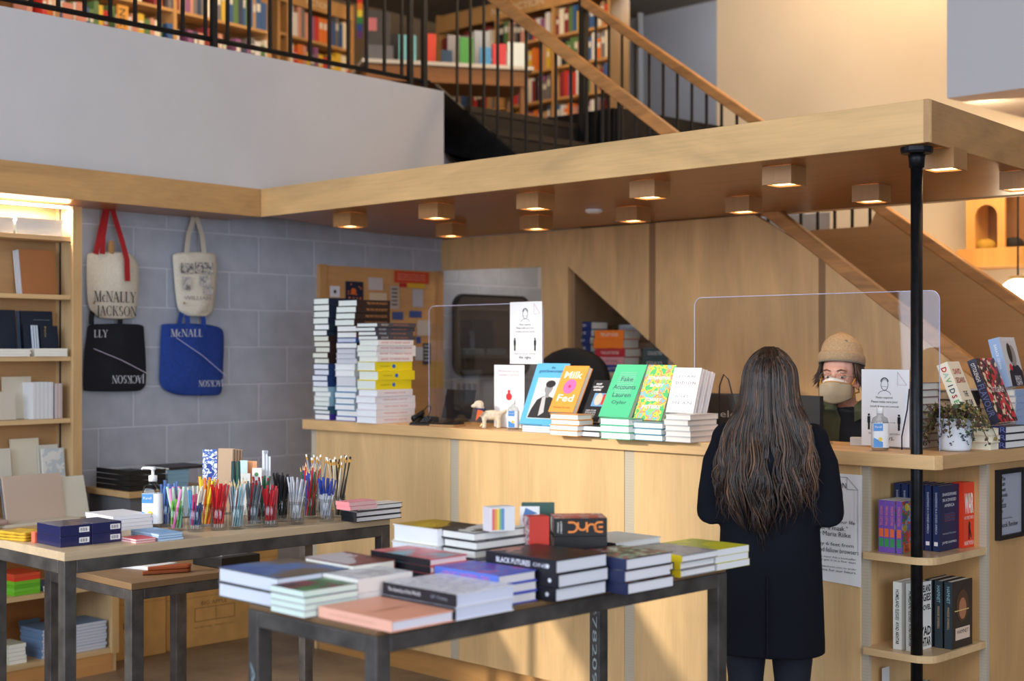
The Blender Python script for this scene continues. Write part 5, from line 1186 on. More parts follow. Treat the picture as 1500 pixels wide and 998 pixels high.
ustack(852, 896, 451, 6.62, [(6, 1.4, (176, 168, 170), 'grey mauve book'), (2, 1.4, (206, 190, 160), 'sand coloured book'), (1, 1, (110, 40, 50), 'maroon book')], 'of the rear tall under-stair stack')
ustack(905, 936, 476, 6.62, [(5, 1.2, (150, 148, 152), 'mid grey book'), (4, 1, (176, 176, 180), 'light grey book')], 'of the rear grey under-stair stack')
ustack(940, 977, 510, 6.42, [(2, 1, (60, 84, 110), 'slate blue book'), (1, 1, (150, 60, 50), 'rust coloured book'), (3, .9, (70, 84, 84), 'dark teal book')], 'of the right under-stair stack')

# ================================================================ CORNER NICHE, RIGHT WING, POSTER, FRAME, TOTE BAGS
NG = 'books in the corner niche'
ROTN = Matrix(((0, 0, 1), (1, 0, 0), (0, 1, 0)))       # spine to -y, cover to +x, head up
def niche_row(pxs, z0, y0, h, dep, t, cover, front, desc, where, turn=0.0, spine=None, page=(238, 234, 226), hard=True):
    out = []
    for i, px in enumerate(pxs):
        x = aty(px, 700, y0).x
        rot = Matrix.Rotation(turn, 3, 'Z') @ ROTN
        lab = '%s, %s from the left %s' % (desc, ORD[i], where) if len(pxs) > 1 else '%s %s' % (desc, where)
        bk = book(Vector((x, y0 + .004*random.random(), z0+.0006)), dep, h, t, cover, lab, rot=rot.to_euler(), front=front, spine=spine, group=NG, page=page, hard=hard); bk['t_'] = t; out.append((bk, dep, h))
    return out
Z1, Z2, Z3 = .84, .497, .15
COLR = art([(120, 90, 190), (60, 150, 90), (230, 70, 60), (90, 170, 220), (240, 190, 60)], 26, seed=3)
r = niche_row([1286, 1294, 1302, 1312], Z1, 4.55, .186, .135, .0225, (96, 150, 206), COLR, 'small colourful purple paperback', 'in the upper niche', spine=(120, 84, 176), hard=False)
for bk, w, h in r:
    spine_text(bk, 'MINOR DETAIL', h, .0225, .70, .010, (240, 130, 80), width=.07); B().box(-.0006, 0, .02, .05, .003, .0195).obj('spine_patch', mat((60, 150, 90), .5), bk); B().box(-.0006, 0, .055, .085, .003, .0195).obj('spine_patch', mat((230, 110, 70), .5), bk)
bk, w, h = r[-1]
photo(bk, w*.80, w, 0, h, mat((230, 120, 80), .5), .0225, 'orange_strip'); lettering('STITUTION', mat((60, 40, 40), .5), bk, (w*.9, h*.6, .0232), (0, 1, 0), (-1, 0, 0), .012, .10)
photo(bk, w*.08, w*.45, h*.02, h*.18, mat((236, 120, 70), .5), .0226, 'title_patch'); sil(bk, [(w*.25+.014*math.cos(i*.5236), h*.88+.014*math.sin(i*.5236)) for i in range(12)], mat((240, 220, 90), .5), .0228, 'seal')
front_text(bk, 'YU', w, h, .25, .13, .012, (40, 40, 50), lift=.0012); front_text(bk, 'MIRI', w, h, .27, .06, .012, (40, 40, 50), lift=.0012)
r = niche_row([1309, 1320, 1331, 1343, 1354, 1366], Z1, 4.69, .236, .148, .026, (28, 38, 74), None, 'navy hardback', 'in the upper niche', spine=(30, 46, 92), turn=R(1))
for bk, w, h in r: spine_text(bk, 'SHAKESPEARE IN A DIVIDED AMERICA', h, .026, .58, .008, (200, 206, 222), width=.15); B().box(-.0006, 0, .02, .034, .005, .019).obj('publisher_mark', WHITE, bk)
bk, w, h = r[-1]
for i, s in enumerate(('SHAKESPEARE', 'IN A DIVIDED', 'AMERICA')): front_text(bk, s, w, h, .5, .86-.085*i, .011, (226, 228, 236), width=(w*.72, w*.68, w*.5)[i])
for i in range(6): photo(bk, w*.25, w*.78, h*(.56-.022*i), h*(.566-.022*i), mat((150, 60, 70) if i % 2 else (80, 90, 140), .5), .026, 'flag_line')
front_text(bk, 'WHAT HIS PLAYS TELL US ABOUT', w, h, .5, .26, .006, (180, 184, 200), width=w*.7); front_text(bk, 'JAMES SHAPIRO', w, h, .5, .12, .011, (226, 228, 236), width=w*.74)
r = niche_row([1394, 1403], Z1, 4.842, .238, .078, .022, (226, 64, 34), None, 'bright red hardback', 'at the back of the upper niche', turn=0, page=(226, 218, 206))
bk, w, h = r[-1]; front_text(bk, 'WAR', w, h, .5, .68, .075, (244, 240, 234), width=w*.84, bold=.03); front_text(bk, 'MARGARET MACMILLAN', w, h, .5, .07, .015, (244, 240, 234), width=w*.9); front_text(bk, 'HOW CONFLICT SHAPED US', w, h, .5, .46, .012, (244, 240, 234), width=w*.9)
sil(bk, [(w*q[0], h*q[1]) for q in ((.45, .12), (.55, .12), (.56, .24), (.68, .14), (.74, .16), (.62, .28), (.62, .36), (.56, .40), (.5, .40), (.44, .34))], mat((30, 20, 18), .5), .0225, 'soldier_figure')
r = niche_row([1308, 1327], Z2, 4.56, .240, .118, .034, (236, 234, 230), None, 'white hardback with black lettering', 'in the middle niche', spine=(230, 228, 222))
for bk, w, h in r: spine_text(bk, 'HOMELAND ELEGIES', h, .034, .66, .014, (40, 38, 40), width=.11, bold=.02); spine_text(bk, 'AYAD AKHTAR', h, .034, .24, .013, (30, 28, 30), width=.08, bold=.03)
for i, s in enumerate(('HOMELAND', 'ELEGIES', 'A NOVEL', 'AYAD', 'AKHTAR')):
    for bk, w, h in r[-1:]: front_text(bk, s, w, h, .55, (.90, .77, .62, .27, .11)[i], (.026, .028, .02, .032, .032)[i], (28, 26, 28), width=w*.82, bold=.03)
r = niche_row([1355, 1369, 1383], Z2, 4.69, .240, .150, .030, (40, 36, 36), None, 'dark hardback with a portrait cover', 'in the middle niche', spine=(46, 58, 66), turn=0)
for bk, w, h in r: spine_text(bk, 'HAMNET', h, .030, .80, .012, (150, 190, 200), width=.06); spine_text(bk, 'MAGGIE OFARRELL', h, .030, .45, .008, (206, 170, 120), width=.08)
bk, w, h = r[-1]
sil(bk, [(w*(.5+.30*math.cos(i*.349)), h*(.62+.24*math.sin(i*.349))) for i in range(18)], mat((84, 58, 40), .5), .0305, 'portrait'); sil(bk, [(w*(.5+.18*math.cos(i*.349)), h*(.58+.16*math.sin(i*.349))) for i in range(18)], mat((176, 116, 84), .5), .0312, 'portrait')
photo(bk, w*.15, w*.85, h*.12, h*.30, mat((226, 200, 180), .5), .031, 'title_label'); front_text(bk, 'HAMNET', w, h, .5, .24, .014, (60, 50, 46), width=w*.55, lift=.0022); photo(bk, w*.1, w*.8, h*.55, h*.565, mat((220, 190, 120), .4), .0318, 'gold_feather')
r = niche_row([1300, 1312], Z3, 4.57, .175, .13, .03, (90, 60, 130), None, 'violet and blue hardback', 'in the bottom niche', spine=(60, 40, 84))
for i in range(6):
    niche_row([1330+i*9], Z3, 4.70, .185 - .004*(i % 2), .15, .02, ((70, 120, 130), (200, 206, 210), (90, 160, 120), (60, 100, 140), (40, 130, 110), (170, 60, 60))[i], None, ('dusty teal', 'pale grey', 'sea green', 'denim blue', 'emerald', 'brick red')[i] + ' hardback', 'standing in the bottom niche', turn=R(6))
simple('paper_slip', 'white paper slip standing at the left of bottom niche', 'paper', B().box(0, .001, 0, .05, 0, .26), WHITE, loc=(aty(1292, 980, 4.6).x, 4.60, Z3+.0005))

# --- poster on the counter front
a = aty(1160, 689, PF-.003); c = aty(1263, 858, PF-.003); w = c.x-a.x; h = a.z-aty(1263, 856, PF-.003).z
t = thing('paper_poster', 'white poster taped to the counter front behind the woman', 'poster', (a.x, PF-.0015, a.z-h))
b = B(); n = 10; vs = []
for j in range(2):
    for i in range(n+1): u = i/n; vs.append((w*u, -.002-.012*max(0, u-.8)*(1-j)*3, h*j - .012*u*(1-j)))
vs += [(x, y+.0008, z) for x, y, z in vs]; k = 2*(n+1)
b.add(vs, [(i, i+1, n+2+i, n+1+i) for i in range(n)] + [(k+n+1+i, k+n+2+i, k+i+1, k+i) for i in range(n)]); b.obj('sheet', PAPER, t)
PI_ = mat((58, 60, 72), .7); yy = -.0055
lettering('McNALLY JACKSON', PI_, t, (w*.42, yy, h*.885), (1, 0, 0), (0, 0, 1), .026, w*.74)
for i, (s, wd) in enumerate((('"You must change your life', .82), ('and wear a mask."', .62), ('- Rainer Maria Rilke', .70))): lettering(s, PI_, t, (w*.50, yy, h*(.55-.058*i)), (1, 0, 0), (0, 0, 1), .017, w*wd)
for i, (s, wd) in enumerate((('Please stay 6 feet from', .78), ('booksellers and fellow browsers', .92))): lettering(s, PI_, t, (w*.50, yy, h*(.335-.052*i)), (1, 0, 0), (0, 0, 1), .017, w*wd)
for i, s in enumerate(('Don\'t see what you want? Ask a bookseller,', 'we can probably get it in a few days.', '', 'Email info@mcnallyjackson.com to order', 'and check online for our hours.')):
    if s: lettering(s, PI_, t, (w*.5, yy, h*(.215-.03*i)), (1, 0, 0), (0, 0, 1), .009, w*.86)
b = B()
for x0, z0, x1, z1 in ((.80, .97, .80, .86), (.80, .86, .95, .86), (.80, .97, .95, .86), (.05, .97, .80, .97), (.95, .86, .95, .06)):
    d = Vector(((x1-x0)*w, (z1-z0)*h)).normalized()*.0008; b.add([(w*x0-d.y, yy, h*z0+d.x), (w*x1-d.y, yy, h*z1+d.x), (w*x1+d.y, yy, h*z1-d.x), (w*x0+d.y, yy, h*z0-d.x)], [(0, 1, 2, 3)])
b.obj('border_lines', INKL, t)
# --- framed list on the side of the counter
xf = -2.452; a = atx(1457, 689, xf); c = atx(1500, 684, xf); h = a.z - atx(1457, 792, xf).z; w = .215
t = thing('framed_sign', 'black framed book list hanging on the counter side', 'sign', (xf+.001, a.y, a.z-h))
for (y0, y1, z0, z1) in ((0, .016, 0, h), (w-.016, w, 0, h), (.016, w-.016, 0, .016), (.016, w-.016, h-.016, h)): B().box(0, .02, y0, y1, z0, z1).obj('frame_bar', BLACK, t)
B().box(.002, .008, .016, w-.016, .016, h-.016).obj('print', mat((206, 208, 222), .6), t); B().box(.0095, .0105, .016, w-.016, .016, h-.016).obj('pane', glass((235, 240, 250), .02, .12), t)
for i, s in enumerate(('The', 'ten', 'best', 'books', 'of', '2020', 'by')): lettering(s, mat((30, 30, 34), .6), t, (.008, .034, h*(.87-.078*i)), (0, 1, 0), (0, 0, 1), .0155, None, align='LEFT', bold=.03)
lettering('The New York Times', mat((40, 40, 44), .6), t, (.008, .032, h*.30), (0, 1, 0), (0, 0, 1), None, .09, align='LEFT'); lettering('Book Review', mat((20, 20, 24), .6), t, (.008, .03, h*.205), (0, 1, 0), (0, 0, 1), None, .14, align='LEFT', bold=.02)

# --- right wing: plant, display books, stacks
q = atz(1391, 661, CT); t = thing('potted_plant', 'trailing leafy plant in a white and black patterned pot', 'plant', (q.x, q.y+.04, CT))
B().lathe([(.052, .001), (.058, .01), (.062, .10), (.064, .118), (.058, .118), (.055, .10)], 24).obj('pot', mat((226, 234, 244), .3), t, smooth=True)
pat = B()
for i in range(26):
    an = random.uniform(math.pi, 2.2*math.pi) + .3; z = random.uniform(.015, .10); r0 = .0600+.004*z/.1
    for j in range(3):
        a2 = an+.05*j*random.choice((-1, 1)); zz = z+.006*j
        c_ = Vector((math.cos(a2)*r0, math.sin(a2)*r0, zz)); tx = Vector((-math.sin(a2), math.cos(a2), 0)); up = Vector((0, 0, 1)); o_ = Vector((math.cos(a2), math.sin(a2), 0))*.0016
        s_ = random.uniform(.004, .008); pat.add([c_+o_+tx*s_, c_+o_+up*s_*.5, c_+o_-tx*s_, c_+o_-up*s_*.5], [(0, 1, 2, 3)])
pat.obj('painted_leaves', mat((40, 46, 56), .4), t)
B().lathe([(.056, .098), (.056, .106)], 16).obj('soil', mat((60, 44, 32), .95), t)
LEAFM = [mat((96, 98, 52), .6), mat((70, 82, 50), .6), mat((132, 116, 62), .6), mat((86, 60, 48), .6), mat((60, 80, 70), .6)]
leaf = B(); stem = B()
for i in range(46):
    an = random.uniform(0, 6.283); L = random.uniform(.08, .19); path = []; r0 = random.uniform(.01, .045); fall = random.random()
    side = 1.0 if math.cos(an-.6) > 0 else .7
    for j in range(7):
        u = j/6; rr = r0 + L*u*side*.85; z = .108 + .05*math.sin(u*math.pi*.9)*(1.2-fall*.6) - u*u*(.10*fall+.01); 
        rr = min(rr, .165)
        if rr < .07: z = max(z, .105)
        z = max(z, .012); path.append(Vector((math.cos(an+.25*u)*rr, math.sin(an+.25*u)*rr, z)))
    stem.tube(path, .0013, 4, 0)
    for j in range(1, 7):
        for q_ in range(2):
            p_ = path[j] + Vector((random.uniform(-.006, .006), random.uniform(-.006, .006), random.uniform(-.004, .006)))
            d = Vector((random.uniform(-1, 1), random.uniform(-1, 1), random.uniform(-.6, .8))).normalized(); s_ = random.uniform(.013, .022); sd_ = d.cross(Vector((random.uniform(-1, 1), random.uniform(-1, 1), .5))).normalized()
            nn = d.cross(sd_)*.002
            leaf.add([p_, p_+d*s_*.5+sd_*s_*.42+nn, p_+d*s_, p_+d*s_*.5-sd_*s_*.42+nn, p_+d*s_*.5-nn], [(0, 4, 1), (4, 2, 1), (0, 3, 4), (4, 3, 2)], random.randrange(5))
stem.obj('stems', mat((80, 60, 44), .7), t)
o = leaf.obj('foliage', LEAFM, t); o['kind'] = 'stuff'
def tilt_book(BL, TL, w, t, yaw, cover, label, x0=-2.50, front=None, spine=None, page=(240, 236, 230)):
    P = atx(BL[0], BL[1], x0); n = Vector((math.cos(yaw), math.sin(yaw), 0)); T = atpl(TL[0], TL[1], (P.x, P.y), (P.x+n.x, P.y+n.y))
    up = (T-P); h = up.length; up.normalize(); xd = Vector((-n.y, n.x, 0)); zd = xd.cross(up)
    m = Matrix((xd, up, zd)).transposed()
    bk = book(P - zd*t, w, h, t, cover, label, rot=m.to_euler(), front=front, spine=spine, page=page, group='books displayed on the right wing'); bk['t_'] = t
    return bk, w, h
bk, w, h = tilt_book((1424, 622), (1387, 530), .16, .042, R(12), (238, 228, 206), 'cream hardback with coloured letters behind the potted plant', spine=(236, 228, 208))
for i, (s, c_) in enumerate((('D', (190, 40, 50)), ('A', (170, 200, 190)), ('V', (120, 180, 120)), ('I', (60, 60, 70)), ('D', (60, 90, 100)), ('S', (170, 40, 60)), ('E', (90, 170, 110)))): lettering(s, mat(c_, .5), bk, (0, h*(.90-.085*i), .021), (0, -1, 0), (0, 0, 1), .02, None, bold=.03)
for i, (s, c_) in enumerate((('DAVID', (190, 50, 50)), ('SEDARIS', (160, 60, 60)), ('THE', (70, 66, 70)), ('BEST OF ME', (70, 66, 70)))): front_text(bk, s, w, h, .5, (.84, .70, .48, .34)[i], .022, c_, width=w*(.6, .74, .34, .6)[i], bold=.02)
FV = art([(46, 34, 34), (52, 40, 40), (190, 40, 54), (46, 34, 36), (226, 206, 180), (120, 50, 80), (214, 60, 70), (70, 60, 50)], 62, kind='voronoi', seed=9)
bk, w, h = tilt_book((1464, 619), (1428, 525), .19, .034, R(5), (46, 40, 44), 'dark cookbook with red flower cover on the right wing', spine=(44, 48, 72), front=FV)
spine_text(bk, 'OTTOLENGHI', h, .034, .80, .016, (240, 240, 240), width=.075); spine_text(bk, 'FLAVOUR', h, .034, .36, .026, (110, 120, 170), width=.13); front_text(bk, 'OTTOLENGHI', w, h, .56, .50, .022, (236, 226, 226), width=w*.66)
bk, w, h = tilt_book((1481, 566), (1463, 494), .17, .045, R(6), (206, 206, 210), 'tall grey and blue biography with a portrait photo', x0=-2.56, spine=(150, 176, 216))
sil(bk, [(w*q[0], h*q[1]) for q in ((.1, .0), (.98, .0), (.98, .30), (.8, .42), (.5, .44), (.15, .30))], mat((36, 40, 54), .5), .0455, 'portrait'); sil(bk, [(w*(.58+.20*math.cos(i*.349)), h*(.62+.22*math.sin(i*.349))) for i in range(18)], mat((150, 140, 136), .5), .0462, 'portrait'); sil(bk, [(w*(.42+.12*math.cos(i*.349)), h*(.68+.2*math.sin(i*.349))) for i in range(18)], mat((50, 44, 44), .5), .0468, 'hair_shape')
sil(bk, [(w*.28+.014*math.cos(i*.5236), h*.38+.014*math.sin(i*.5236)) for i in range(12)], mat((206, 50, 60), .5), .0474, 'red_sticker'); spine_text(bk, 'BARACK OBAMA', h, .045, .62, .011, (236, 240, 248), width=.10); front_text(bk, 'BARACK', w, h, .6, .16, .02, (236, 236, 240), width=w*.4, lift=.0015); front_text(bk, 'OBAMA', w, h, .6, .06, .02, (236, 236, 240), width=w*.4, lift=.0015); front_text(bk, 'A PROMISED LAND', w, h, .5, .95, .012, (240, 240, 244), width=w*.7)
WG = 'stacks on the right wing'
P_ = atx(1481, 566, -2.56); nn = 8; hh = (P_.z-.012-CT)/nn
pile(-2.74, -2.535, P_.y-.01, P_.y+.16, CT, nn, hh-.0007, '+x', 'thick pale biography', 'under the tall biography', (190, 196, 206), spine=(150, 170, 206), page=(230, 228, 224), group=WG, jit=.002)
r = stack((1473, 658), 1451, 1502, CT, 3, .0275, '-y', 'thick cookbook with navy spine', 'under the dark cookbook', (40, 40, 50), spine=(44, 52, 96), page=(232, 228, 226), group=WG, jit=.003)
for bk, w, h in r: spine_text(bk, 'OR', h, .0275, .5, .02, (110, 124, 190), width=.06)
stack((1452, 660), 1436, 1466, CT, 3, .026, '+y', 'cream paged hardback', 'beside the potted plant', (226, 214, 190), page=(236, 228, 206), group=WG, jit=.003, Lx=.08, Ly=.06)
pile(-2.775, -2.62, 5.06, 5.22, CT, 6, .034, '+x', 'grey hardback', 'behind the dark cookbook', (96, 96, 100), spine=(104, 102, 104), page=(226, 226, 226), group=WG)
pile(-2.79, -2.64, 4.74, 4.93, CT, 9, .0265, '-y', 'pale paged hardback', 'behind the black post', (150, 130, 130), spine=(190, 170, 166), page=(226, 224, 218), group=WG, jit=.008)
t = thing('paper_slip', 'white receipt slip lying at the clerk side of the counter', 'paper', aty(1258, 655, 4.80).xy.to_3d()+Vector((0, 0, CT+.0005)), .4); B().box(-.03, .03, -.02, .02, 0, .03).obj('slip', WHITE, t)
o = B().tube([aty(x, y, 4.69) for x, y in ((1332, 570), (1329, 600), (1321, 640), (1321, 664))], .003, 6).obj('cable', mat((40, 34, 60), .5), None, smooth=True); tag(o, 'thin violet cable hanging beside the mask notice', 'cable')

# --- tote bags on the block wall
def serif(s, m, parent, o, xd, yd, height, width=None, lift=.0006, name='lettering'):
    """roman capitals with thick and thin strokes and serifs"""
    T, N_, S_ = .17, .055, .05
    def st(x, w=T, y0=0, y1=1): return [(x, y0), (x+w, y0), (x+w, y1), (x, y1)]
    def di(x0, y0, x1, y1, w): return [(x0, y0), (x0+w, y0), (x1+w, y1), (x1, y1)]
    def se(x, y, w=.34): return [(x-w/2, y), (x+w/2, y), (x+w/2, y+S_), (x-w/2, y+S_)]
    def ar(cx, cy, rx, ry, a0, a1, n=14):
        P = []
        for i in range(n):
            q0, q1 = R(a0+(a1-a0)*i/n), R(a0+(a1-a0)*(i+1)/n)
            def ww(q): return N_ + (T*1.1-N_)*abs(math.cos(q))
            pts = []
            for q, k in ((q0, 1), (q1, 1), (q1, 0), (q0, 0)):
                f = 0 if k else ww(q); pts.append((cx+math.cos(q)*(rx-f), cy+math.sin(q)*(ry-(N_ if not k else 0))))
            P.append(pts)
        return P
    Gm = {'M': ([di(.14, 0, .14, 1, N_), di(.14, 1, .50, .0, T), di(.50, .0, .86, 1, N_), st(.82, T), se(.16, 0), se(.90, 0), se(.16, 1-S_, .3), se(.94, 1-S_, .26)], 1.10),
         'N': ([st(.12, N_), di(.10, 1, .72, 0, T), st(.80, N_), se(.14, 0, .28), se(.13, 1-S_, .30), se(.83, 1-S_, .30)], .98),
         'A': ([di(.10, 0, .40, 1, N_), di(.70, 0, .34, 1, T), [(.2, .32), (.66, .32), (.66, .37), (.2, .37)], se(.12, 0, .28), se(.78, 0, .34)], .92),
         'L': ([st(.14), [(.14, 0), (.66, 0), (.66, S_), (.14, S_)], [(.61, 0), (.66, 0), (.70, .26), (.67, .26)], se(.22, 1-S_)], .74),
         'Y': ([di(.40, .45, .06, 1, T), di(.46, .45, .74, 1, N_), st(.36, T, 0, .47), se(.44, 0), se(.14, 1-S_, .32), se(.76, 1-S_, .28)], .88),
         'J': ([st(.20, T, -.05, 1), se(.28, 1-S_)] + ar(.12, -.05, .25, .2, 270, 360, 6), .48),
         'C': (ar(.50, .5, .46, .52, 42, 318, 18) + [[(.78, .70), (.83, .70), (.83, .98), (.80, .98)]], .92),
         'K': ([st(.14), di(.34, .45, .70, 1, N_), di(.72, 0, .36, .58, T), se(.22, 0), se(.22, 1-S_), se(.80, 0, .34), se(.74, 1-S_, .3)], .98),
         'S': (ar(.34, .73, .26, .29, 35, 270, 10) + ar(.36, .26, .29, .28, -145, 90, 10) + [[(.56, .72), (.59, .72), (.59, .98), (.57, .98)], [(.08, .02), (.11, .02), (.11, .30), (.08, .30)]], .72),
         'O': (ar(.52, .5, .48, .52, 0, 360, 22), 1.04),
         'c': (ar(.30, .32, .26, .33, 42, 318, 12), .58)}
    xd, yd = Vector(xd).normalized(), Vector(yd).normalized(); nz = xd.cross(yd); o = Vector(o); tot = sum(Gm[q][1] if q in Gm else .4 for q in s); sy = height; sx_ = (width/tot) if width else height; x = -tot/2; b = B()
    for q in s:
        if q in Gm:
            for pl in Gm[q][0]: b.add([o + xd*((x+p[0])*sx_) + yd*((p[1]-.5)*sy) + nz*lift for p in pl], [list(range(len(pl)))])
            x += Gm[q][1]
        else: x += .4
    return b.obj(name, m, parent)
def tote(label, outline, out, thick, m, straps, strapm, seed, rows=14, cols=12):
    """outline: list of (py, px_left, px_right); drapes in front of the wall"""
    base = wp(outline[0][1], outline[-1][0], out)
    t = thing('tote_bag', label, 'bag', base, brz, 'tote bags hung on the block wall')
    inv = (Matrix.Translation(base) @ Matrix.Rotation(brz, 4, 'Z')).inverted()
    def loc(px, py, o_=out): return inv @ wp(px, py, o_)
    F_, K_ = [], []
    for j in range(rows+1):
        v = j/rows*(len(outline)-1); k = min(int(v), len(outline)-2); f = v-k
        py = outline[k][0]*(1-f)+outline[k+1][0]*f; l = outline[k][1]*(1-f)+outline[k+1][1]*f; r_ = outline[k][2]*(1-f)+outline[k+1][2]*f
        A_1, B_1 = loc(l, py), loc(r_, py); rf, rb = [], []
        for i in range(cols+1):
            u = i/cols; p = A_1.lerp(B_1, u); bulge = math.sin(math.pi*u)**.6*thick*(.55+.45*math.sin(math.pi*min(1, j/rows*.9+.1)))
            nz_ = noise.noise(Vector((u*3+seed, j*.28, seed)))*.014 + noise.noise(Vector((u*9+seed, j*.1, 3)))*.004
            rf.append(Vector((p.x, -bulge + nz_*math.sin(math.pi*u), p.z))); rb.append(Vector((p.x, .004, p.z)))
        F_.append(rf); K_.append(rb)
    b = B(); rings = [F_[j] + K_[j][::-1] for j in range(rows+1)]; b.rings(rings[::-1], caps=True); b.obj('canvas', m, t, smooth=False, subsurf=1)
    for path in straps:
        pts = [loc(px, py, o_) for px, py, o_ in path]
        b = B(); rs = []
        for i, p in enumerate(pts):
            d = (pts[min(i+1, len(pts)-1)] - pts[max(i-1, 0)]); d.y = 0; d.normalize(); s_ = Vector((d.z, 0, -d.x))*.015
            rs.append([p-s_+Vector((0, -.0012, 0)), p+s_+Vector((0, -.0012, 0)), p+s_+Vector((0, .0012, 0)), p-s_+Vector((0, .0012, 0))])
        b.rings(rs); b.obj('strap', strapm, t)
    B().tube([loc(straps[0][-1][0], straps[0][-1][1]-1, 0.0), loc(straps[0][-1][0], straps[0][-1][1]-1, .09)], .006, 8).obj('peg', mat((170, 130, 80), .6), t)
    return t, loc, thick
CANV = mat((222, 214, 198), .9, var=.04, scale=90); INKT = mat((40, 44, 56), .8)
o1 = .045
t, loc, th = tote('cream canvas bag with red straps and dark lettering', [(369, 128, 190), (385, 127, 203), (410, 127, 204), (440, 128, 202), (455, 132, 200), (468, 150, 197)], o1, .06, CANV,
    [[(140, 372, .09), (146, 345, .08), (153, 315, .06), (158, 293, .05)], [(150, 372, .09), (151, 345, .085), (156, 315, .065), (160, 293, .05)], [(187, 412, .125), (186, 380, .12), (178, 350, .09), (168, 318, .06), (161, 293, .05)]], mat((168, 34, 40), .8), 2)
for s, py, px0, px1 in (('McNALLY', 434, 137, 199), ('JACKSON', 455, 141, 200)):
    a, c = loc(px0, py, o1+.070), loc(px1, py, o1+.070); serif(s, INKT, t, ((a.x+c.x)/2, -.072, a.z), (c.x-a.x, 0, 0), (0, 0, 1), .055 if py < 440 else .05, c.x-a.x)
B().ell(loc(163, 364, o1+.03), (.02, .012, .045), 10, 7).obj('tag', mat((176, 130, 84), .8), t)
t, loc, th = tote('small cream canvas bag with grey printed picture', [(369, 252, 316), (390, 254, 319), (420, 256, 317), (445, 259, 314), (456, 262, 313), (464, 275, 303)], o1, .045, CANV,
    [[(273, 372, .07), (276, 345, .06), (282, 325, .05), (284, 312, .05)], [(299, 372, .07), (296, 345, .06), (290, 325, .05), (285, 312, .05)]], mat((200, 192, 178), .9), 5)
for px0, px1, py0, py1, g in ((265, 283, 385, 401, 110), (286, 312, 384, 402, 100), (268, 280, 405, 425, 170), (292, 308, 404, 420, 150), (298, 312, 420, 432, 140), (271, 279, 418, 424, 110)):
    a, c = loc(px0, py0, o1+.049), loc(px1, py1, o1+.049); B().box(a.x, c.x, -.0495, -.0490, c.z, a.z).obj('print', art([(g, g, g+6), (206, 200, 190), (g+30, g+30, g+34), (214, 208, 196)], 45, seed=px0), t)
a, c = loc(270, 436, o1+.048), loc(309, 436, o1+.048); lettering('WILLIAM', mat((150, 148, 146), .8), t, ((a.x+c.x)/2, -.048, a.z), (1, 0, 0), (0, 0, 1), .02, c.x-a.x)
def navy_bag(label, outline, m, straps, st_m, seed, words):
    t, loc, th = tote(label, outline, .03, .04, m, straps, st_m, seed)
    WL = mat((206, 210, 222), .8)
    for s, py, px0, px1, flip, hh in words:
        a, c = loc(px0, py, .076), loc(px1, py, .076); d = c-a; d.y = 0
        serif(s, WL, t, ((a.x+c.x)/2, -.046, (a.z+c.z)/2), d*(-1 if flip else 1), (0, 0, -1) if flip else (0, 0, 1), hh, d.length)
    return t, loc
t, loc = navy_bag('black canvas bag with white print hanging under the red strapped bag', [(474, 129, 211), (490, 127, 212), (520, 123, 214), (550, 122, 215), (566, 122, 214), (574, 122, 205)], mat((24, 26, 36), .85, var=.1, scale=60), [[(134, 476, .06), (134, 465, .05), (138, 445, .035)], [(176, 478, .06), (176, 465, .05), (170, 445, .035)]], mat((26, 28, 36), .9), 7, [('LLY', 489, 137, 158, False, .038), ('JACKSON', 556, 164, 212, True, .040)])
a, c = loc(130, 511, .074), loc(208, 547, .074); d = (c-a); B().tube([a+Vector((0, -.044, 0)), a+d*.5+Vector((0, -.05, .006)), c+Vector((0, -.044, 0))], .0022, 5).obj('white_line', mat((196, 186, 210), .8), t)
t, loc = navy_bag('bright blue canvas bag with white print under the small cream bag', [(474, 237, 296), (480, 236, 328), (500, 235, 329), (530, 234, 328), (560, 233, 327), (572, 240, 326), (580, 262, 322)], mat((34, 66, 150), .85, var=.1, scale=60), [[(263, 478, .06), (264, 468, .05), (270, 445, .035)], [(275, 478, .06), (275, 468, .05), (272, 445, .035)], [(299, 485, .06), (298, 468, .05), (290, 445, .035)]], mat((36, 68, 150), .9), 9, [('McNALL', 488, 250, 297, False, .040), ('JACKSON', 562, 291, 327, True, .034)])
a, c = loc(251, 495, .074), loc(324, 551, .074); d = (c-a); B().tube([a+Vector((0, -.044, 0)), a+d*.5+Vector((0, -.05, .01)), c+Vector((0, -.044, 0))], .0022, 5).obj('white_line', mat((186, 186, 226), .8), t)

# ================================================================ PEOPLE
def V(*a): return Vector(a)
def add_hand(b, wrist, d, up, side, curl=.5):
    """palm and five fingers; d = pointing direction, up = back of the hand, side = +1 when the thumb lies towards d x up"""
    d = d.normalized(); up = (up - d*up.dot(d)).normalized(); s = d.cross(up)*side
    rot = Matrix((d, s, up)).transposed()
    c = wrist + d*.045; b.ell(c, (.048, .040, .015), 14, 9, rot=rot); b.tube([wrist - d*.03, wrist + d*.02], [.024, .026], 10)
    for i, (off, L) in enumerate(((-.030, .052), (-.010, .068), (.010, .072), (.029, .064))):
        p = wrist + d*.080 + s*off; path = [p - d*.012]; dd = d.copy()
        for j in range(3):
            path.append(path[-1] + dd*(L/3 + (.012 if j == 0 else 0))); dd = (dd - up*math.tan(curl*.55)).normalized()
        b.tube(path, [.0098, .0092, .0085, .0070], 8)
    p = wrist + d*.022 + s*.030; dd = (d*.7 + s*.75 - up*.2).normalized(); b.tube([p - dd*.01, p + dd*.026, p + dd*.05 + d*.006], [.0125, .0105, .0085], 8)
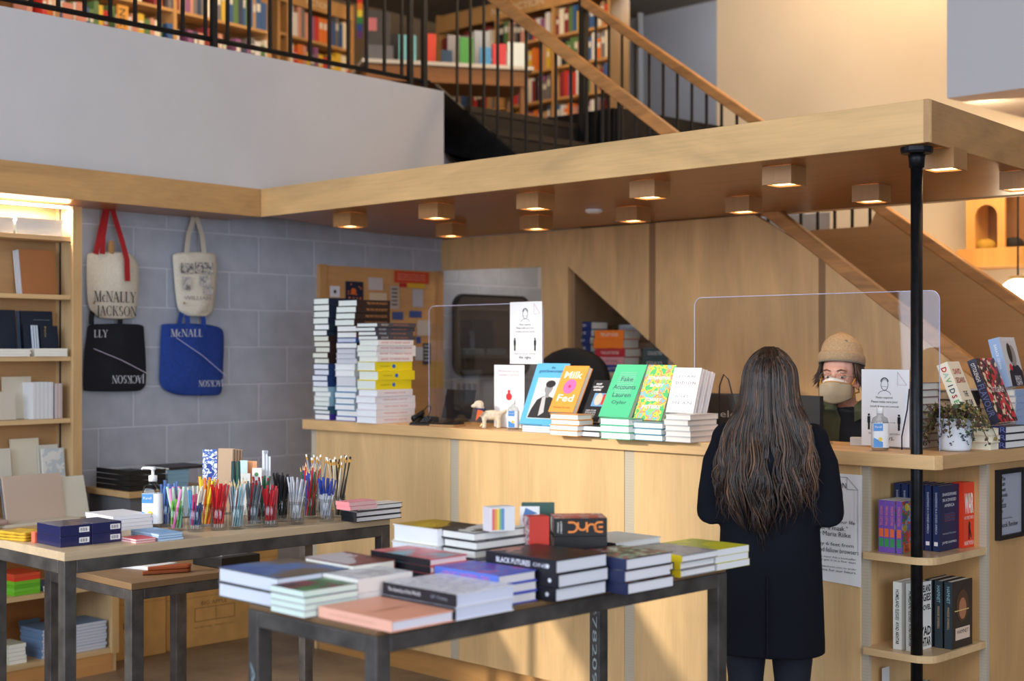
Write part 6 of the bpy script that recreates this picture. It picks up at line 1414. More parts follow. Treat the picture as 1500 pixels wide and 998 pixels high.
def head_solid(b, o, s=1.0):
    def E_(c, r): b.ell(o + Vector(c)*s, [q*s for q in r], 18, 12)
    E_((0, -.012, .112), (.076, .094, .092)); E_((0, .020, .060), (.062, .070, .085)); E_((0, .038, .010), (.045, .046, .040)); E_((0, .060, -.006), (.024, .022, .022))
    E_((-.030, .050, .052), (.026, .032, .026)); E_((.030, .050, .052), (.026, .032, .026)); E_((0, .070, .108), (.050, .022, .020))
    b.tube([o+V(0, .082, .092)*s, o+V(0, .100, .062)*s, o+V(0, .104, .050)*s], [.009*s, .012*s, .014*s], 10); E_((-.011, .094, .046), (.009, .010, .008)); E_((.011, .094, .046), (.009, .010, .008))
    E_((0, .088, .024), (.024, .010, .006)); E_((0, .086, .015), (.022, .010, .007))
    for q in (-1, 1): E_((q*.077, -.004, .062), (.010, .020, .032)); E_((q*.074, .006, .038), (.008, .012, .012))
def limb(b, pts, rad, n=12): b.tube(pts, rad, n)

# ---------------------------------------------------------------- the waiting woman, seen from behind
wy = 4.14; wpx = aty(1128, 700, wy); FAC = R(90+31)          # facing direction
wo = thing('person', 'woman in a long black coat with long brown hair at the counter', 'person', (wpx.x, wy, 0), FAC-R(90))
SKIN = mat((214, 160, 132), .55)
b = B(); hd = V(0, .005, 1.385)
head_solid(b, hd, .93)
b.tube([V(0, -.02, 1.24), V(0, -.012, 1.33), V(0, -.004, 1.41)], [.058, .050, .052], 14)
b.rings([[(.0+w*math.cos(q*math.pi/9), d*math.sin(q*math.pi/9)+y, z) for q in range(18)] for z, w, d, y in ((.66, .14, .10, -.01), (.80, .155, .105, -.01), (.95, .13, .09, -.01), (1.10, .145, .10, -.01), (1.22, .16, .09, -.01), (1.28, .12, .07, -.015), (1.30, .06, .055, -.015))])
LEGX = (-.085, .075)
for q, lx in zip((-1, 1), LEGX): limb(b, [V(q*.075, 0, .74), V(lx, .005, .58), V(lx, .012, .42), V(lx, -.012, .28), V(lx, -.015, .12), V(lx, -.01, .05)], [.085, .075, .056, .052, .038, .036], 14); limb(b, [V(lx, -.03, .035), V(lx, .05, .03), V(lx, .13, .022)], [.034, .036, .026], 10)
ARM = {}
for q in (-1, 1):
    sh, el, wr = V(q*.150, -.01, 1.250), V(q*.186, -.03, 1.015), V(q*.105, .20, 1.06)
    ARM[q] = (sh, el, wr); limb(b, [sh, sh.lerp(el, .5), el, el.lerp(wr, .5), wr], [.046, .042, .036, .033, .026]); add_hand(b, wr, V(-q*.35, .9, .12), V(q*.3, .1, 1), q, .5)
b.obj('body', SKIN, wo, smooth=True, remesh=.0065, smoothit=3)
COAT = mat((21, 24, 32), .93, var=.14, scale=260, spec=.15)
c = B()
prof = [(.515, .186, .142, -.005), (.56, .186, .142, -.005), (.70, .182, .140, -.008), (.85, .176, .134, -.012), (.97, .170, .128, -.016), (1.08, .176, .132, -.02), (1.17, .178, .130, -.022), (1.235, .170, .112, -.022), (1.275, .140, .088, -.02), (1.30, .10, .070, -.016), (1.335, .070, .064, -.012)]
N = 40; rs = []
for z, w, d, y in prof:
    rr = []
    for q in range(N):
        a = 2*math.pi*q/N; f = 1 + (.035*math.sin(5*a+.7)*max(0, (1.0-z))*.9 if z < 1.0 else 0)
        rr.append((w*f*math.cos(a), d*f*math.sin(a)+y, z + (.004*math.sin(3*a) if z < .53 else 0)))
    rs.append(rr)
c.rings(rs)
for q in (-1, 1):
    sh, el, wr = ARM[q]; c.ell(sh+V(-q*.01, -.004, .004), (.064, .066, .062), 14, 10)
    c.tube([sh+V(-q*.02, 0, .01), sh.lerp(el, .35)+V(q*.008, 0, 0), sh.lerp(el, .75)+V(q*.008, 0, 0), el+V(q*.004, -.004, -.004), el.lerp(wr, .3)+V(q*.006, 0, -.006), el.lerp(wr, .65), wr - (wr-el).normalized()*.02], [.064, .064, .062, .066, .062, .054, .050], 16)
c.obj('coat', COAT, wo, smooth=True, remesh=.0085, smoothit=5)
B().box(-.0015, .0015, -.155, -.150, .53, .80).obj('back_vent', mat((14, 16, 22), .95), wo)
TR = mat((24, 28, 40), .85, var=.1, scale=120)
for q, lx in zip((-1, 1), LEGX):
    B().tube([V(lx*.95, -.004, .66), V(lx, .005, .55), V(lx, .012, .42), V(lx, -.010, .28), V(lx, -.014, .14), V(lx, -.01, .07)], [.088, .076, .062, .058, .046, .044], 16).obj('trouser_leg', TR, wo, smooth=True)
    s_ = B(); s_.tube([V(lx, -.045, .036), V(lx, -.01, .045), V(lx, .06, .038), V(lx, .14, .026)], [.034, .046, .044, .028], 12); s_.tube([V(lx, -.012, .04), V(lx, -.012, .10)], [.046, .047], 12); s_.obj('boot', mat((18, 17, 18), .5), wo, smooth=True)
# hair: dark mass with many wavy locks
HM = [mat((34, 24, 21), .40, spec=.6), mat((50, 35, 28), .40, spec=.6), mat((92, 63, 46), .45, spec=.6), mat((134, 96, 68), .5, spec=.6)]
def hw(z):
    if z > 1.455: return .094*math.sqrt(max(.0, 1-((z-1.455)/.128)**2))
    P = [(1.455, .094), (1.38, .104), (1.30, .138), (1.22, .160), (1.12, .168), (1.02, .150), (.95, .115), (.86, .065)]
    for (z0, a0), (z1, a1) in zip(P, P[1:]):
        if z <= z0 and z >= z1: return a0+(a1-a0)*(z0-z)/(z0-z1)
    return .065
def hd_(z):   # distance of the hair surface behind the body axis
    if z > 1.455: return .105*math.sqrt(max(.0, 1-((z-1.455)/.128)**2)) + .002
    P = [(1.455, .107), (1.36, .100), (1.28, .116), (1.20, .142), (1.10, .160), (.98, .158), (.86, .152)]
    for (z0, a0), (z1, a1) in zip(P, P[1:]):
        if z <= z0 and z >= z1: return a0+(a1-a0)*(z0-z)/(z0-z1)
    return .152
def hpos(u, z, out=0.0):
    w = hw(z)+out*.6; dpt = hd_(z)+out; x = w*math.sin(u*1.30)/math.sin(1.30)
    y = -dpt*(1 - (.34 if z > 1.36 else .22)*abs(u)**2.2) if z <= 1.455 else -dpt*math.cos(u*1.45)
    if z <= 1.455 and z > 1.33: k = (1.455-z)/.125; y = (-hd_(1.455)*math.cos(u*1.45))*(1-k) + y*k
    return V(x, y, z)
hb = B()
rs = []
for j in range(22):
    z = 1.575 - j*.0240
    k = max(0, (1.22-z)/.15)
    L_ = [hpos((-1+2*i/16)*(1-.45*k), z, -.008) for i in range(17)]; Rr_ = [p + V(0, .045 if z < 1.36 else .02, 0) for p in L_[::-1]]; rs.append(L_+Rr_)
hb.rings(rs[::-1])
hb.ell(V(0, .0, 1.466), (.094, .104, .112), 20, 14)
for g in range(74):   # locks: strands of one lock wave together
    ug = random.uniform(-1.02, 1.02); ph = random.uniform(0, 6.28); am = random.uniform(.009, .022); fr_ = random.uniform(22, 34); og = random.uniform(-.002, .012); top = random.random() < .66
    zeg = .872 + .23*abs(ug + .12)**1.3 + random.uniform(0, .10); drift = random.uniform(-.16, .16) - (.10 if ug < -.3 else 0)
    for i in range(9):
        u = ug + random.uniform(-.085, .085); z0 = 1.577 - .09*random.random()**1.8 if top else random.uniform(1.32, 1.48)
        zend = zeg + random.uniform(-.02, .07); out = og + random.uniform(-.003, .004); n = 17; path = []; rad = []; r0 = random.uniform(.0026, .0042)
        for j in range(n):
            s_ = j/(n-1); z = z0 + (zend-z0)*s_; gr = min(1, max(0, (1.40-z)/.30)); uu = u + drift*s_*s_ - (u-ug)*.55*max(0, s_-.5)
            if z > 1.5: uu *= .35+.65*min(1, (1.583-z)/.07)
            p = hpos(max(-1.1, min(1.1, uu)), z, out*(.3+.7*gr)); p += V(am*gr*math.sin(z*fr_+ph), am*.75*gr*math.cos(z*fr_*.93+ph*1.7), 0)
            path.append(p); rad.append(r0*(1-.8*max(0, s_-.55)/.45))
        r_ = random.random() + (.10 if abs(ug) > .6 else 0) + (.10 if not top else 0); m_ = 0 if r_ < .40 else (1 if r_ < .74 else (2 if r_ < .97 else 3))
        hb.tube(path, rad, 4, m_, flat=.6)
for i in range(46):  # loose wavy locks at the outline, over the shoulders and upper arms
    q = random.choice((-1, 1)); x0 = q*random.uniform(.09, .14); n = 11; ph = random.uniform(0, 6.28); L = random.uniform(.18, .34)
    path = [V(x0 + q*random.uniform(.03, .05)*(j/10)**1.2 + .010*math.sin(j*.9+ph), -.090-.045*math.sin(j/10*2.0), 1.31-L*j/10) for j in range(n)]
    hb.tube(path, [.0030*(1-.8*j/10) for j in range(n)], 4, random.choice((1, 2, 2, 3)), flat=.6)
hb.obj('hair', HM, wo, smooth=True)

# ---------------------------------------------------------------- the masked clerk behind the counter
cy_ = 5.45; cpx = aty(1236, 700, cy_); FC = R(-76)
mo = thing('person', 'masked clerk in a beige beanie and green jacket behind the counter', 'person', (cpx.x, cy_, 0), FC-R(90))
b = B(); h0 = V(0, .045, 1.365)            # head origin at the base of the jaw, leaning forward
head_solid(b, h0, 1.02)
b.tube([V(0, -.03, 1.20), V(0, -.005, 1.30), V(0, .03, 1.40)], [.066, .058, .056], 14)
b.rings([[(w*math.cos(q*math.pi/9), d*math.sin(q*math.pi/9)+y, z) for q in range(18)] for z, w, d, y in ((.75, .16, .11, -.04), (.90, .165, .115, -.04), (1.08, .165, .115, -.035), (1.20, .18, .115, -.03), (1.275, .175, .09, -.03), (1.315, .12, .07, -.03), (1.335, .06, .055, -.03))])
for q in (-1, 1): limb(b, [V(q*.085, -.03, .80), V(q*.09, -.02, .46), V(q*.09, -.04, .10), V(q*.09, -.03, .05)], [.095, .062, .042, .04], 12); limb(b, [V(q*.09, -.05, .035), V(q*.095, .10, .025)], [.036, .03], 10)
for q in (-1, 1):
    sh, el, wr = V(q*.185, -.03, 1.262), V(q*.225, -.05, 1.02), V(q*.15, .16, .96); ARM[q] = (sh, el, wr)
    limb(b, [sh, sh.lerp(el, .5), el, el.lerp(wr, .5), wr], [.05, .045, .038, .036, .028]); add_hand(b, wr, V(-q*.2, .95, -.1), V(0, .1, 1), q, .45)
b.obj('body', mat((236, 182, 164), .5, var=.05, scale=30), mo, smooth=True, remesh=.0048, smoothit=3)
H = lambda x, y, z: h0 + V(x, y, z)*1.02
for q in (-1, 1):
    e_ = B(); e_.ell(H(q*.031, .0745, .083), (.0135, .0115, .0095), 14, 10); e_.obj('eye', mat((226, 220, 214), .25), mo, smooth=True)
    B().ell(H(q*.031-.003, .0852, .0795), (.0058, .0025, .0058), 10, 7).obj('iris', mat((52, 46, 42), .2), mo, smooth=True)
    B().tube([H(q*.017, .086, .0885), H(q*.031, .0875, .0910), H(q*.046, .080, .0865)], [.0036, .0048, .0032], 6).obj('eyelid', mat((222, 160, 142), .5), mo, smooth=True)
    B().tube([H(q*.014, .094, .106), H(q*.032, .092, .1125), H(q*.050, .080, .107)], [.0034, .0042, .0022], 6, flat=.7).obj('eyebrow', mat((92, 58, 42), .8), mo, smooth=True)
    ring_ = B(); ring_.tube([H(q*.034+.0255*math.cos(i*.3927), .106-.010*abs(math.cos(i*.3927))**2*(1 if math.cos(i*.3927)*q > 0 else .2), .078+.022*math.sin(i*.3927)) for i in range(17)], .0013, 6); ring_.tube([H(q*.059, .095, .084), H(q*.078, .03, .082), H(q*.080, -.01, .074)], .0012, 6); ring_.obj('glasses_rim', mat((206, 196, 176), .25, .8), mo, smooth=True)
B().tube([H(-.010, .107, .082), H(0, .111, .086), H(.010, .107, .082)], .0012, 6).obj('glasses_bridge', mat((206, 196, 176), .25, .8), mo)
# cloth mask over a white inner mask
def mask_grid(a_max, z0, z1, off, m, name, nose=.018, wid=1.0, solid=.0015, ztop_dip=.0):
    nu, nv = 18, 10; vs = []
    for j in range(nv+1):
        v = j/nv
        for i in range(nu+1):
            a = -a_max + 2*a_max*i/nu; an = abs(a)/a_max
            zt = z1 - ztop_dip*an**1.4; zb = z0 + .028*an**1.5; z = zb + (zt-zb)*v
            k = (z-.0)/.09
            ry = .068 + .006*math.sin(math.pi*v) ; rx = .069+off
            y = .030 + ry*math.cos(a) + off + nose*math.exp(-(a/.36)**2)*math.exp(-((z-.046)/.040)**2); x = rx*math.sin(a)*wid
            if z < .01: y -= (0.01-z)*.35
            vs.append(H(x, y, z))
    o = B().add(vs, [(j*(nu+1)+i, j*(nu+1)+i+1, (j+1)*(nu+1)+i+1, (j+1)*(nu+1)+i) for j in range(nv) for i in range(nu)]).obj(name, m, mo, smooth=True)
    md = o.modifiers.new('s', 'SOLIDIFY'); md.thickness = solid; return vs, nu, nv
mask_grid(1.10, .0, .080, .0035, mat((240, 240, 242), .8), 'inner_mask', nose=.021, ztop_dip=.030)
vs, nu, nv = mask_grid(1.16, -.034, .064, .0075, mat((186, 172, 148), .9, var=.05, scale=200), 'cloth_mask', nose=.021, ztop_dip=.016)
YEL = mat((206, 150, 50), .8)
B().tube([p + V(0, .0012, 0) for p in vs[nv*(nu+1):]], .0026, 6).obj('mask_trim', YEL, mo, smooth=True)
for q in (-1, 1):
    e0 = vs[nv*(nu+1) + (nu if q > 0 else 0)]; e1 = vs[(nu if q > 0 else 0)]
    B().tube([e0, H(q*.074, .03, .075), H(q*.082, -.01, .098), H(q*.084, -.026, .07)], .0030, 6).obj('mask_strap', YEL, mo, smooth=True); B().tube([e1, H(q*.070, .02, .012), H(q*.074, -.02, .016), H(q*.06, -.06, .03)], .0034, 6).obj('mask_strap', YEL, mo, smooth=True)
# beanie
BN = mat((206, 176, 138), .95, var=.12, scale=160); hat = B(); prof = [(.1055, .146), (.1045, .160), (.101, .186), (.096, .208), (.084, .229), (.062, .245), (.028, .254)]
rs = [[H(r_*.875*math.cos(2*math.pi*i/28), -.016+r_*1.0*math.sin(2*math.pi*i/28) - (z-.146)*.16, z + .018*math.sin(2*math.pi*i/28)*1.0) + V(.003*noise.noise(Vector((i*.4, z*30, 1))), 0, .003*noise.noise(Vector((i*.4, z*30, 4)))) for i in range(28)] for r_, z in prof]
hat.rings(rs); hat.obj('beanie', BN, mo, smooth=True)
cuff = B(); rs = []
for i in range(29):
    a = 2*math.pi*i/28; c0 = H(.1055*.875*math.cos(a), -.016+.107*math.sin(a), .156 + .018*math.sin(a)); o_ = V(math.cos(a), math.sin(a), 0)
    rs.append([c0 + o_*(.0075*math.cos(t_*math.pi/4)) + V(0, 0, .022*math.sin(t_*math.pi/4)) for t_ in range(8)])
cuff.rings(rs, caps=False); cuff.obj('beanie_cuff', mat((196, 168, 134), .95, var=.14, scale=180), mo, smooth=True)
cu2 = B(); cu2.tube([H(.1055*.89*math.cos(2*math.pi*i/28), -.016+.109*math.sin(2*math.pi*i/28), .1355 + .018*math.sin(2*math.pi*i/28)) for i in range(29)], .0045, 6); cu2.obj('beanie_edge', mat((140, 134, 122), .95), mo, smooth=True)
fo = B(); fo.tube([H(-.045, .045, .232), H(-.005, .048, .244), H(.035, .03, .240)], [.004, .006, .004], 8); fo.obj('beanie_fold', mat((120, 112, 100), .95), mo, smooth=True)
# hair below the beanie
hh_ = B(); HB = [mat((62, 44, 36), .6), mat((84, 60, 46), .6), mat((46, 34, 28), .6)]
for i in range(150):
    a = random.uniform(-.55, math.pi+.55) + math.pi      # around the back and the sides
    x, y = math.cos(a)*.085, -.016+math.sin(a)*.100
    side = abs(math.cos(a)); L = random.uniform(.06, .115); flick = random.uniform(.0, .04)
    zt = .140 + .018*math.sin(a); p = H(x*.98, y*.98, zt)
    hh_.tube([p, p + V(x*.10, y*.06, -L*.4), p + V(x*(.1+flick*5), y*.10+.004, -L*.8), p + V(x*(.14+flick*9), y*.1+.010, -L)], [.0055, .005, .0035, .001], 5, random.randrange(3))
for q in (-1, 1):   # sideburns and a fringe line on the forehead
    for i in range(24):
        p = H(q*random.uniform(.060, .078), random.uniform(-.01, .030), .140); L = random.uniform(.05, .10); f = random.uniform(.004, .030)
        hh_.tube([p, p+V(q*.004, .004, -L*.5), p+V(q*f, .002, -L)], [.005, .004, .001], 5, random.randrange(3))
hh_.obj('hair', HB, mo, smooth=True)
# black tee, open green jacket
tee = B(); tee.rings([[(w*math.cos(q*math.pi/12), d*math.sin(q*math.pi/12)+y, z) for q in range(24)] for z, w, d, y in ((.75, .172, .122, -.04), (.90, .177, .127, -.04), (1.08, .177, .127, -.035), (1.20, .190, .126, -.03), (1.275, .180, .102, -.03), (1.300, .130, .086, -.024), (1.318, .086, .078, -.014))])
tee.obj('tee_shirt', mat((24, 27, 38), .9), mo, smooth=True, remesh=.008, smoothit=2)
GRN = mat((78, 86, 62), .85, var=.1, scale=60); jk = B(); rs = []
for z, w, d, y in ((.75, .192, .140, -.04), (.90, .196, .145, -.04), (1.08, .196, .146, -.035), (1.195, .206, .142, -.03), (1.265, .200, .120, -.03), (1.305, .150, .100, -.028), (1.332, .105, .090, -.024)):
    op = .34 if z < 1.27 else .46     # half opening angle at the front
    rs.append([(w*math.cos(a), d*math.sin(a)+y + 0, z) for a in [math.pi/2+.42+op+(2*math.pi-2*op)*i/30 for i in range(31)]])
k = len(jk.v)
for r_ in rs: jk.v += [tuple(p) for p in r_]
for j in range(len(rs)-1):
    for i in range(30): jk.f.append([j*31+i, j*31+i+1, (j+1)*31+i+1, (j+1)*31+i]); jk.m.append(0)
o = jk.obj('jacket', GRN, mo, smooth=True); md = o.modifiers.new('s', 'SOLIDIFY'); md.thickness = .008; md.offset = 1
for q in (-1, 1):
    sh, el, wr = ARM[q]; s_ = B(); s_.ell(sh+V(-q*.004, 0, .002), (.068, .068, .062), 14, 10); s_.tube([sh, sh.lerp(el, .4)+V(q*.008, 0, 0), el, el.lerp(wr, .4), wr-(wr-el).normalized()*.03], [.066, .064, .060, .056, .046], 14); s_.obj('sleeve', GRN, mo, smooth=True, remesh=.008, smoothit=3)
    cl = B(); cl.add([(q*.100, -.06, 1.345), (q*.096, .02, 1.358), (q*.074, .086, 1.325), (q*.080, .106, 1.255), (q*.135, .076, 1.285), (q*.150, .0, 1.325), (q*.138, -.07, 1.328)], [(0, 1, 5, 6), (1, 2, 4, 5), (2, 3, 4)] if q > 0 else [(6, 5, 1, 0), (5, 4, 2, 1), (4, 3, 2)])
    o = cl.obj('jacket_collar', GRN, mo, smooth=False); md = o.modifiers.new('s', 'SOLIDIFY'); md.thickness = .007; md.offset = 0
    B().tube([V(q*.09, -.03, .82), V(q*.092, -.02, .46), V(q*.092, -.04, .09)], [.104, .075, .060], 14).obj('trouser_leg', mat((40, 42, 50), .85), mo, smooth=True)
    B().tube([V(q*.09, -.06, .042), V(q*.094, .03, .042), V(q*.097, .12, .028)], [.042, .046, .03], 10).obj('shoe', mat((30, 28, 28), .6), mo, smooth=True)

# ================================================================ MEZZANINE SHELVES AND BOOKS
SHC = wood((206, 156, 98), 'z', contrast=.1)
PAL = [((206, 60, 50), 'red'), ((226, 120, 50), 'orange'), ((236, 226, 206), 'cream'), ((40, 40, 46), 'black'), ((60, 96, 150), 'blue'), ((226, 186, 60), 'yellow'), ((96, 130, 80), 'green'), ((226, 222, 220), 'white'), ((140, 50, 56), 'maroon'), ((120, 116, 118), 'grey'), ((214, 150, 130), 'salmon'), ((60, 70, 96), 'navy'), ((150, 96, 140), 'violet'), ((190, 150, 110), 'tan')]
MZG = 'books on the mezzanine shelves'
def shelf_unit(label, p0, p1, depth, ztop, boards, dividers, header=None, mark=None):
    """open bookcase whose front runs from p0 to p1 (plan), facing the photographer"""
    p0, p1 = Vector((p0[0], p0[1], 0)), Vector((p1[0], p1[1], 0)); L = (p1-p0).length; d = (p1-p0).normalized()
    t = thing('bookcase', label, 'bookcase', (p0.x, p0.y, MZ), math.atan2(d.y, d.x))
    for z in boards: B().box(0, L, 0, depth, z-MZ-.022, z-MZ).obj('shelf', SHC, t)
    for f in dividers: B().box(f*L-.015, f*L+.015, -.004, depth, 0, ztop-MZ).obj('divider', SHC, t)
    B().box(0, L, depth, depth+.015, 0, ztop-MZ).obj('back_panel', wood((150, 104, 60), 'x'), t)
    if header: B().box(0, L, -.012, -.004, header[0]-MZ, header[1]-MZ).obj('header_board', SHC, t); lettering(mark, mat((240, 222, 190), .6), t, (L*.5, -.012, (header[0]+header[1])/2-MZ), (1, 0, 0), (0, 0, 1), (header[1]-header[0])*.4, L*.3) if mark else None
    return t, d
ROWB = B(); ROWM = {}; RM = {}; PALM = {n: c for c, n in PAL}
def row(p0, p1, px0, px1, z, hmax, where, seed, wpx=(4, 8), gap=.0, dep=.16, pal=None):
    rnd = random.Random(seed); p0 = Vector((p0[0], p0[1], 0)); p1 = Vector((p1[0], p1[1], 0)); d = (p1-p0).normalized(); ang = math.atan2(d.y, d.x); px = px0; k = 0; seen = {}
    while px < px1 - 2:
        w = rnd.uniform(*wpx); 
        if rnd.random() < gap: px += w*1.5; continue
        a, c = atpl(px, 60, p0, p1), atpl(min(px+w, px1), 60, p0, p1); t = (Vector((c.x, c.y))-Vector((a.x, a.y))).length*.95; h = hmax*rnd.uniform(.72, 1.0)
        col, nm = rnd.choice(pal or PAL); col = tuple(max(8, min(250, q*rnd.uniform(.85, 1.1))) for q in col); seen[nm] = seen.get(nm, 0)+1
        b = B(); b.box(0, t, .004, dep, 0, h, 0); b.box(.002, t-.002, .02, dep-.004, h, h+.001, 1)
        if rnd.random() < .5: b.box(.15*t, .85*t, .0025, .004, h*.55, h*.8, 1)
        mi = {0: ROWM.setdefault(nm, len(ROWM)+1), 1: 0}; RM[nm] = PALM[nm]; mx_ = Matrix.Translation((a.x, a.y, z+.0005)) @ Matrix.Rotation(ang, 4, 'Z')
        ROWB.add([mx_ @ Vector(v) for v in b.v], [], 0); k0 = len(ROWB.v)-len(b.v)
        for f_, m_ in zip(b.f, b.m): ROWB.f.append([q+k0 for q in f_]); ROWB.m.append(mi[m_])
        px += w; k += 1
# long case behind the guard rail, facing the room
q0, q1 = (-8.72, 3.6), (-9.02, 6.45); u0 = atpl(40, 20, q0, q1); u1 = atpl(397, 20, q0, q1)
za = atpl(320, 29, q0, q1).z; zb = za - .33; zc = za + .33
u0 = Vector((-8.70, 3.75, 0))
shelf_unit('long mezzanine bookcase behind the guard rail', (u0.x, u0.y), (u1.x, u1.y), .24, 4.75, [zb-.3, zb, za, zc], [0, .30, .66, .995])
fr = lambda v, dz=0: (v.x, v.y)
row(fr(u0), fr(u1), 247, 392, za, .27, 'on the upper row of the long mezzanine case', 3, (4, 9))
row(fr(u0), fr(u1), 40, 238, zb, .27, 'on the lower left row of the long mezzanine case', 5, (5, 10), gap=.12, pal=PAL[:3]+PAL[4:9]+[PAL[10], PAL[0]])
row(fr(u0), fr(u1), 246, 392, zb, .26, 'on the lower right row of the long mezzanine case', 6, (5, 10), gap=.3)
row(fr(u0), fr(u1), 100, 238, za, .25, 'on the upper left row of the long mezzanine case', 8, (5, 9), gap=.2)
# face-out book with big letters
a = atpl(167, 8, *[(p[0]+.04, p[1]) for p in (fr(u0), fr(u1))]); dd = (u1-u0); dd.z = 0; dd.normalize()
t = thing('book', 'tall orange book with bold black title standing face out upstairs', 'book', (a.x+.03, a.y, zb), math.atan2(dd.y, dd.x), MZG); B().box(0, .085, -.02, 0, 0, a.z-zb).obj('cover', mat((226, 160, 70), .5), t); lettering('NIKKI', mat((30, 26, 26), .6), t, (.035, -.02, (a.z-zb)*.5), (0, 0, -1), (1, 0, 0), .05, (a.z-zb)*.8)
for i, px in enumerate((88, 108)):
    a = atpl(px, 4, *[(p[0]+.04, p[1]) for p in (fr(u0), fr(u1))]); t = thing('shelf_sign', '%s salmon shelf sign on the long mezzanine case' % ('left', 'right')[i], 'sign', (a.x+.03, a.y, zb+.0), math.atan2(dd.y, dd.x), 'salmon shelf signs'); B().box(0, .075, -.01, 0, 0, a.z-zb).obj('card', mat((214, 140, 120), .6), t)
# second case further along
r0, r1 = (-9.55, 7.0), (-9.75, 8.1); v0 = atpl(408, 20, r0, r1); v1 = atpl(517, 20, r0, r1); z2 = atpl(470, 62, r0, r1).z; z3 = atpl(470, 15, r0, r1).z
shelf_unit('narrow mezzanine bookcase beside the rainbow flag', (v0.x, v0.y), (v1.x, v1.y), .24, z3+.12, [z2-.30, z2, z2-.6], [0, .12, .99], header=(z3-.02, z3+.10), mark='FICTION')
row(fr(v0), fr(v1), 424, 512, z2, .25, 'on the upper row of the narrow mezzanine case', 11, (5, 8)); row(fr(v0), fr(v1), 424, 512, z2-.30, .25, 'on the lower row of the narrow mezzanine case', 12, (5, 8))
# corner case by the stairs (runs along the back)
s0, s1 = (-10.2, 9.25), (-7.6, 9.25); w0 = aty(640, 60, 9.25); w1 = aty(893, 60, 9.25); ZB = [3.245, 3.525, 3.805, 4.085, 4.365]
fx = lambda px: (aty(px, 60, 9.25).x-w0.x)/(w1.x-w0.x)
shelf_unit('wide mezzanine bookcase behind the stairs', (w0.x, 9.25), (w1.x, 9.25), .25, 4.80, ZB[1:]+[3.2], [.003, fx(727), fx(810), .997], header=(4.62, 4.78), mark='NONFICTION')
k = 0
for i, z in enumerate(ZB):
    for a, c, nm in ((648, 722, 'left'), (731, 806, 'middle'), (814, 890, 'right')):
        if i < 1 and nm == 'left': continue
        row((w0.x, 9.25), (w1.x, 9.25), a, c, z, .235, 'on %s %s row of the wide mezzanine case' % (ORD[i], nm), 40+i*3+len(nm), (4.5, 8), gap=.06)
o = ROWB.obj('shelved_books', [mat((230, 224, 210), .7)] + [mat(PALM[n], .5) for n in ROWM], None)
tag(o, 'blurred rows of colourful books filling the mezzanine bookcases', 'books', kind='stuff')
# display table upstairs
ta, tb_ = Vector((-8.74, 7.10, 0)), Vector((-8.02, 8.30, 0)); td = (tb_-ta).normalized(); t = thing('display_table', 'white edged display table of books upstairs', 'table', (ta.x, ta.y, MZ), math.atan2(td.y, td.x)); TZ = 3.86; Lt = (tb_-ta).length
B().box(0, Lt, 0, .62, TZ-MZ-.03, TZ-MZ).obj('tabletop', mat((206, 202, 196), .6), t); B().box(.04, Lt-.04, .03, .58, TZ-MZ-.16, TZ-MZ-.03).obj('apron', wood((150, 100, 56), 'x'), t)
for a in (.05, Lt-.10):
    for c in (.05, .52): B().box(a, a+.05, c, c+.05, 0, TZ-MZ-.16).obj('leg', wood((150, 100, 56), 'z'), t)
DT = 'books on the upstairs display table'
def dstand(px0, px1, ptop, off, col, lab, t_=.03, cat='book', name='book'):
    p = atpl((px0+px1)/2, ptop, (ta.x-off*td.y, ta.y+off*td.x), (tb_.x-off*td.y, tb_.y+off*td.x)); w = (px1-px0)/FPX*11.4/abs(td.dot(RGT)); h = p.z-TZ
    o = thing(name, lab, cat, (p.x, p.y, TZ+.0005), math.atan2(td.y, td.x), DT); b = B(); b.box(-w/2, w/2, -t_/2, t_/2, 0, h); b.obj('cover', mat(col, .5), o); B().box(-w/2+.003, w/2+.0008, -t_/2+.003, t_/2-.003, .003, h+.0006).obj('pages', mat((230, 226, 216), .7), o); return o, w, h
o, w, h = dstand(536, 571, 16, .22, (66, 64, 66), 'large dark grey poster board with a pink square upstairs', .012, 'poster', 'poster_board'); B().box(-w*.42, -w*.05, -.0075, -.006, h*.62, h*.86).obj('pink_square', mat((190, 110, 120), .6), o)
for i in range(7): 
    c = atpl(553, 78, (ta.x, ta.y), (tb_.x, tb_.y)); bo = thing('book', 'grey book, %s from the bottom of the upstairs table pile' % ORD[i], 'book', (c.x+.03*td.x - .10*td.y - .12*td.x, c.y + .03*td.y + .10*td.x - .12*td.y, TZ+.0005+i*.0165), math.atan2(td.y, td.x), DT); B().box(0, .22, -.07, .07, 0, .0155).obj('cover', mat((110, 110, 118), .5), bo)
for px0, px1, pt, off, col, lab in ((584, 609, 52, .16, (110, 176, 190), 'pale teal book'), (571, 583, 50, .30, (40, 38, 40), 'black book'), (619, 638, 50, .22, (190, 60, 44), 'brick red book'), (646, 662, 74, .10, (40, 66, 96), 'short navy book'), (655, 673, 52, .34, (120, 120, 132), 'grey violet book'), (673, 693, 56, .14, (66, 136, 70), 'leaf green book'), (694, 717, 46, .36, (120, 130, 150), 'slate picture book'), (703, 719, 70, .12, (60, 130, 190), 'clear blue book'), (721, 741, 65, .14, (176, 54, 66), 'crimson book'), (743, 769, 63, .14, (190, 204, 214), 'pale blue white book')):
    dstand(px0, px1, pt, off, col, lab + ' standing on the upstairs display table')
fl = thing('rainbow_flag', 'rainbow flag hanging beside the narrow mezzanine bookcase', 'flag', aty(527, 0, 7.62).xy.to_3d()+Vector((0, 0, 3.9)), cam_rz)
fb = aty(527, 56, 7.62).z-3.9
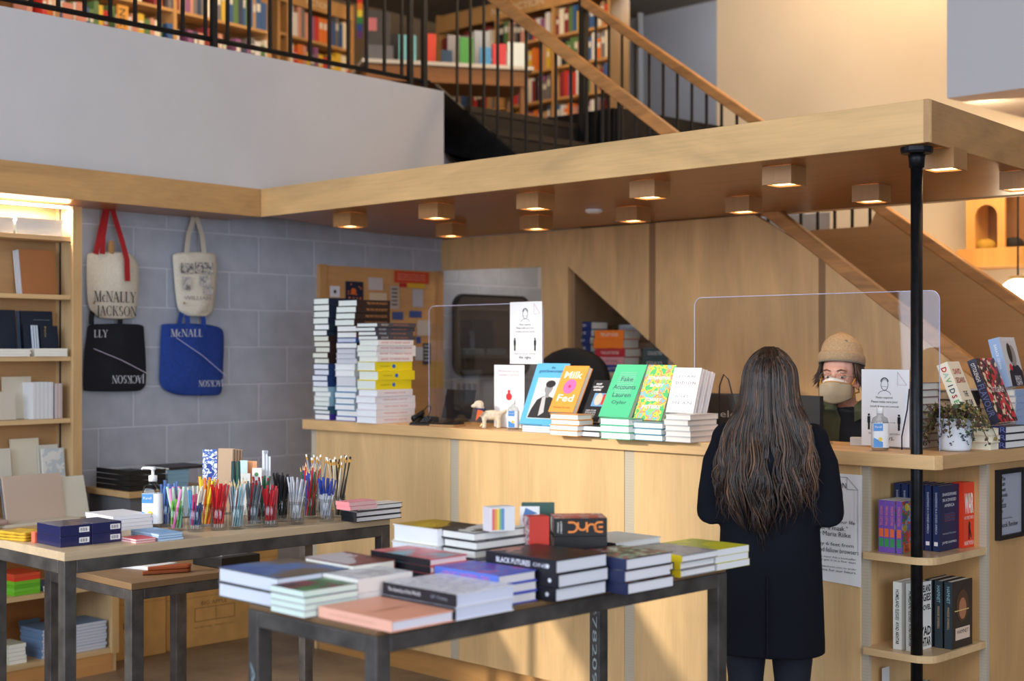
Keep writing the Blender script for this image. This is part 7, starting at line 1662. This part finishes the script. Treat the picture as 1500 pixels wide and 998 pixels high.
for i, c in enumerate(((206, 40, 40), (226, 130, 40), (226, 206, 60), (50, 130, 70), (40, 70, 150), (96, 50, 120))): B().box(-.022, .022, -.002+.004*math.sin(i), .003+.004*math.sin(i), fb+.36-.06*(i+1), fb+.36-.06*i).obj('stripe', mat(c, .7), fl)
B().tube([(0, 0, fb+.36), (0, 0, fb+.9)], .006, 6).obj('pole', BLACK, fl)

# ================================================================ RIGHT BACKGROUND: plywood niche wall and globe lamp
ny = 8.15; X_ = lambda px: aty(px, 340, ny).x; Zn = lambda px, py: aty(px, py, ny).z
nw = bpy.data.objects.new('wall_niche', None); COL.objects.link(nw); nw['kind'] = 'structure'
NWM = wood((222, 164, 92), 'z', contrast=.08); zt, zbm = 2.75, Zn(1440, 392); zs = Zn(1440, 366); zar = Zn(1444, 300)
xa, xl, xr, xb = X_(1415), X_(1428), X_(1461), X_(1472)
xz([(xa, zs), (xl, zs), (xl, zt), (xa, zt)], ny, ny+.02, NWM, 'plywood_panel', nw); xz([(xr, zs), (xb, zs), (xb, zt), (xr, zt)], ny, ny+.02, NWM, 'plywood_panel', nw)
rad = (xr-xl)/2; cz_ = zar-rad
xz([(xl, zt)] + [(xl+rad-rad*math.cos(R(q)), cz_+rad*math.sin(R(q))) for q in range(0, 181, 15)] + [(xr, zt)], ny, ny+.02, NWM, 'arched_panel', nw)
B().box(xa, -1.2, ny+.25, ny+.27, zbm, zt).obj('back_panel', wood((150, 106, 66), 'z'), nw); B().box(xa, -1.2, ny-.12, ny+.25, zbm, zs).obj('ledge', NWM, nw); B().box(xb+.3, -1.2, ny, ny+.02, zs, zt).obj('plywood_panel', NWM, nw)
B().box(xa, xa+.02, ny+.02, ny+.25, zs, zt).obj('side_panel', NWM, nw)
for i, (px, py, c) in enumerate(((1443, 360, (190, 150, 60)), (1484, 358, (40, 36, 34)))): tag(B().ell(aty(px, py, ny+.12), (.07, .05, .045), 12, 8).obj('cushion', mat(c, .9), None, smooth=True), ('mustard cushion in the arched plywood niche', 'dark cushion in the square plywood niche')[i], 'cushion')
g = atd(1491, 429, 8.25); t = thing('globe_lamp', 'glowing white globe lamp hanging beyond the stairs', 'lamp', g)
B().ell((0, 0, 0), (.098, .098, .082), 24, 16).obj('globe', mat((255, 244, 226), .4, emit=(255, 240, 214), es=5), t, smooth=True); B().lathe([(.05, .08), (.05, .095), (.02, .10)], 14).obj('cap', mat((190, 160, 110), .4, .6), t); B().tube([(0, 0, .1), (0, 0, .9)], .006, 6).obj('cord', BLACK, t)
l = light('globe_lamp_light', 'POINT', g + V(0, -.02, -.2), 14, (1, .8, .55), shadow_soft_size=.1)
l2 = light('niche_lamp_light', 'AREA', (xr+.2, ny-.6, 2.9), 12, (1, .72, .38), target=(xr, ny, 2.1), shape='DISK', size=.3)

# ---------------------------------------------------------------- printed marks belong to the part they are printed on
HOST = {'cover': ('lettering', 'portrait', 'cover_photo', 'rule_line', 'flag_line', 'orange_strip', 'title_patch', 'seal', 'spine_patch', 'publisher_mark', 'soldier_figure', 'title_label', 'gold_feather', 'hair_shape', 'red_sticker', 'blue_emblem', 'emblem', 'foil_line', 'leaf_print', 'pink_square'),
        'glass': ('thread',), 'label_sleeve': ('blue_band', 'blue_wave', 'yellow_seal', 'lettering'), 'sheet': ('polished_edge', 'lettering', 'head_drawing', 'mask_line', 'standing_figure', 'arrow', 'page_corner', 'red_figure', 'line_drawing', 'border_lines', 'dot', 'mark'),
        'canvas': ('lettering', 'print', 'white_line'), 'barcode_sticker': ('barcode',), 'cloth_mask': ('mask_trim', 'mask_strap'), 'beanie': ('beanie_cuff', 'beanie_edge', 'beanie_fold'), 'jacket': ('jacket_collar', 'sleeve'), 'coat': ('back_vent',),
        'carton': ('stripe', 'gold_crest', 'flap_seam', 'printed_square', 'printed_diagram', 'lettering'), 'print': ('lettering',), 'plate': ('switch',), 'pot': ('painted_leaves', 'soil'), 'felt_body': ('nose', 'collar'), 'card': ('triangle',), 'screen_back': ('lettering',)}
bn_ = lambda o: o.name.split('.')[0]
for th in [o for o in bpy.data.objects if o.parent is None and o.children]:
    kids = list(th.children)
    for hn, subs in HOST.items():
        host = [k for k in kids if bn_(k) == hn]
        if len(host) != 1: continue
        for k in kids:
            if k is not host[0] and bn_(k) in subs and k.parent is th and not k.children: k.parent = host[0]
    ey = [k for k in kids if bn_(k) == 'eye']
    for k in kids:
        if bn_(k) == 'iris' and ey:
            k.parent = ey[0] if (k.data.vertices[0].co - ey[0].data.vertices[0].co).length < .04 else ey[-1]
done_books()
